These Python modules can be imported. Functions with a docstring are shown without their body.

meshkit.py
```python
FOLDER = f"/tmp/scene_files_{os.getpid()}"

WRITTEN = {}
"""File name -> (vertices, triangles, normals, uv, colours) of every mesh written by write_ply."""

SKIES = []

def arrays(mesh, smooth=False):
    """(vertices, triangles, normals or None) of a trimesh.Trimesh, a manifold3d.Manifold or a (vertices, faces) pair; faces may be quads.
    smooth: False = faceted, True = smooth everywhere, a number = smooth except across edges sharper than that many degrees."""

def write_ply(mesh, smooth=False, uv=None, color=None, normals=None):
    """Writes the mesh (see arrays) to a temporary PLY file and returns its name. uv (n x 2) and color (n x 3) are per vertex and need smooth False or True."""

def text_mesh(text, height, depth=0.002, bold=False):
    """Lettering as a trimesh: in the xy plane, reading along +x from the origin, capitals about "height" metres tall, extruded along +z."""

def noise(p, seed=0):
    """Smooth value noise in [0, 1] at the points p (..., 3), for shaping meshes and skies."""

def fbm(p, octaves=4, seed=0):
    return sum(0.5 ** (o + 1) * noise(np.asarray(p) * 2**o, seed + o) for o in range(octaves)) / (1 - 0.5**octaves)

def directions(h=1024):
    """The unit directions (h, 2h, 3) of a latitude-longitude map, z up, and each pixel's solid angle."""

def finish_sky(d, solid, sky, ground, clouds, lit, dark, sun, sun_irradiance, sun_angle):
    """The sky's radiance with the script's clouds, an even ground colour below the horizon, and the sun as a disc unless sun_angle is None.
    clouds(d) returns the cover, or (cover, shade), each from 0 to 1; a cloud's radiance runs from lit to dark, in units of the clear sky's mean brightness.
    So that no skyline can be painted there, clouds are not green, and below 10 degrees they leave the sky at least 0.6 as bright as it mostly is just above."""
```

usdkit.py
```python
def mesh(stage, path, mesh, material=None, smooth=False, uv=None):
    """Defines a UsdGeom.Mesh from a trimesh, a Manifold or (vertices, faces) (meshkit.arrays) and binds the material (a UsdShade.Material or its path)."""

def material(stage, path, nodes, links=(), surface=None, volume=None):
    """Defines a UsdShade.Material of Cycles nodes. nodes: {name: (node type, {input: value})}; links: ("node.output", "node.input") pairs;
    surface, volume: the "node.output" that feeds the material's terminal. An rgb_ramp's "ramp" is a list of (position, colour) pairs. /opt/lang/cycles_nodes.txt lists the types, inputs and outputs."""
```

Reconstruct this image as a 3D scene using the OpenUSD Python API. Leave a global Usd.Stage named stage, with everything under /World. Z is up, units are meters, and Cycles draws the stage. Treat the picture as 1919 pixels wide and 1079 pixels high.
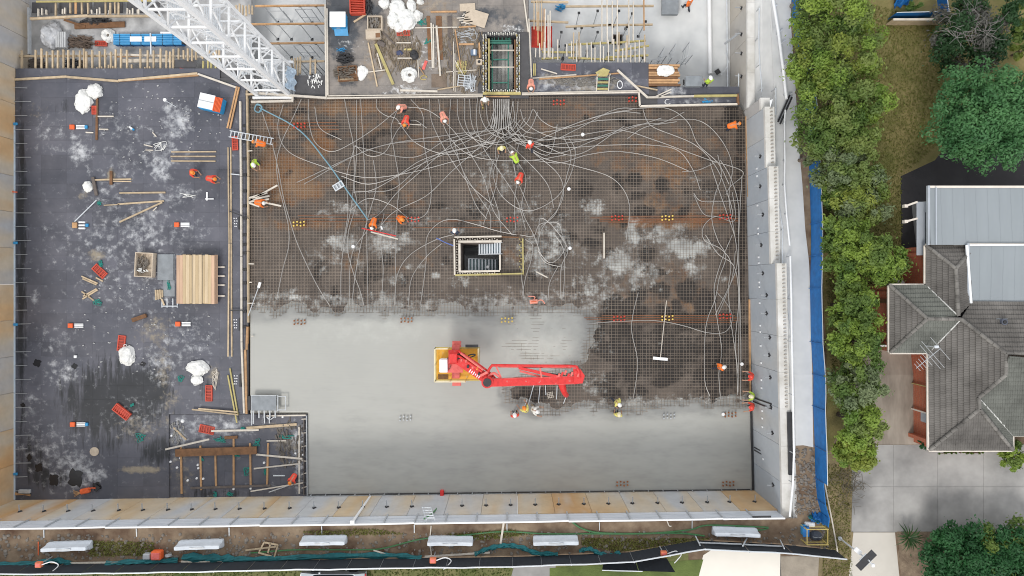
import math, random
import numpy as np
import trimesh, manifold3d
import shapely
from shapely.geometry import Polygon, LineString, Point, box as sbox
import usdkit, meshkit
from pxr import Usd, UsdGeom, UsdLux, UsdShade, Sdf, Gf, Vt

stage = Usd.Stage.CreateInMemory()
UsdGeom.SetStageUpAxis(stage, 'Z')
UsdGeom.Xform.Define(stage, '/World')
UsdGeom.Scope.Define(stage, '/World/Looks')
rng = np.random.default_rng(7)
R = random.Random(11)

# ------------------------------------------------------------------ camera, sky, sun
H = 55.0            # the drone hovers 55 m above the fresh slab
S = 24.0            # photo pixels per metre on the slab
cam = UsdGeom.Camera.Define(stage, '/World/camera')
cam.AddTranslateOp().Set(Gf.Vec3d(0, 0, H))
cam.CreateHorizontalApertureAttr(36.0)
cam.CreateVerticalApertureAttr(36.0 * 576 / 1024)
cam.CreateFocalLengthAttr(36.0 * H * S / 1919.0)
cam.CreateClippingRangeAttr(Gf.Vec2f(0.5, 3000))
cam.CreateExposureAttr(0.40)
SUN = np.array([-0.38, -0.75, 1.0]); SUN /= np.linalg.norm(SUN)
sun = UsdLux.DistantLight.Define(stage, '/World/sun')
sun.CreateIntensityAttr(0.34)
sun.CreateAngleAttr(15.0)
sun.CreateColorAttr(Gf.Vec3f(1.0, 0.96, 0.9))
sun.GetPrim().CreateAttribute('inputs:normalize', Sdf.ValueTypeNames.Bool).Set(True)
sun.AddTransformOp().Set(Gf.Matrix4d(Gf.Rotation(Gf.Vec3d(0, 0, 1), Gf.Vec3d(*SUN.tolist())), Gf.Vec3d(0, 0, 0)))
dome = UsdLux.DomeLight.Define(stage, '/World/sky')
sky_mat = usdkit.material(stage, '/World/Looks/overcast_sky', {
    'sky': ('sky_texture', {'sky_type': 'single_scattering', 'sun_disc': False, 'sun_elevation': float(math.asin(SUN[2])),
                            'sun_rotation': float(math.atan2(SUN[0], SUN[1])), 'aerosol_density': 2.0}),
    'tc': ('texture_coordinate', {}),
    'n': ('noise_texture', {'scale': 2.2, 'detail': 5.0, 'roughness': 0.55}),
    'r': ('rgb_ramp', {'ramp': [(0.25, (8.5, 8.7, 9.0)), (0.75, (11.5, 11.5, 11.4))]}),
    'm': ('mix_color', {'fac': 0.8}),
    'bg': ('background_shader', {'strength': 0.092})},
    [('tc.generated', 'n.vector'), ('n.fac', 'r.fac'), ('sky.color', 'm.a'), ('r.color', 'm.b'), ('m.result', 'bg.color')], surface='bg.background')
UsdShade.MaterialBindingAPI.Apply(dome.GetPrim()).Bind(sky_mat)
dome.GetPrim().SetCustomDataByKey('kind', 'structure')

# ------------------------------------------------------------------ helpers
G = 6.35            # street level above the slab
LOW = -4.0          # basement floor below
def P(px, py, z=0.0):
    k = (H - z) / H / S
    return np.array([(px - 959.5) * k, (539.5 - py) * k, z])
def P2(px, py, z=0.0):
    return P(px, py, z)[:2]
def mpp(z=0.0):
    return (H - z) / H / S
used = {}
def uniq(parent, name):
    k = f'{parent}/{name}'
    n = used.get(k, -1) + 1
    used[k] = n
    return k if n == 0 else f'{k}_{n:03d}'
def tag(prim, label=None, cat=None, group=None, kind=None):
    for k, v in (('label', label), ('category', cat), ('group', group), ('kind', kind)):
        if v:
            prim.SetCustomDataByKey(k, v)
    return prim
def thing(name, label, cat, loc=(0, 0, 0), rz=0.0, group=None):
    x = UsdGeom.Xform.Define(stage, uniq('/World', name))
    x.AddTranslateOp().Set(Gf.Vec3d(*[float(c) for c in loc]))
    if rz:
        x.AddRotateZOp().Set(float(math.degrees(rz)))
    tag(x.GetPrim(), label, cat, group)
    return str(x.GetPath())
def part(parent, name, mesh, m, smooth=False, label=None, kind=None):
    p = usdkit.mesh(stage, uniq(parent, name), mesh, m, smooth=smooth)
    tag(p.GetPrim(), label, None, None, kind)
    return str(p.GetPath())
def single(name, mesh, m, label, cat, group=None, smooth=False, kind=None):
    p = usdkit.mesh(stage, uniq('/World', name), mesh, m, smooth=smooth)
    tag(p.GetPrim(), label, cat, group, kind)
    return str(p.GetPath())
def struct(name, mesh, m, smooth=False):
    p = usdkit.mesh(stage, uniq('/World', name), mesh, m, smooth=smooth)
    p.GetPrim().SetCustomDataByKey('kind', 'structure')
    return str(p.GetPath())
def setmask(path, arr, name='mask'):
    UsdGeom.PrimvarsAPI(stage.GetPrimAtPath(path)).CreatePrimvar(name, Sdf.ValueTypeNames.Color3fArray, 'vertex').Set(Vt.Vec3fArray.FromNumpy(np.asarray(arr, np.float32)))
def cat_(ms):
    return trimesh.util.concatenate(ms)
def bx(x0, x1, y0, y1, z0, z1):
    m = trimesh.creation.box([x1 - x0, y1 - y0, z1 - z0])
    m.apply_translation([(x0 + x1) / 2, (y0 + y1) / 2, (z0 + z1) / 2])
    return m
def beam(p0, p1, w, h, up=(0, 0, 1)):
    p0, p1 = np.asarray(p0, float), np.asarray(p1, float)
    d = p1 - p0; L = np.linalg.norm(d); d = d / L
    up = np.asarray(up, float)
    if abs(np.dot(d, up)) > 0.98:
        up = np.array([0, 1.0, 0])
    s = np.cross(up, d); s /= np.linalg.norm(s); u = np.cross(d, s)
    v = []
    for t in (p0, p1):
        for a, b in ((-1, -1), (1, -1), (1, 1), (-1, 1)):
            v.append(t + s * a * w / 2 + u * b * h / 2)
    f = [[0, 3, 2, 1], [4, 5, 6, 7], [0, 1, 5, 4], [1, 2, 6, 5], [2, 3, 7, 6], [3, 0, 4, 7]]
    m = meshkit.arrays((np.array(v), np.array(f)))
    return trimesh.Trimesh(m[0], m[1], process=False)
def spline(pts, n=8):
    pts = np.asarray(pts, float)
    if len(pts) < 3:
        return pts
    ext = np.vstack([2 * pts[0] - pts[1], pts, 2 * pts[-1] - pts[-2]])
    out = []
    for i in range(1, len(ext) - 2):
        a, b, c, d = ext[i - 1:i + 3]
        for t in np.linspace(0, 1, n, endpoint=False):
            out.append(0.5 * (2 * b + (c - a) * t + (2 * a - 5 * b + 4 * c - d) * t * t + (3 * b - a - 3 * c + d) * t ** 3))
    out.append(pts[-1])
    return np.array(out)
def tube(pts, r, n=6, caps=True):
    pts = np.asarray(pts, float)
    t = np.gradient(pts, axis=0); t /= np.linalg.norm(t, axis=1, keepdims=True) + 1e-12
    ref = np.array([0, 0, 1.0]) if abs(t[0][2]) < 0.9 else np.array([1.0, 0, 0])
    rr = np.broadcast_to(np.asarray(r, float), (len(pts),))
    v = []
    s = np.cross(ref, t[0]); s /= np.linalg.norm(s)
    for i in range(len(pts)):
        s = s - t[i] * np.dot(s, t[i]); s /= np.linalg.norm(s) + 1e-12
        u = np.cross(t[i], s)
        for k in range(n):
            a = 2 * math.pi * k / n
            v.append(pts[i] + rr[i] * (s * math.cos(a) + u * math.sin(a)))
    f = []
    for i in range(len(pts) - 1):
        for k in range(n):
            a, b = i * n + k, i * n + (k + 1) % n
            f += [[a, b, b + n], [a, b + n, a + n]]
    if caps:
        v += [pts[0], pts[-1]]
        c0, c1 = len(v) - 2, len(v) - 1
        o = (len(pts) - 1) * n
        for k in range(n):
            f += [[c0, (k + 1) % n, k], [c1, o + k, o + (k + 1) % n]]
    return trimesh.Trimesh(np.array(v), np.array(f), process=False)
def extr(poly, z0, z1):
    ms = []
    for g in getattr(poly, 'geoms', [poly]):
        if g.area < 1e-6:
            continue
        m = trimesh.creation.extrude_polygon(g, z1 - z0, engine='earcut')
        m.apply_translation([0, 0, z0]); ms.append(m)
    return cat_(ms)
def flat(poly, z):
    vs, fs, n = [], [], 0
    for g in getattr(poly, 'geoms', [poly]):
        v, f = trimesh.creation.triangulate_polygon(g, engine='earcut')
        vs.append(np.column_stack([v, np.full(len(v), z)])); fs.append(np.asarray(f) + n); n += len(v)
    m = trimesh.Trimesh(np.vstack(vs), np.vstack(fs), process=False)
    if m.face_normals[:, 2].sum() < 0:
        m.invert()
    return m
def pxpoly(pts, z):
    return Polygon([P2(x, y, z) for x, y in pts])
def wobble(poly, amp, step=0.4, seed=0):
    r = poly.exterior; n = max(8, int(r.length / step)); out = []
    c = np.array(poly.centroid.coords[0])
    for i in range(n):
        p = np.array(r.interpolate(i / n, normalized=True).coords[0])
        d = p - c; d /= np.linalg.norm(d) + 1e-9
        out.append(p + d * amp * (meshkit.fbm(np.array([p[0] * 0.9, p[1] * 0.9, seed * 3.3]), 3, seed) - 0.5) * 2)
    q = Polygon(out)
    return q if q.is_valid else q.buffer(0)
def blob(rx, ry, rz, seed=0, amp=0.25, sub=3, freq=1.4, flat_bottom=None):
    m = trimesh.creation.icosphere(sub)
    v = m.vertices.copy()
    k = 1 + amp * 2 * (meshkit.fbm(v * freq + seed * 7.1, 3, seed) - 0.5)
    v = v * k[:, None] * [rx, ry, rz]
    if flat_bottom is not None:
        v[:, 2] = np.maximum(v[:, 2], flat_bottom)
    return trimesh.Trimesh(v, m.faces, process=False)
def rbox(l, w, h, c=0.02):
    """box with chamfered edges, base at z = 0"""
    c = min(c, l / 3, w / 3, h / 3)
    pts = []
    for sx in (-1, 1):
        for sy in (-1, 1):
            for sz in (0, 1):
                X, Y, Z = sx * l / 2, sy * w / 2, sz * h
                dz = c if sz == 0 else -c
                pts += [[X - sx * c, Y - sy * c, Z], [X - sx * c, Y, Z + dz], [X, Y - sy * c, Z + dz]]
    return trimesh.convex.convex_hull(np.array(pts))
def cyl(r, z0, z1, n=12, r2=None, at=(0, 0)):
    a = np.linspace(0, 2 * math.pi, n, endpoint=False)
    r2 = r if r2 is None else r2
    v = np.vstack([np.column_stack([r * np.cos(a), r * np.sin(a), np.full(n, z0)]), np.column_stack([r2 * np.cos(a), r2 * np.sin(a), np.full(n, z1)])])
    m = trimesh.convex.convex_hull(v)
    m.apply_translation([at[0], at[1], 0])
    return m
def moved(m, t=(0, 0, 0), rz=0.0, rx=0.0, ry=0.0):
    m = m.copy()
    if rx: m.apply_transform(trimesh.transformations.rotation_matrix(rx, [1, 0, 0]))
    if ry: m.apply_transform(trimesh.transformations.rotation_matrix(ry, [0, 1, 0]))
    if rz: m.apply_transform(trimesh.transformations.rotation_matrix(rz, [0, 0, 1]))
    m.apply_translation(t)
    return m
def grid(x0, x1, y0, y1, nx, ny, z=0.0):
    xs, ys = np.linspace(x0, x1, nx + 1), np.linspace(y0, y1, ny + 1)
    X, Y = np.meshgrid(xs, ys, indexing='ij')
    v = np.column_stack([X.ravel(), Y.ravel(), np.full(X.size, z)])
    i, j = np.meshgrid(np.arange(nx), np.arange(ny), indexing='ij')
    a = (i * (ny + 1) + j).ravel()
    b = a + ny + 1
    f = np.vstack([np.column_stack([a, b, b + 1]), np.column_stack([a, b + 1, a + 1])])
    return v, f

def compact(v, f, want=False):
    used_, inv = np.unique(f.ravel(), return_inverse=True)
    f = inv.reshape(f.shape)
    return (v[used_], f, used_) if want else (v[used_], f)

# ------------------------------------------------------------------ materials
def mul(c, k):
    return tuple(float(min(1, x * k)) for x in c)
def M(name, c, rough=0.65, var=0.15, scale=2.0, metal=0.0, bump=0.0, bscale=None, rnd=0.0, stretch=None, c2=None, island=0.0, spec=0.5, detail=5.0):
    """principled surface: a base colour broken up by noise in world space, by instance and by island"""
    nodes = {'g': ('geometry', {}), 'n': ('noise_texture', {'scale': scale, 'detail': detail, 'roughness': 0.6}),
             'r': ('rgb_ramp', {'ramp': [(0.28, mul(c, 1 - var)), (0.72, c2 or mul(c, 1 + var))]}),
             'p': ('principled_bsdf', {'roughness': rough, 'metallic': metal, 'specular_ior_level': spec})}
    links = [('n.fac', 'r.fac')]
    if stretch:
        nodes['mp'] = ('mapping', {'scale': stretch})
        links += [('g.position', 'mp.vector'), ('mp.vector', 'n.vector')]
    else:
        links += [('g.position', 'n.vector')]
    last = 'r.color'
    for key, src, k in (('o', 'oi.random', rnd), ('i', 'g.random_per_island', island)):
        if k:
            if key == 'o':
                nodes['oi'] = ('object_info', {})
            nodes[key + 'm'] = ('map_range', {'from_min': 0.0, 'from_max': 1.0, 'to_min': 1 - k, 'to_max': 1 + k})
            nodes[key + 'h'] = ('hsv', {'hue': 0.5, 'saturation': 1.0, 'fac': 1.0})
            links += [(src, key + 'm.value'), (key + 'm.result', key + 'h.value'), (last, key + 'h.color')]
            last = key + 'h.color'
    links.append((last, 'p.base_color'))
    if bump:
        nodes['bn'] = ('noise_texture', {'scale': bscale or scale * 4, 'detail': 4.0})
        nodes['b'] = ('bump', {'strength': bump, 'distance': 0.05})
        links += [('g.position', 'bn.vector'), ('bn.fac', 'b.height'), ('b.normal', 'p.normal')]
    return usdkit.material(stage, '/World/Looks/' + name, nodes, links, surface='p.BSDF')
def leafmat(name, c, c2, c3=None, transl=0.35):
    nodes = {'g': ('geometry', {}), 'n': ('noise_texture', {'scale': 0.55, 'detail': 3.0}),
             'mr': ('math', {'math_type': 'multiply_add', 'value2': 0.55, 'value3': -0.12}),
             'ad': ('math', {'math_type': 'add'}), 'sc': ('math', {'math_type': 'multiply', 'value2': 0.8}),
             'r': ('rgb_ramp', {'ramp': [(0.15, c), (0.55, c2), (0.95, c3 or mul(c2, 1.35))]}),
             'p': ('principled_bsdf', {'roughness': 0.5, 'specular_ior_level': 0.35}), 't': ('translucent_bsdf', {}),
             'm': ('mix_closure', {'fac': transl})}
    links = [('g.position', 'n.vector'), ('g.random_per_island', 'mr.value1'), ('mr.value', 'ad.value1'), ('n.fac', 'ad.value2'), ('ad.value', 'sc.value1'),
             ('sc.value', 'r.fac'), ('r.color', 'p.base_color'), ('r.color', 't.color'), ('p.BSDF', 'm.closure1'), ('t.BSDF', 'm.closure2')]
    return usdkit.material(stage, '/World/Looks/' + name, nodes, links, surface='m.closure')
def splat(name, a, b, c):
    """paint with worn places and concrete spatter"""
    return usdkit.material(stage, '/World/Looks/' + name, {'g': ('geometry', {}), 'n': ('noise_texture', {'scale': 3.2, 'detail': 8.0, 'roughness': 0.72}), 'r': ('rgb_ramp', {'ramp': [(0.28, a), (0.52, b), (0.615, b), (0.66, c)]}), 'p': ('principled_bsdf', {'roughness': 0.5})},
                           [('g.position', 'n.vector'), ('n.fac', 'r.fac'), ('r.color', 'p.base_color')], surface='p.BSDF')
TIMBER = M('pale_timber', (0.46, 0.36, 0.24), 0.75, 0.22, 3.0, rnd=0.16)
TIMBER2 = M('orange_timber', (0.44, 0.26, 0.13), 0.75, 0.25, 3.0, rnd=0.15)
TIMBERW = M('bleached_timber', (0.58, 0.53, 0.46), 0.8, 0.15, 3.0, rnd=0.08)
TIMBERY = M('yellow_timber', (0.42, 0.36, 0.15), 0.75, 0.2, 3.0, rnd=0.1)
BROWN = M('brown_timber', (0.17, 0.085, 0.04), 0.8, 0.3, 3.0, rnd=0.12)
DARKWOOD = M('dark_weathered_timber', (0.12, 0.10, 0.09), 0.8, 0.25, 3.0)
WHITE = M('white_paint', (0.80, 0.81, 0.82), 0.4, 0.05, 1.0)
WHITEBAG = M('white_woven_bag', (0.74, 0.74, 0.72), 0.85, 0.14, 3.0, bump=0.8, bscale=5)
PLASTICW = M('white_barrier_plastic', (0.52, 0.56, 0.61), 0.5, 0.1, 2.0)
GREYBAG = M('grey_plastic_wrap', (0.42, 0.43, 0.45), 0.35, 0.3, 2.5, bump=0.6, bscale=6)
STEEL = M('galvanised_steel', (0.42, 0.44, 0.46), 0.45, 0.15, 4.0, metal=0.3)
ALU = M('aluminium', (0.60, 0.63, 0.66), 0.35, 0.08, 4.0, metal=0.3)
BLACKM = M('black_steel', (0.025, 0.025, 0.028), 0.5, 0.3, 3.0)
RED = splat('boom_red_paint', (0.44, 0.014, 0.014), (0.64, 0.028, 0.026), (0.46, 0.24, 0.22))
REDFADE = splat('faded_red_paint', (0.52, 0.07, 0.065), (0.68, 0.14, 0.12), (0.50, 0.34, 0.31))
CRATE = M('red_mesh_plastic', (0.50, 0.065, 0.035), 0.55, 0.2, 4.0, rnd=0.12)
CRATEIN = M('dull_red_panel', (0.28, 0.04, 0.025), 0.6, 0.25, 6.0)
ORANGE = M('orange_plastic', (0.72, 0.12, 0.03), 0.55, 0.15, 5.0)
YELLOWP = splat('yellow_deck_paint', (0.60, 0.29, 0.015), (0.74, 0.38, 0.03), (0.42, 0.38, 0.30))
YELLOWS = M('yellow_steel', (0.46, 0.36, 0.11), 0.5, 0.2, 3.0)
BLUE = M('blue_plastic', (0.03, 0.26, 0.52), 0.45, 0.15, 3.0)
BLUEM = M('blue_mesh_cloth', (0.006, 0.115, 0.34), 0.7, 0.22, 2.5, bump=0.25, bscale=8)
TEAL = M('teal_rope', (0.02, 0.24, 0.20), 0.7, 0.2, 4.0)
TEALM = M('teal_mesh_cloth', (0.01, 0.12, 0.135), 0.75, 0.3, 3.0, bump=0.5, bscale=8)
GREENST = M('green_frame_steel', (0.035, 0.16, 0.12), 0.5, 0.2, 4.0)
GREENH = M('green_hose', (0.04, 0.14, 0.05), 0.45, 0.15, 3.0)
HOSEB = M('pale_blue_hose', (0.15, 0.29, 0.36), 0.5, 0.1, 3.0)
BLACKR = M('black_rubber', (0.018, 0.018, 0.02), 0.6, 0.2, 4.0)
DUCT = M('tendon_duct_steel', (0.40, 0.385, 0.365), 0.45, 0.22, 1.5, metal=0.35)
REBAR = M('rusty_rebar', (0.17, 0.130, 0.10), 0.75, 0.3, 0.35, c2=(0.31, 0.255, 0.205), rnd=0.25)
REBARO = M('orange_rusted_rebar', (0.26, 0.10, 0.04), 0.8, 0.3, 1.0, rnd=0.2)
CAPR = M('red_bar_caps', (0.5, 0.05, 0.03), 0.5, 0.1)
CAPY = M('yellow_bar_caps', (0.75, 0.55, 0.12), 0.5, 0.1)
SHADEC = M('black_shade_cloth', (0.012, 0.016, 0.022), 0.8, 0.3, 2.0, stretch=(3, 1, 1))
CARDB = M('cardboard', (0.50, 0.42, 0.33), 0.85, 0.12, 3.0)
PLYG = M('grey_plywood', (0.22, 0.24, 0.26), 0.6, 0.2, 2.0)
PLYD = M('dark_plywood', (0.070, 0.068, 0.072), 0.5, 0.2, 1.5)
PLYDAMP = M('brown_plywood', (0.16, 0.12, 0.09), 0.7, 0.3, 1.5)
RUBBLE = M('rubble', (0.26, 0.23, 0.20), 0.9, 0.35, 4.0, island=0.35)
GLASSD = M('dark_glass', (0.02, 0.025, 0.03), 0.08, 0.1)
CARP = M('silver_car_paint', (0.42, 0.45, 0.48), 0.25, 0.04, metal=0.4)
TYRE = M('tyre_rubber', (0.02, 0.02, 0.02), 0.8, 0.2)
SKIN = M('skin', (0.40, 0.23, 0.15), 0.55, 0.08)
VESTS = {'orange': M('orange_hi_vis', (0.80, 0.17, 0.02), 0.7, 0.12, 5.0), 'red': M('red_hi_vis', (0.72, 0.07, 0.04), 0.7, 0.12, 5.0),
         'lime': M('lime_hi_vis', (0.42, 0.62, 0.06), 0.7, 0.12, 5.0), 'yellow': M('yellow_hi_vis', (0.68, 0.62, 0.18), 0.7, 0.12, 5.0),
         'navy': M('navy_shirt', (0.03, 0.04, 0.07), 0.7, 0.12, 5.0), 'pink': M('faded_pink_hi_vis', (0.75, 0.30, 0.22), 0.7, 0.12, 5.0),
         'white': M('white_shirt', (0.7, 0.7, 0.66), 0.7, 0.1, 5.0)}
TROUS = {'navy': M('navy_trousers', (0.03, 0.035, 0.055), 0.8, 0.15, 5.0), 'grey': M('grey_trousers', (0.22, 0.22, 0.22), 0.8, 0.15, 5.0), 'tan': M('tan_trousers', (0.3, 0.24, 0.16), 0.8, 0.15, 5.0)}
HELM = {'white': M('white_helmet', (0.8, 0.8, 0.78), 0.35, 0.03), 'orange': M('orange_helmet', (0.8, 0.25, 0.03), 0.35, 0.03), 'cream': M('cream_helmet', (0.72, 0.66, 0.45), 0.35, 0.03),
        'red': M('red_helmet', (0.7, 0.06, 0.04), 0.35, 0.03)}
# ------------------------------------------------------------------ land: it falls away to the north
def Gz(y):
    return G - np.clip((np.asarray(y, float) + 6.0) / 26.0, 0, 1) * 5.0
def PG(px, py, dz=0.0):
    z = G
    for _ in range(12):
        z = float(Gz(P(px, py, z)[1])) + dz
    return P(px, py, z)
def PG2(px, py):
    return PG(px, py)[:2]
def gpoly(pts):
    return Polygon([PG2(x, y) for x, y in pts])
BANDS = [(-400, -6.0), (-6.0, 20.0), (20.0, 400)]
def sheet(poly, k):
    """lies on the land, k layers of 4 mm above it"""
    ms = []
    for a, b in BANDS:
        q = poly.intersection(sbox(-500, a, 500, b))
        for g in getattr(q, 'geoms', [q]):
            if g.geom_type == 'Polygon' and g.area > 1e-4:
                m = flat(g, 0.0); m.vertices[:, 2] = Gz(m.vertices[:, 1]) + 0.004 * k
                ms.append(m)
    return cat_(ms)
def xwall(y):            # face of the right hand wall
    return np.interp(y, [-16.2, 14.2], [18.92, 18.25])
def ywall(x):            # face of the bottom wall
    return np.interp(x, [-38.9, -16.0, 19.0], [-16.56, -16.28, -15.78])
XL = -38.82              # face of the left wall
NORTH = 34.0

PITFLOOR = M('pale_basement_concrete', (0.58, 0.60, 0.61), 0.8, 0.10, 0.5, c2=(0.68, 0.69, 0.69))
SOIL = M('soil', (0.125, 0.066, 0.038), 0.95, 0.4, 0.7, c2=(0.27, 0.205, 0.14), bump=0.5, bscale=4)
LAWN = M('dry_lawn', (0.15, 0.16, 0.04), 0.95, 0.3, 0.5, c2=(0.25, 0.20, 0.085), bump=0.6, bscale=14)
GREENGR = M('green_verge', (0.10, 0.14, 0.03), 0.95, 0.3, 0.9, c2=(0.22, 0.20, 0.09), bump=0.6, bscale=14)
PALEC = M('pale_site_concrete', (0.56, 0.57, 0.57), 0.85, 0.12, 0.45, c2=(0.66, 0.66, 0.65), bump=0.15)
ASPH = M('dark_asphalt', (0.035, 0.033, 0.036), 0.9, 0.25, 0.6, bump=0.2, bscale=12)
DRIVEB = M('stained_driveway', (0.16, 0.13, 0.105), 0.85, 0.2, 0.35, c2=(0.42, 0.37, 0.31), stretch=(1.8, 0.5, 1), bump=0.1)
DRIVEC = M('grey_driveway', (0.20, 0.195, 0.19), 0.85, 0.22, 0.30, c2=(0.40, 0.39, 0.375), rnd=0.03, bump=0.1)
DRIVEL = M('cream_driveway', (0.50, 0.47, 0.42), 0.85, 0.08, 0.4)
DRIVEW = M('bleached_driveway', (0.74, 0.70, 0.63), 0.85, 0.05, 0.4)

def maskmat(name, base, base2, bscale, layers, rough=0.6, rnd=0.0, bump=0.15, bstretch=None, island=0.0, trowel=None):
    """base colour noise; over it one layer per channel of the vertex attribute 'mask', its edge broken up by noise"""
    nodes = {'g': ('geometry', {}), 'n0': ('noise_texture', {'scale': bscale, 'detail': 6.0, 'roughness': 0.65}),
             'r0': ('rgb_ramp', {'ramp': [(0.3, base), (0.7, base2)]}), 'at': ('attribute', {'attribute': 'mask'}), 'sp': ('separate_color', {}),
             'p': ('principled_bsdf', {'roughness': rough}), 'bn': ('noise_texture', {'scale': 5.0, 'detail': 4.0}), 'b': ('bump', {'strength': bump, 'distance': 0.03})}
    links = [('n0.fac', 'r0.fac'), ('at.color', 'sp.color'), ('bn.fac', 'b.height'), ('b.normal', 'p.normal')]
    if trowel:
        nodes['tm'] = ('mapping', {'scale': trowel}); links += [('g.position', 'tm.vector'), ('tm.vector', 'bn.vector')]
    else:
        links.append(('g.position', 'bn.vector'))
    if bstretch:
        nodes['bm'] = ('mapping', {'scale': bstretch}); links += [('g.position', 'bm.vector'), ('bm.vector', 'n0.vector')]
    else:
        links.append(('g.position', 'n0.vector'))
    last = 'r0.color'
    if rnd:
        nodes |= {'oi': ('object_info', {}), 'om': ('map_range', {'to_min': 1 - rnd, 'to_max': 1 + rnd}), 'oh': ('hsv', {'fac': 1.0})}
        links += [('oi.random', 'om.value'), ('om.result', 'oh.value'), (last, 'oh.color')]; last = 'oh.color'
    for i, (ch, c1, c2, sc, amp, hard, st) in enumerate(layers):
        k = f'l{i}'
        nodes |= {k + 'n': ('noise_texture', {'scale': sc, 'detail': 7.0, 'roughness': 0.68}), k + 'a': ('math', {'math_type': 'multiply_add', 'value2': amp, 'value3': -0.5 * amp}),
                  k + 's': ('math', {'math_type': 'add'}), k + 'w': ('map_range', {'range_type': 'smoothstep', 'from_min': 0.5 - hard, 'from_max': 0.5 + hard}),
                  k + 'c': ('noise_texture', {'scale': sc * 0.6, 'detail': 4.0}), k + 'r': ('rgb_ramp', {'ramp': [(0.3, c1), (0.7, c2)]}), k + 'm': ('mix_color', {})}
        if st:
            nodes[k + 'st'] = ('mapping', {'scale': st}); links += [('g.position', k + 'st.vector'), (k + 'st.vector', k + 'n.vector')]
        else:
            links.append(('g.position', k + 'n.vector'))
        links += [(k + 'n.fac', k + 'a.value1'), (k + 'a.value', k + 's.value1'), ('sp.' + ch, k + 's.value2'), (k + 's.value', k + 'w.value'),
                  ('g.position', k + 'c.vector'), (k + 'c.fac', k + 'r.fac'), (k + 'w.result', k + 'm.fac'), (last, k + 'm.a'), (k + 'r.color', k + 'm.b')]
        last = k + 'm.result'
    links.append((last, 'p.base_color'))
    return usdkit.material(stage, '/World/Looks/' + name, nodes, links, surface='p.BSDF')
DECK = maskmat('film_faced_plywood', (0.052, 0.056, 0.074), (0.108, 0.108, 0.130), 0.3,
               [('b', (0.012, 0.014, 0.018), (0.022, 0.024, 0.03), 1.6, 1.5, 0.16, (1.6, 0.2, 1)),
                ('g', (0.20, 0.17, 0.13), (0.30, 0.26, 0.20), 2.2, 1.3, 0.22, None),
                ('r', (0.27, 0.285, 0.31), (0.62, 0.63, 0.65), 1.8, 2.1, 0.36, None)], rough=0.5, rnd=0.13)
POURBED = maskmat('dirty_formwork_floor', (0.050, 0.040, 0.034), (0.150, 0.120, 0.098), 0.45,
                  [('g', (0.19, 0.08, 0.025), (0.24, 0.15, 0.085), 1.4, 1.2, 0.2, None),
                   ('b', (0.016, 0.012, 0.010), (0.032, 0.024, 0.019), 1.5, 1.5, 0.2, None),
                   ('r', (0.24, 0.24, 0.23), (0.56, 0.57, 0.55), 1.7, 1.9, 0.24, None)], rough=0.55)
MIDDECK = maskmat('littered_deck_board', (0.15, 0.138, 0.130), (0.27, 0.24, 0.215), 0.9,
                  [('b', (0.045, 0.05, 0.058), (0.085, 0.09, 0.10), 1.6, 1.0, 0.15, None),
                   ('g', (0.20, 0.15, 0.11), (0.34, 0.29, 0.23), 2.4, 1.6, 0.2, None),
                   ('r', (0.45, 0.45, 0.45), (0.65, 0.65, 0.65), 3.0, 1.7, 0.15, None)], rough=0.65, rnd=0.08)

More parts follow.
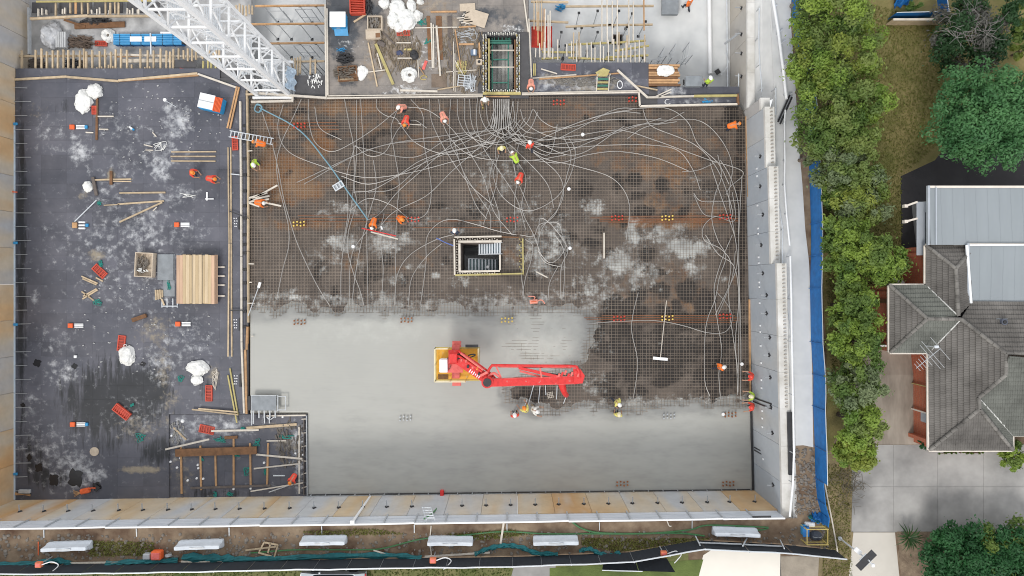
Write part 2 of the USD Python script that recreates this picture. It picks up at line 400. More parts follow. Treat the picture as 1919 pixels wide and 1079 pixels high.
def spots(xy, lst, z=0.0):
    """lst: px, py, rx px, ry px, strength -> soft ellipses, maximum taken"""
    out = np.zeros(len(xy))
    px = 959.5 + xy[:, 0] * S * H / (H - z); py = 539.5 - xy[:, 1] * S * H / (H - z)
    for a, b, rx, ry, s in lst:
        d = np.sqrt(((px - a) / rx) ** 2 + ((py - b) / ry) ** 2)
        out = np.maximum(out, s * np.clip(1.35 - d, 0, 1))
    return out

# ground and the sheets on it
HOLE = Polygon([(XL - 0.35, -16.68), (-16.0, -16.40), (19.7, -15.90)] + [(xwall(y) + 0.78, y) for y in (-15.0, -8.0, 0.0, 8.0, 13.0)] + [(19.6, 14.5), (19.9, NORTH), (XL - 0.35, NORTH)])
struct('ground', sheet(sbox(-260, -260, 260, 260).difference(HOLE), 0), SOIL)
struct('basement_floor', flat(sbox(XL - 0.2, -17, 20.5, NORTH), LOW), PITFLOOR)
path_poly = gpoly([(1440, -60), (1440, 100), (1440, 190), (1440, 250), (1440, 350), (1440, 480), (1450, 600), (1450, 838), (1505, 834), (1524, 838), (1522, 700), (1519, 560), (1516, 490), (1509, 430), (1504, 350), (1498, 280), (1494, 220), (1490, 150), (1483, -60)])
struct('path', sheet(path_poly.difference(HOLE), 1), PALEC)
struct('lawn', sheet(wobble(gpoly([(1530, -60), (1960, -60), (1960, 200), (1760, 310), (1700, 330), (1695, 480), (1700, 560), (1655, 660), (1545, 860), (1535, 400)]), 0.15), 1), LAWN)
struct('parking_surface', sheet(gpoly([(1688, 330), (1752, 300), (1800, 240), (2300, 200), (2300, 620), (1690, 640)]), 2), ASPH)
struct('driveway', sheet(gpoly([(1592, 650), (1750, 650), (1750, 842), (1592, 834)]), 3), DRIVEB)
struct('verge', sheet(wobble(gpoly([(1540, 850), (1606, 850), (1597, 960), (1600, 1120), (1530, 1120), (1535, 1050)]), 0.12, seed=4), 2), M('dry_verge', (0.15, 0.13, 0.06), 0.95, 0.3, 0.8, c2=(0.26, 0.20, 0.11), bump=0.6, bscale=14))
dw = struct('forecourt', sheet(gpoly([(1598, 832), (2300, 832), (2300, 997), (1596, 997)]), 2), M('slab_joint', (0.22, 0.215, 0.21), 0.9, 0.2))
cols = [1601, 1674, 1756, 1842, 1930, 2020, 2110, 2200]
for i in range(7):
    for a, b in ((833.5, 911.7), (912.3, 995.6)):
        x0, x1 = cols[i] + 0.3, cols[i + 1] - 0.3
        p = gpoly([(x0 - (4 if i == 0 else 0), a), (x1, a), (x1, b), (x0 - (6 if i == 0 else 0), b)])
        part(dw, 'slab', extr(p, G + 0.010, G + 0.03), DRIVEC)
struct('lower_driveway', sheet(gpoly([(1599, 997.5), (1677, 997.5), (1692, 1150), (1584, 1150)]), 4), DRIVEL)
struct('garden_bed', sheet(wobble(gpoly([(1680, 985), (2000, 975), (2000, 1150), (1694, 1150)]), 0.15, seed=8), 3), M('mulch', (0.16, 0.11, 0.075), 0.95, 0.35, 2.0, c2=(0.25, 0.19, 0.13), bump=0.6, bscale=12))
struct('roadside_verge', sheet(gpoly([(-100, 1064), (480, 1060), (965, 1054), (1130, 1050), (1290, 1036), (1290, 1300), (-100, 1300)]), 2), GREENGR)
struct('crossover', sheet(gpoly([(1318, 1040), (1340, 1026), (1462, 1036), (1466, 1130), (1290, 1150)]), 3), DRIVEW)
struct('kerb_pad', sheet(gpoly([(964, 1058), (1042, 1056), (1036, 1110), (950, 1110)]), 3), DRIVEC)
struct('footpath', sheet(gpoly([(1462, 1042), (1535, 1042), (1530, 1130), (1462, 1130)]), 3), M('gravelly_path', (0.30, 0.26, 0.21), 0.95, 0.25, 0.8, bump=0.4, bscale=10))
struct('far_verge', sheet(gpoly([(1030, 1064), (1318, 1048), (1290, 1150), (1030, 1150)]), 4), M('lush_verge', (0.10, 0.135, 0.035), 0.95, 0.3, 0.9, bump=0.6, bscale=14))

# grass tufts and clods: what nobody could count
def tufts(name, poly_px, n, m, hgt, label, cat, seed, wid=0.05):
    r = np.random.default_rng(seed); pl = gpoly(poly_px); x0, y0, x1, y1 = pl.bounds
    V, F = [], []
    while len(F) < n:
        p = r.uniform([x0, y0], [x1, y1])
        if not pl.contains(Point(p)):
            continue
        z = float(Gz(p[1])) + 0.01
        a = r.uniform(0, 2 * math.pi); t = r.uniform(0.3, 1.0) * hgt; s = np.array([math.cos(a), math.sin(a), 0]) * wid
        ln = np.array([-math.sin(a), math.cos(a), 0]) * t * r.uniform(-1, 1)
        b = np.array([p[0], p[1], z]); k = len(V)
        V += [b - s, b + s, b + ln + [0, 0, t]]
        F.append([k, k + 1, k + 2])
    single(name, trimesh.Trimesh(np.array(V), np.array(F), process=False), m, label, cat, kind='stuff')
GRASSB = leafmat('lawn_blades', (0.16, 0.175, 0.045), (0.26, 0.25, 0.085), (0.38, 0.31, 0.15))
GRASSG = leafmat('verge_blades', (0.07, 0.11, 0.02), (0.12, 0.17, 0.04), (0.26, 0.22, 0.1))
tufts('lawn_grass', [(1600, 0), (1765, 40), (1780, 250), (1690, 330), (1690, 560), (1560, 700), (1545, 500), (1600, 300)], 16000, GRASSB, 0.14, 'dry brownish lawn grass between the tree row and the dark parking surface', 'grass', 31)
tufts('verge_grass', [(-60, 1066), (960, 1057), (960, 1100), (-60, 1100)], 3000, GRASSG, 0.15, 'patchy green grass along the bottom edge outside the black fence', 'grass', 32)
tufts('side_verge_grass', [(1545, 870), (1602, 870), (1592, 960), (1598, 1100), (1540, 1100)], 2600, GRASSB, 0.12, 'thin dry grass strip between blue hoarding and driveway', 'grass', 33)
def clods(name, pts, n, label, seed):
    r = np.random.default_rng(seed); pl = gpoly(pts); x0, y0, x1, y1 = pl.bounds; ms = []
    while len(ms) < n:
        p = r.uniform([x0, y0], [x1, y1])
        if pl.contains(Point(p)):
            s = r.uniform(0.03, 0.13)
            m = trimesh.creation.icosphere(1, s); m.vertices *= r.uniform(0.6, 1.3, 3) * [1, 1, 0.7]
            m.apply_translation([p[0], p[1], float(Gz(p[1])) + 0.01]); ms.append(m)
    single(name, cat_(ms), RUBBLE, label, 'rubble', kind='stuff')
for i_, (pp, n_) in enumerate((([(165, 1012), (290, 1016), (290, 1040), (170, 1042)], 1500), ([(830, 1000), (960, 992), (1000, 1000), (900, 1012)], 900), ([(1090, 1008), (1330, 1008), (1300, 1016), (1160, 1034), (1090, 1020)], 2200), ([(560, 995), (700, 990), (760, 1000), (600, 1004)], 700))):
    tufts('weeds', pp, n_, GRASSB, 0.16, ('olive weeds on the soil strip between the first two barriers', 'thin weeds on the soil strip above the teal cloth heap', 'dry weeds on the soil strip near the rightmost barrier', 'thin weeds just below the silver screen at left')[i_], 'weeds', 50 + i_)
clods('soil_clods', [(0, 1003), (1470, 994), (1500, 985), (1540, 985), (1555, 1030), (1300, 1012), (1150, 1036), (0, 1050)], 900, 'small stones and clods over the bare soil strip below the bottom wall', 41)
clods('trench_rubble', [(1488, 842), (1524, 842), (1535, 970), (1490, 970)], 260, 'small stones on brown soil beside the south end of blue hoarding', 42)

# ------------------------------------------------------------------ retaining walls
def wallmat(name, cols_, scale, stretch, var2):
    nodes = {'g': ('geometry', {}), 'mp': ('mapping', {'scale': stretch}), 'n': ('noise_texture', {'scale': scale, 'detail': 3.0, 'roughness': 0.5}), 'r': ('rgb_ramp', {'ramp': cols_}),
             'n2': ('noise_texture', {'scale': 0.9, 'detail': 7.0, 'roughness': 0.7}), 'mr': ('map_range', {'from_min': 0.2, 'from_max': 0.8, 'to_min': 1 - var2, 'to_max': 1 + var2}),
             'h': ('hsv', {'fac': 1.0}), 'p': ('principled_bsdf', {'roughness': 0.85}), 'b': ('bump', {'strength': 0.35, 'distance': 0.06}), 'bn': ('noise_texture', {'scale': 3.0, 'detail': 5.0}),
             'oi': ('object_info', {}), 'om': ('map_range', {'to_min': -0.16, 'to_max': 0.16}), 'ad': ('math', {'math_type': 'add'})}
    return usdkit.material(stage, '/World/Looks/' + name, nodes, [('g.position', 'mp.vector'), ('mp.vector', 'n.vector'), ('oi.random', 'om.value'), ('om.result', 'ad.value1'), ('n.fac', 'ad.value2'), ('ad.value', 'r.fac'), ('g.position', 'n2.vector'), ('n2.fac', 'mr.value'),
                           ('mr.result', 'h.value'), ('r.color', 'h.color'), ('h.color', 'p.base_color'), ('g.position', 'bn.vector'), ('bn.fac', 'b.height'), ('b.normal', 'p.normal')], surface='p.BSDF')
WORANGE = wallmat('stained_shotcrete', [(0.30, (0.46, 0.47, 0.48)), (0.45, (0.52, 0.45, 0.35)), (0.56, (0.52, 0.39, 0.24)), (0.70, (0.49, 0.30, 0.14)), (0.85, (0.50, 0.47, 0.42))], 0.3, (1, 1, 0.25), 0.14)
WLEFT = wallmat('rust_streaked_shotcrete', [(0.28, (0.36, 0.36, 0.37)), (0.45, (0.45, 0.38, 0.29)), (0.6, (0.50, 0.34, 0.19)), (0.75, (0.50, 0.29, 0.13))], 0.28, (1, 1, 0.35), 0.16)
WBLUE = wallmat('grey_shotcrete', [(0.30, (0.36, 0.40, 0.445)), (0.6, (0.43, 0.455, 0.48)), (0.8, (0.45, 0.435, 0.40))], 0.25, (1, 1, 0.3), 0.08)
WTAN = wallmat('tan_shotcrete', [(0.3, (0.43, 0.42, 0.41)), (0.7, (0.50, 0.46, 0.40))], 0.3, (1, 1, 0.3), 0.1)
CAPC = M('white_capping_concrete', (0.56, 0.54, 0.49), 0.85, 0.16, 0.7, c2=(0.72, 0.71, 0.69), bump=0.15)
SHEETW = M('silver_screen_sheet', (0.52, 0.56, 0.62), 0.45, 0.10, 1.2, c2=(0.66, 0.69, 0.73), stretch=(0.4, 0.4, 3.0))

def panel(a, b, z0, z1, th, nrm):
    """upright wall panel between plan points a and b; the slab lies on the nrm side of the face"""
    a, b, nrm = np.array(a), np.array(b), np.array(nrm)
    q = Polygon([a, b, b + nrm * th, a + nrm * th])
    return extr(q.buffer(0), z0, z1)
# left
lw = thing('retaining_wall', 'tall rust streaked shotcrete wall along the left edge', 'retaining wall')
ys = np.linspace(-16.56, NORTH, 19)
for i in range(18):
    zt = float(Gz((ys[i] + ys[i + 1]) / 2)) + 0.25
    part(lw, 'wall_panel', panel((XL, ys[i] + 0.012), (XL, ys[i + 1] - 0.012), LOW - 0.3, zt, 0.34, (-1, 0)), WLEFT)
part(lw, 'dowel_rail', cat_([bx(XL + 0.005, XL + 0.06, -16.5, 12.9, 0.02, 0.14)]), M('pale_blue_strip', (0.5, 0.58, 0.66), 0.6, 0.1))
# bottom
bw = thing('retaining_wall', 'long orange stained shotcrete wall along the bottom of the pit', 'retaining wall')
xs = np.linspace(XL - 0.34, 18.9, 23)
WB = 4.85
for i in range(22):
    a, b = (xs[i] + 0.012, float(ywall(xs[i]))), (xs[i + 1] - 0.012, float(ywall(xs[i + 1])))
    part(bw, 'wall_panel', panel(a, b, LOW - 0.3, WB, 0.4, (0, -1)), WORANGE)
# screen above it
sc = thing('edge_screen', 'silver sheet edge screen with white top rail above the bottom wall', 'edge screen')
xs2 = np.arange(XL - 2.0, 19.1, 2.13)
for i in range(len(xs2) - 1):
    a, b = xs2[i] + 0.02, xs2[i + 1] - 0.02
    ya, yb = float(ywall(a)) - 0.06, float(ywall(b)) - 0.06
    for z0, z1 in ((WB + 0.02, WB + 0.52), (WB + 0.55, WB + 1.02), (WB + 1.05, WB + 1.50)):
        part(sc, 'screen_sheet', panel((a, ya), (b, yb), z0, z1, 0.03, (0, -1)), SHEETW)
    part(sc, 'post', bx(xs2[i] - 0.045, xs2[i] + 0.045, ya + 0.005, ya + 0.085, WB - 0.25, WB + 1.56), STEEL)
    part(sc, 'top_rail', beam((xs2[i] + 0.003, ya - 0.03, WB + 1.60), (xs2[i + 1] - 0.003, yb - 0.03 + (0.04 if i % 5 == 0 else 0), WB + 1.60), 0.10, 0.09), WHITE)
    if i % 3 == 1:
        part(sc, 'back_brace', beam((xs2[i], ya - 0.14, WB + 1.55), (xs2[i], ya - 0.7, G + 0.02), 0.06, 0.06), STEEL)
# right wall in steps, capped
rw = thing('retaining_wall', 'stepped blue grey shotcrete wall with pale capping on the right of the pit', 'retaining wall')
def yat(py, z=0):
    return float(P(1400, py, z)[1])
SEG = [(-250, 205, 0.25, WTAN, 0), (205, 226, 3.1, WTAN, 1), (226, 331, 3.94, WBLUE, 2), (331, 498, 4.45, WBLUE, 2), (498, 742, 5.56, WBLUE, 2), (742, 990, 5.56, WBLUE, 3)]
for a, b, zt, m, kind in SEG:
    ya, yb = yat(a, 0), yat(b, 0)
    yb = max(yb, -16.2)
    n = max(1, int(round((ya - yb) / 2.6)))
    e = np.linspace(ya, yb, n + 1)
    for i in range(n):
        part(rw, 'wall_panel', panel((float(xwall(e[i])), e[i] - 0.012), (float(xwall(e[i + 1])), e[i + 1] + 0.012), LOW - 0.3, zt, 0.4, (1, 0)), m)
        w = 0.62 if kind else 0.5
        A, B = np.array([float(xwall(e[i])), e[i] - 0.006]), np.array([float(xwall(e[i + 1])), e[i + 1] + 0.006])
        part(rw, 'capping', extr(Polygon([A + [-0.06, 0], B + [-0.06, 0], B + [w, 0], A + [w, 0]]), zt + 0.002, zt + 0.32), CAPC)
    if kind == 2:      # row of starter bars bent over the capping
        k = int((ya - yb) / 0.26); bars = []
        for j in range(k):
            y = ya - 0.13 - j * 0.26; x = float(xwall(y)) + 0.30
            bars.append(beam((x, y, zt + 0.30), (x + 0.04, y, zt + 0.44), 0.045, 0.045)); bars.append(beam((x + 0.04, y, zt + 0.44), (x + 0.16, y, zt + 0.43), 0.045, 0.045))
        part(rw, 'starter_bars', cat_(bars), M('pale_bars', (0.30, 0.26, 0.22), 0.7, 0.2) if not stage.GetPrimAtPath('/World/Looks/pale_bars') else '/World/Looks/pale_bars', kind='stuff')
    if kind == 3:
        part(rw, 'drain_channel', extr(Polygon([(xwall(ya) + 0.40, ya - 0.2), (xwall(ya) + 0.72, ya - 0.2), (xwall(-13) + 0.72, -13), (xwall(-13) + 0.40, -13)]), zt + 0.3221, zt + 0.5), BLACKM)
    # strip between the capping and the land behind
    zz = zt + 0.1
    A, B = np.array([float(xwall(ya)) + w, ya]), np.array([float(xwall(yb)) + w, yb])
    if kind:
        yy = np.linspace(ya, yb, 5); q = []
        for j in range(4):
            q.append(np.array([[xwall(yy[j]) + w, yy[j], zz], [xwall(yy[j + 1]) + w, yy[j + 1], zz], [xwall(yy[j + 1]) + 0.82, yy[j + 1], float(Gz(yy[j + 1]))], [xwall(yy[j]) + 0.82, yy[j], float(Gz(yy[j]))]]))
        part(rw, 'rear_batter', cat_([trimesh.Trimesh(k, [[0, 1, 2], [0, 2, 3]], process=False) for k in q]), PALEC)
# pale batter behind the low capping at the top
v = []
for y in np.linspace(NORTH, 14.3, 9):
    x1 = float(np.interp(y, [14.3, 24, NORTH], [20.0, 19.6, 19.9]))
    v += [[float(xwall(y)) + 0.5, y, 0.4], [float(xwall(y)) + 1.1, y, 0.5], [x1, y, float(Gz(y)) + 0.01]]
f = []
for i in range(8):
    for j in range(2):
        a = i * 3 + j
        f += [[a, a + 3, a + 4], [a, a + 4, a + 1]]
struct('batter_slope', trimesh.Trimesh(np.array(v), np.array(f), process=False), PALEC)
# north end
nw = thing('retaining_wall', 'plain concrete wall closing the far north end of the pit', 'retaining wall')
part(nw, 'wall_panel', bx(XL - 0.3, 20.2, NORTH, NORTH + 0.4, LOW - 0.3, 2.2), WTAN)
# brackets on the walls
def bracket(c, inward, grp, lab, name='wall_anchor', tail=0.55):
    """dark triangular anchor plate with a pale stub bar"""
    c = np.asarray(c, float); n = np.array([*inward, 0.0]); t = np.array([-n[1], n[0], 0])
    th = thing(name, lab, 'wall anchor', c, group=grp)
    tri = [c * 0 + t * -0.17 + [0, 0, -0.02], t * 0.17 + [0, 0, -0.02], np.array([0, 0, 0.30])]
    pts = [np.array(p) + n * 0.004 for p in tri] + [np.array(p) * [0.7, 0.7, 0.8] + n * 0.10 for p in tri]
    part(th, 'plate', trimesh.convex.convex_hull(np.array(pts)), BLACKM)
    part(th, 'stub_bar', beam(n * 0.1 + [0, 0, 0.1], n * tail + [0, 0, 0.16], 0.07, 0.07), STEEL)
for x in (38, 83, 128, 175, 223, 268, 315, 360, 404, 449, 496, 543, 589, 635, 680, 725, 772, 866, 911, 957, 1003, 1047, 1094, 1140, 1185, 1232, 1278, 1325, 1367, 1414):
    z = 2.95; py = 960 - 15 * x / 1414.0
    xw = P(x, py, z)[0]
    bracket((xw, float(ywall(xw)) , z), (0, 1), 'anchors along the bottom wall', 'small dark anchor plate on the orange stained bottom wall')
for x, y in ((1425, 293), (1425, 349), (1430, 402), (1427, 459), (1430, 512), (1437, 553), (1437, 587), (1443, 632), (1442, 665), (1444, 707), (1445, 762), (1448, 811), (1449, 908)):
    yy = P(x, y, 3.0)[1]; xw = float(xwall(yy)); z = H - H * xw * S / (x - 959.5)
    z = float(np.clip(z, 1.2, 4.6)); yy = P(x, y, z)[1]
    bracket((float(xwall(yy)), yy, z), (-1, 0), 'anchors along the right wall', 'small dark anchor plate on the blue grey right wall', tail=0.5)
for x, y in ((1388, 15), (1388, 64), (1389, 100), (1390, 143)):
    yy = P(x, y, -1.0)[1]
    bracket((float(xwall(yy)), yy, -1.0), (-1, 0), 'anchors on the lower wall', 'small dark anchor plate on the low tan wall by the pale basement')
# ------------------------------------------------------------------ decks
def deck_panels(parent, px0, py0, px1, py1, z, nx, ny, mat, masks, sub=(4, 8), keep=None, th=0.02, seed=0):
    (ax, ay), (bx_, by) = P2(px0, py1, z), P2(px1, py0, z)
    r = np.random.default_rng(seed); w, h = (bx_ - ax) / nx, (by - ay) / ny
    for j in range(ny):
        off = 0.0
        for i in range(nx):
            x0, x1, y0, y1 = ax + i * w + 0.003, ax + (i + 1) * w - 0.003, ay + j * h + 0.003, ay + (j + 1) * h - 0.003
            c = np.array([[(x0 + x1) / 2, (y0 + y1) / 2]])
            if keep is not None and not keep(959.5 + c[0, 0] * S * H / (H - z), 539.5 - c[0, 1] * S * H / (H - z)):
                continue
            v, f = grid(x0, x1, y0, y1, sub[0], sub[1], z + r.uniform(-0.004, 0.004))
            tilt = r.uniform(-0.004, 0.004, 2)
            v[:, 2] += (v[:, 0] - c[0, 0]) * tilt[0] + (v[:, 1] - c[0, 1]) * tilt[1]
            n = len(v); ring = [[x0, y0, z - th], [x1, y0, z - th], [x1, y1, z - th], [x0, y1, z - th]]
            k = sub[1] + 1; cor = [0, (n - k), n - 1, k - 1]
            V = np.vstack([v, ring]); F = list(f)
            for q in range(4):
                a, b, c2, d = n + q, n + (q + 1) % 4, cor[(q + 1) % 4], cor[q]
                F += [[a, b, c2], [a, c2, d]]
            pth = part(parent, 'plywood_sheet', trimesh.Trimesh(V, np.array(F), process=False), mat)
            m3 = np.stack([.93 * spots(V[:, :2], masks[0], z), spots(V[:, :2], masks[1], z), spots(V[:, :2], masks[2], z)], 1)
            setmask(pth, m3)

WHT = [(332, 228, 30, 36, 0.59), (318, 205, 18, 18, 0.45), (150, 285, 30, 28, 0.50), (135, 265, 12, 30, 0.41), (300, 310, 22, 40, 0.56), (312, 275, 18, 22, 0.54), (230, 450, 150, 80, 0.26), (200, 375, 60, 60, 0.24),
       (270, 430, 60, 60, 0.38), (330, 365, 40, 20, 0.45), (255, 540, 120, 70, 0.23), (66, 560, 8, 18, 0.63), (350, 640, 60, 60, 0.28), (280, 290, 90, 40, 0.24), (100, 640, 50, 40, 0.23), (120, 700, 40, 30, 0.36), (230, 235, 60, 40, 0.24),
       (145, 880, 34, 50, 0.50), (110, 860, 50, 60, 0.36), (70, 830, 50, 50, 0.26), (180, 890, 24, 20, 0.54), (250, 780, 60, 40, 0.23), (60, 760, 30, 50, 0.26), (95, 250, 40, 40, 0.25), (350, 440, 50, 60, 0.23), (225, 320, 40, 30, 0.26), (300, 680, 40, 40, 0.38)]
TAN = [(290, 620, 45, 45, .45), (305, 690, 20, 60, .5), (400, 700, 18, 26, .55), (180, 478, 22, 14, .7), (208, 330, 8, 18, .9), (265, 880, 48, 9, .8), (155, 365, 12, 12, .6), (320, 750, 30, 30, .42), (260, 800, 60, 40, .4), (70, 205, 40, 30, .3), (330, 790, 40, 20, .5)]
BLK = [(215, 752, 130, 92, .78), (280, 730, 70, 60, .72), (300, 840, 60, 40, .6), (170, 800, 60, 60, .45), (40, 500, 14, 420, .75), (60, 860, 50, 60, .55), (200, 820, 60, 50, .5), (90, 895, 60, 30, .6), (190, 420, 70, 60, .3), (380, 730, 30, 30, .5), (330, 480, 40, 40, .35), (118, 198, 20, 26, .5)]
ld = thing('formwork_deck', 'large dark film faced plywood deck on the left of the pit', 'formwork deck')
def in_left(px, py):
    top = np.interp(px, [28, 125, 220, 370, 445], [148, 141, 150, 137, 166])
    return py > top - 14 and not (px > 316.4 and py > 776)
deck_panels(ld, 29, 128, 460, 938, 0.0, 9, 30, DECK, (WHT, TAN, BLK), keep=in_left, seed=3)
struct('deck_soffit', extr(pxpoly([(28, 146), (445, 146), (465, 175), (465, 776), (316.4, 776), (316.4, 938), (28, 938)], -0.03), -0.30, -0.03), PLYD)
# lower sunk bay bottom left
sb_z = -0.14
sb_ = thing('formwork_deck', 'sunken dark plywood bay with joists in the lower left corner of the pour', 'formwork deck')
deck_panels(sb_, 316.5, 776.4, 578, 938, sb_z, 5, 6, DECK, ([(400, 800, 90, 30, .4), (560, 850, 16, 80, .55), (330, 820, 20, 40, .5)], [(540, 830, 40, 30, .5), (520, 800, 60, 14, .4), (340, 880, 30, 60, .4)], [(400, 925, 120, 14, .5)]), seed=5)
struct('bay_soffit', extr(pxpoly([(316.4, 776.4), (578, 776.4), (578, 938), (316.4, 938)], sb_z - .03), sb_z - 0.3, sb_z - 0.03), PLYD)
# shelf with stored goods top left, one storey step lower
shz = -1.65
struct('shelf_slab', extr(pxpoly([(28, -60), (470, -60), (470, 150), (28, 150)], shz), shz - 0.3, shz), M('stained_shelf_concrete', (0.28, 0.28, 0.285), 0.8, 0.25, 0.8, c2=(0.52, 0.52, 0.52)))
for i, (a, b, c, d) in enumerate(((110, 2, 172, 26), (176, 0, 230, 24), (60, 4, 106, 24), (238, 4, 300, 24))):
    struct('deck_board', extr(pxpoly([(a, b), (c, b), (c, d), (a, d)], -1.2), -1.22, -1.2), PLYD)
struct('deck_board', extr(pxpoly([(327, 112), (368, 112), (368, 139), (327, 139)], -0.25), -0.27, -0.25), PLYD)
struct('deck_board', extr(pxpoly([(404, 128), (470, 128), (470, 184), (452, 184), (446, 163), (404, 150)], -0.1), -0.12, -0.1), PLYD)
struct('deck_board', extr(pxpoly([(552, 141), (611, 141), (611, 184), (552, 184)], -0.1), -0.12, -0.1), PLYD)
# middle deck
md = thing('formwork_deck', 'littered brown and grey deck between the two basement openings at the top', 'formwork deck')
deck_panels(md, 612, -40, 990, 184, 0.0, 8, 9, MIDDECK, ([(745, 40, 50, 40, .3), (800, 100, 60, 60, .38), (700, 90, 40, 40, .3), (975, 90, 12, 60, .6), (760, 170, 60, 20, .5), (650, 90, 30, 40, .36), (955, 55, 30, 12, .5), (880, 60, 30, 40, .45)],
            [(730, 90, 60, 60, .6), (840, 50, 40, 50, .55), (860, 140, 50, 50, .5), (700, 130, 40, 40, .5), (770, 100, 50, 40, .5), (800, 10, 60, 30, .5)],
            [(640, 40, 40, 90, .9), (650, 150, 40, 30, .5), (900, 30, 90, 30, .6), (690, 20, 40, 30, .7), (970, 70, 30, 60, .6), (700, 178, 120, 14, .45)]), keep=lambda px, py: not (908 < px < 972 and 66 < py < 178), seed=8)
soff = pxpoly([(611, -40), (991, -40), (991, 184), (611, 184)], -0.03).difference(pxpoly([(908, 66), (972, 66), (972, 178), (908, 178)], -.03))
struct('deck_soffit', extr(soff, -0.30, -0.03), PLYD)
# strip deck top right
sd = thing('formwork_deck', 'narrow dark plywood strip deck at the edge of the pale basement opening', 'formwork deck')
deck_panels(sd, 996, 117, 1216, 176, 0.0, 7, 2, DECK, ([(1090, 155, 80, 20, .5), (1180, 150, 20, 14, .5), (1020, 155, 30, 20, .5)], [(1100, 160, 80, 20, .6), (1030, 150, 40, 20, .5)], []), seed=9)
deck_panels(sd, 1232, 162, 1385, 197, 0.0, 5, 1, DECK, ([(1260, 170, 30, 12, .5), (1300, 190, 60, 8, .4)], [], []), seed=10)
struct('deck_soffit', extr(pxpoly([(996, 117), (1216, 117), (1216, 163), (1386, 163), (1386, 198), (1198, 198), (1198, 178), (996, 178)], -0.03), -0.30, -0.03), PLYD)
struct('deck_board', extr(pxpoly([(1241, -20), (1273, -20), (1271, 26), (1241, 26)], -3.2), -3.6, -3.2), PLYG)

# ------------------------------------------------------------------ pour bed, mat of reinforcement, fresh concrete
PZ = -0.26
bed_px = [(466, 184), (612, 184), (906, 180), (990, 176), (1198, 178), (1198, 199), (1384, 199), (1398, 215), (1413, 921), (576, 931), (574, 776), (466, 776)]
bed = pxpoly(bed_px, 0)
shaft_px = (853, 446, 983, 515)
hole_px = (864, 456, 938, 508)
hx0, hy1 = P2(hole_px[0], hole_px[1]); hx1, hy0 = P2(hole_px[2], hole_px[3])
x0, y0, x1, y1 = bed.bounds
nx, ny = 210, 165
v, f = grid(x0, x1, y0, y1, nx, ny, PZ)
c = v[f].mean(1)
inside = shapely.contains_xy(bed.buffer(0.1), c[:, 0], c[:, 1]) & ~((c[:, 0] > hx0) & (c[:, 0] < hx1) & (c[:, 1] > hy0) & (c[:, 1] < hy1))
f = f[inside]
v, f = compact(v, f)
bp = struct('pour_bed', trimesh.Trimesh(v, f, process=False), POURBED)
CEM = [(640, 455, 38, 22, .85), (720, 450, 40, 40, .72), (660, 395, 70, 30, .45), (745, 455, 30, 30, .6), (1010, 470, 75, 60, .55), (1040, 440, 30, 40, .6), (1110, 388, 26, 22, .75), (1185, 440, 22, 40, .7), (1290, 465, 55, 26, .85), (1160, 490, 50, 30, .72), (1240, 440, 60, 34, .6),
       (1200, 510, 70, 40, .55), (1120, 540, 60, 50, .5), (560, 565, 180, 26, .5), (760, 565, 180, 26, .5), (950, 570, 150, 30, .6), (1100, 600, 30, 60, .6), (930, 330, 80, 60, .38), (1000, 400, 80, 40, .42), (1300, 505, 30, 20, .7), (1060, 660, 80, 40, .5), (1115, 720, 40, 40, .45), (1250, 760, 220, 20, .6), (600, 480, 50, 40, .35), (900, 400, 100, 40, .34), (960, 300, 60, 40, .36)]
RUS = [(530, 220, 80, 60, .55), (600, 265, 40, 40, .75), (530, 330, 80, 60, .85), (500, 300, 30, 120, .6), (570, 355, 50, 30, .8), (650, 200, 150, 24, .6), (800, 200, 120, 20, .45), (1080, 205, 60, 40, .5), (1250, 300, 130, 90, .55), (1150, 290, 90, 60, .45), (1300, 400, 90, 40, .5), (620, 420, 120, 20, .5), (700, 240, 80, 40, .45), (1280, 560, 110, 60, .5), (1180, 540, 60, 50, .4), (560, 420, 120, 16, .6), (1250, 420, 140, 14, .7), (1330, 260, 60, 60, .4), (800, 480, 60, 40, .35)]
DRK = [(1190, 585, 30, 18, .9), (1245, 590, 26, 24, .9), (1288, 545, 26, 26, 1.), (1325, 565, 24, 34, .9), (1240, 545, 22, 20, .9), (1195, 550, 22, 20, .8), (1285, 605, 26, 24, .85), (1330, 620, 24, 20, .7), (1190, 335, 20, 18, .8), (1195, 365, 20, 12, .8), (1240, 345, 18, 18, .8), (1205, 395, 26, 14, .85), (1160, 340, 16, 30, .6), (1230, 660, 160, 70, .62),
       (1340, 700, 60, 90, .65), (1390, 400, 16, 280, .7), (1215, 475, 20, 20, .7), (1235, 510, 30, 12, .7), (1060, 445, 30, 14, .7), (1110, 455, 26, 12, .7), (1035, 500, 26, 10, .7), (730, 355, 20, 24, .7), (690, 270, 30, 26, .6), (600, 500, 26, 30, .5), (700, 500, 26, 24, .5), (820, 385, 24, 8, .8), (1000, 745, 60, 24, .6), (1360, 230, 40, 20, .5), (850, 290, 40, 16, .4), (1330, 350, 30, 20, .5), (1150, 560, 20, 14, .8)]
rp = np.random.default_rng(77)
DRK += [(rp.uniform(480, 1390), rp.uniform(195, 560), rp.uniform(8, 24), rp.uniform(8, 26), rp.uniform(.45, .8)) for _ in range(48)] + [(rp.uniform(1120, 1395), rp.uniform(560, 740), rp.uniform(12, 26), rp.uniform(10, 26), rp.uniform(.8, 1.2)) for _ in range(40)]
RUS += [(rp.uniform(480, 1390), rp.uniform(195, 540), rp.uniform(20, 70), rp.uniform(12, 50), rp.uniform(.3, .5)) for _ in range(36)]
CEM = [(a, b, c_, d_, e * .88) for a, b, c_, d_, e in CEM] + [(rp.uniform(560, 1380), rp.uniform(330, 570), rp.uniform(10, 40), rp.uniform(6, 24), rp.uniform(.3, .5)) for _ in range(30)]
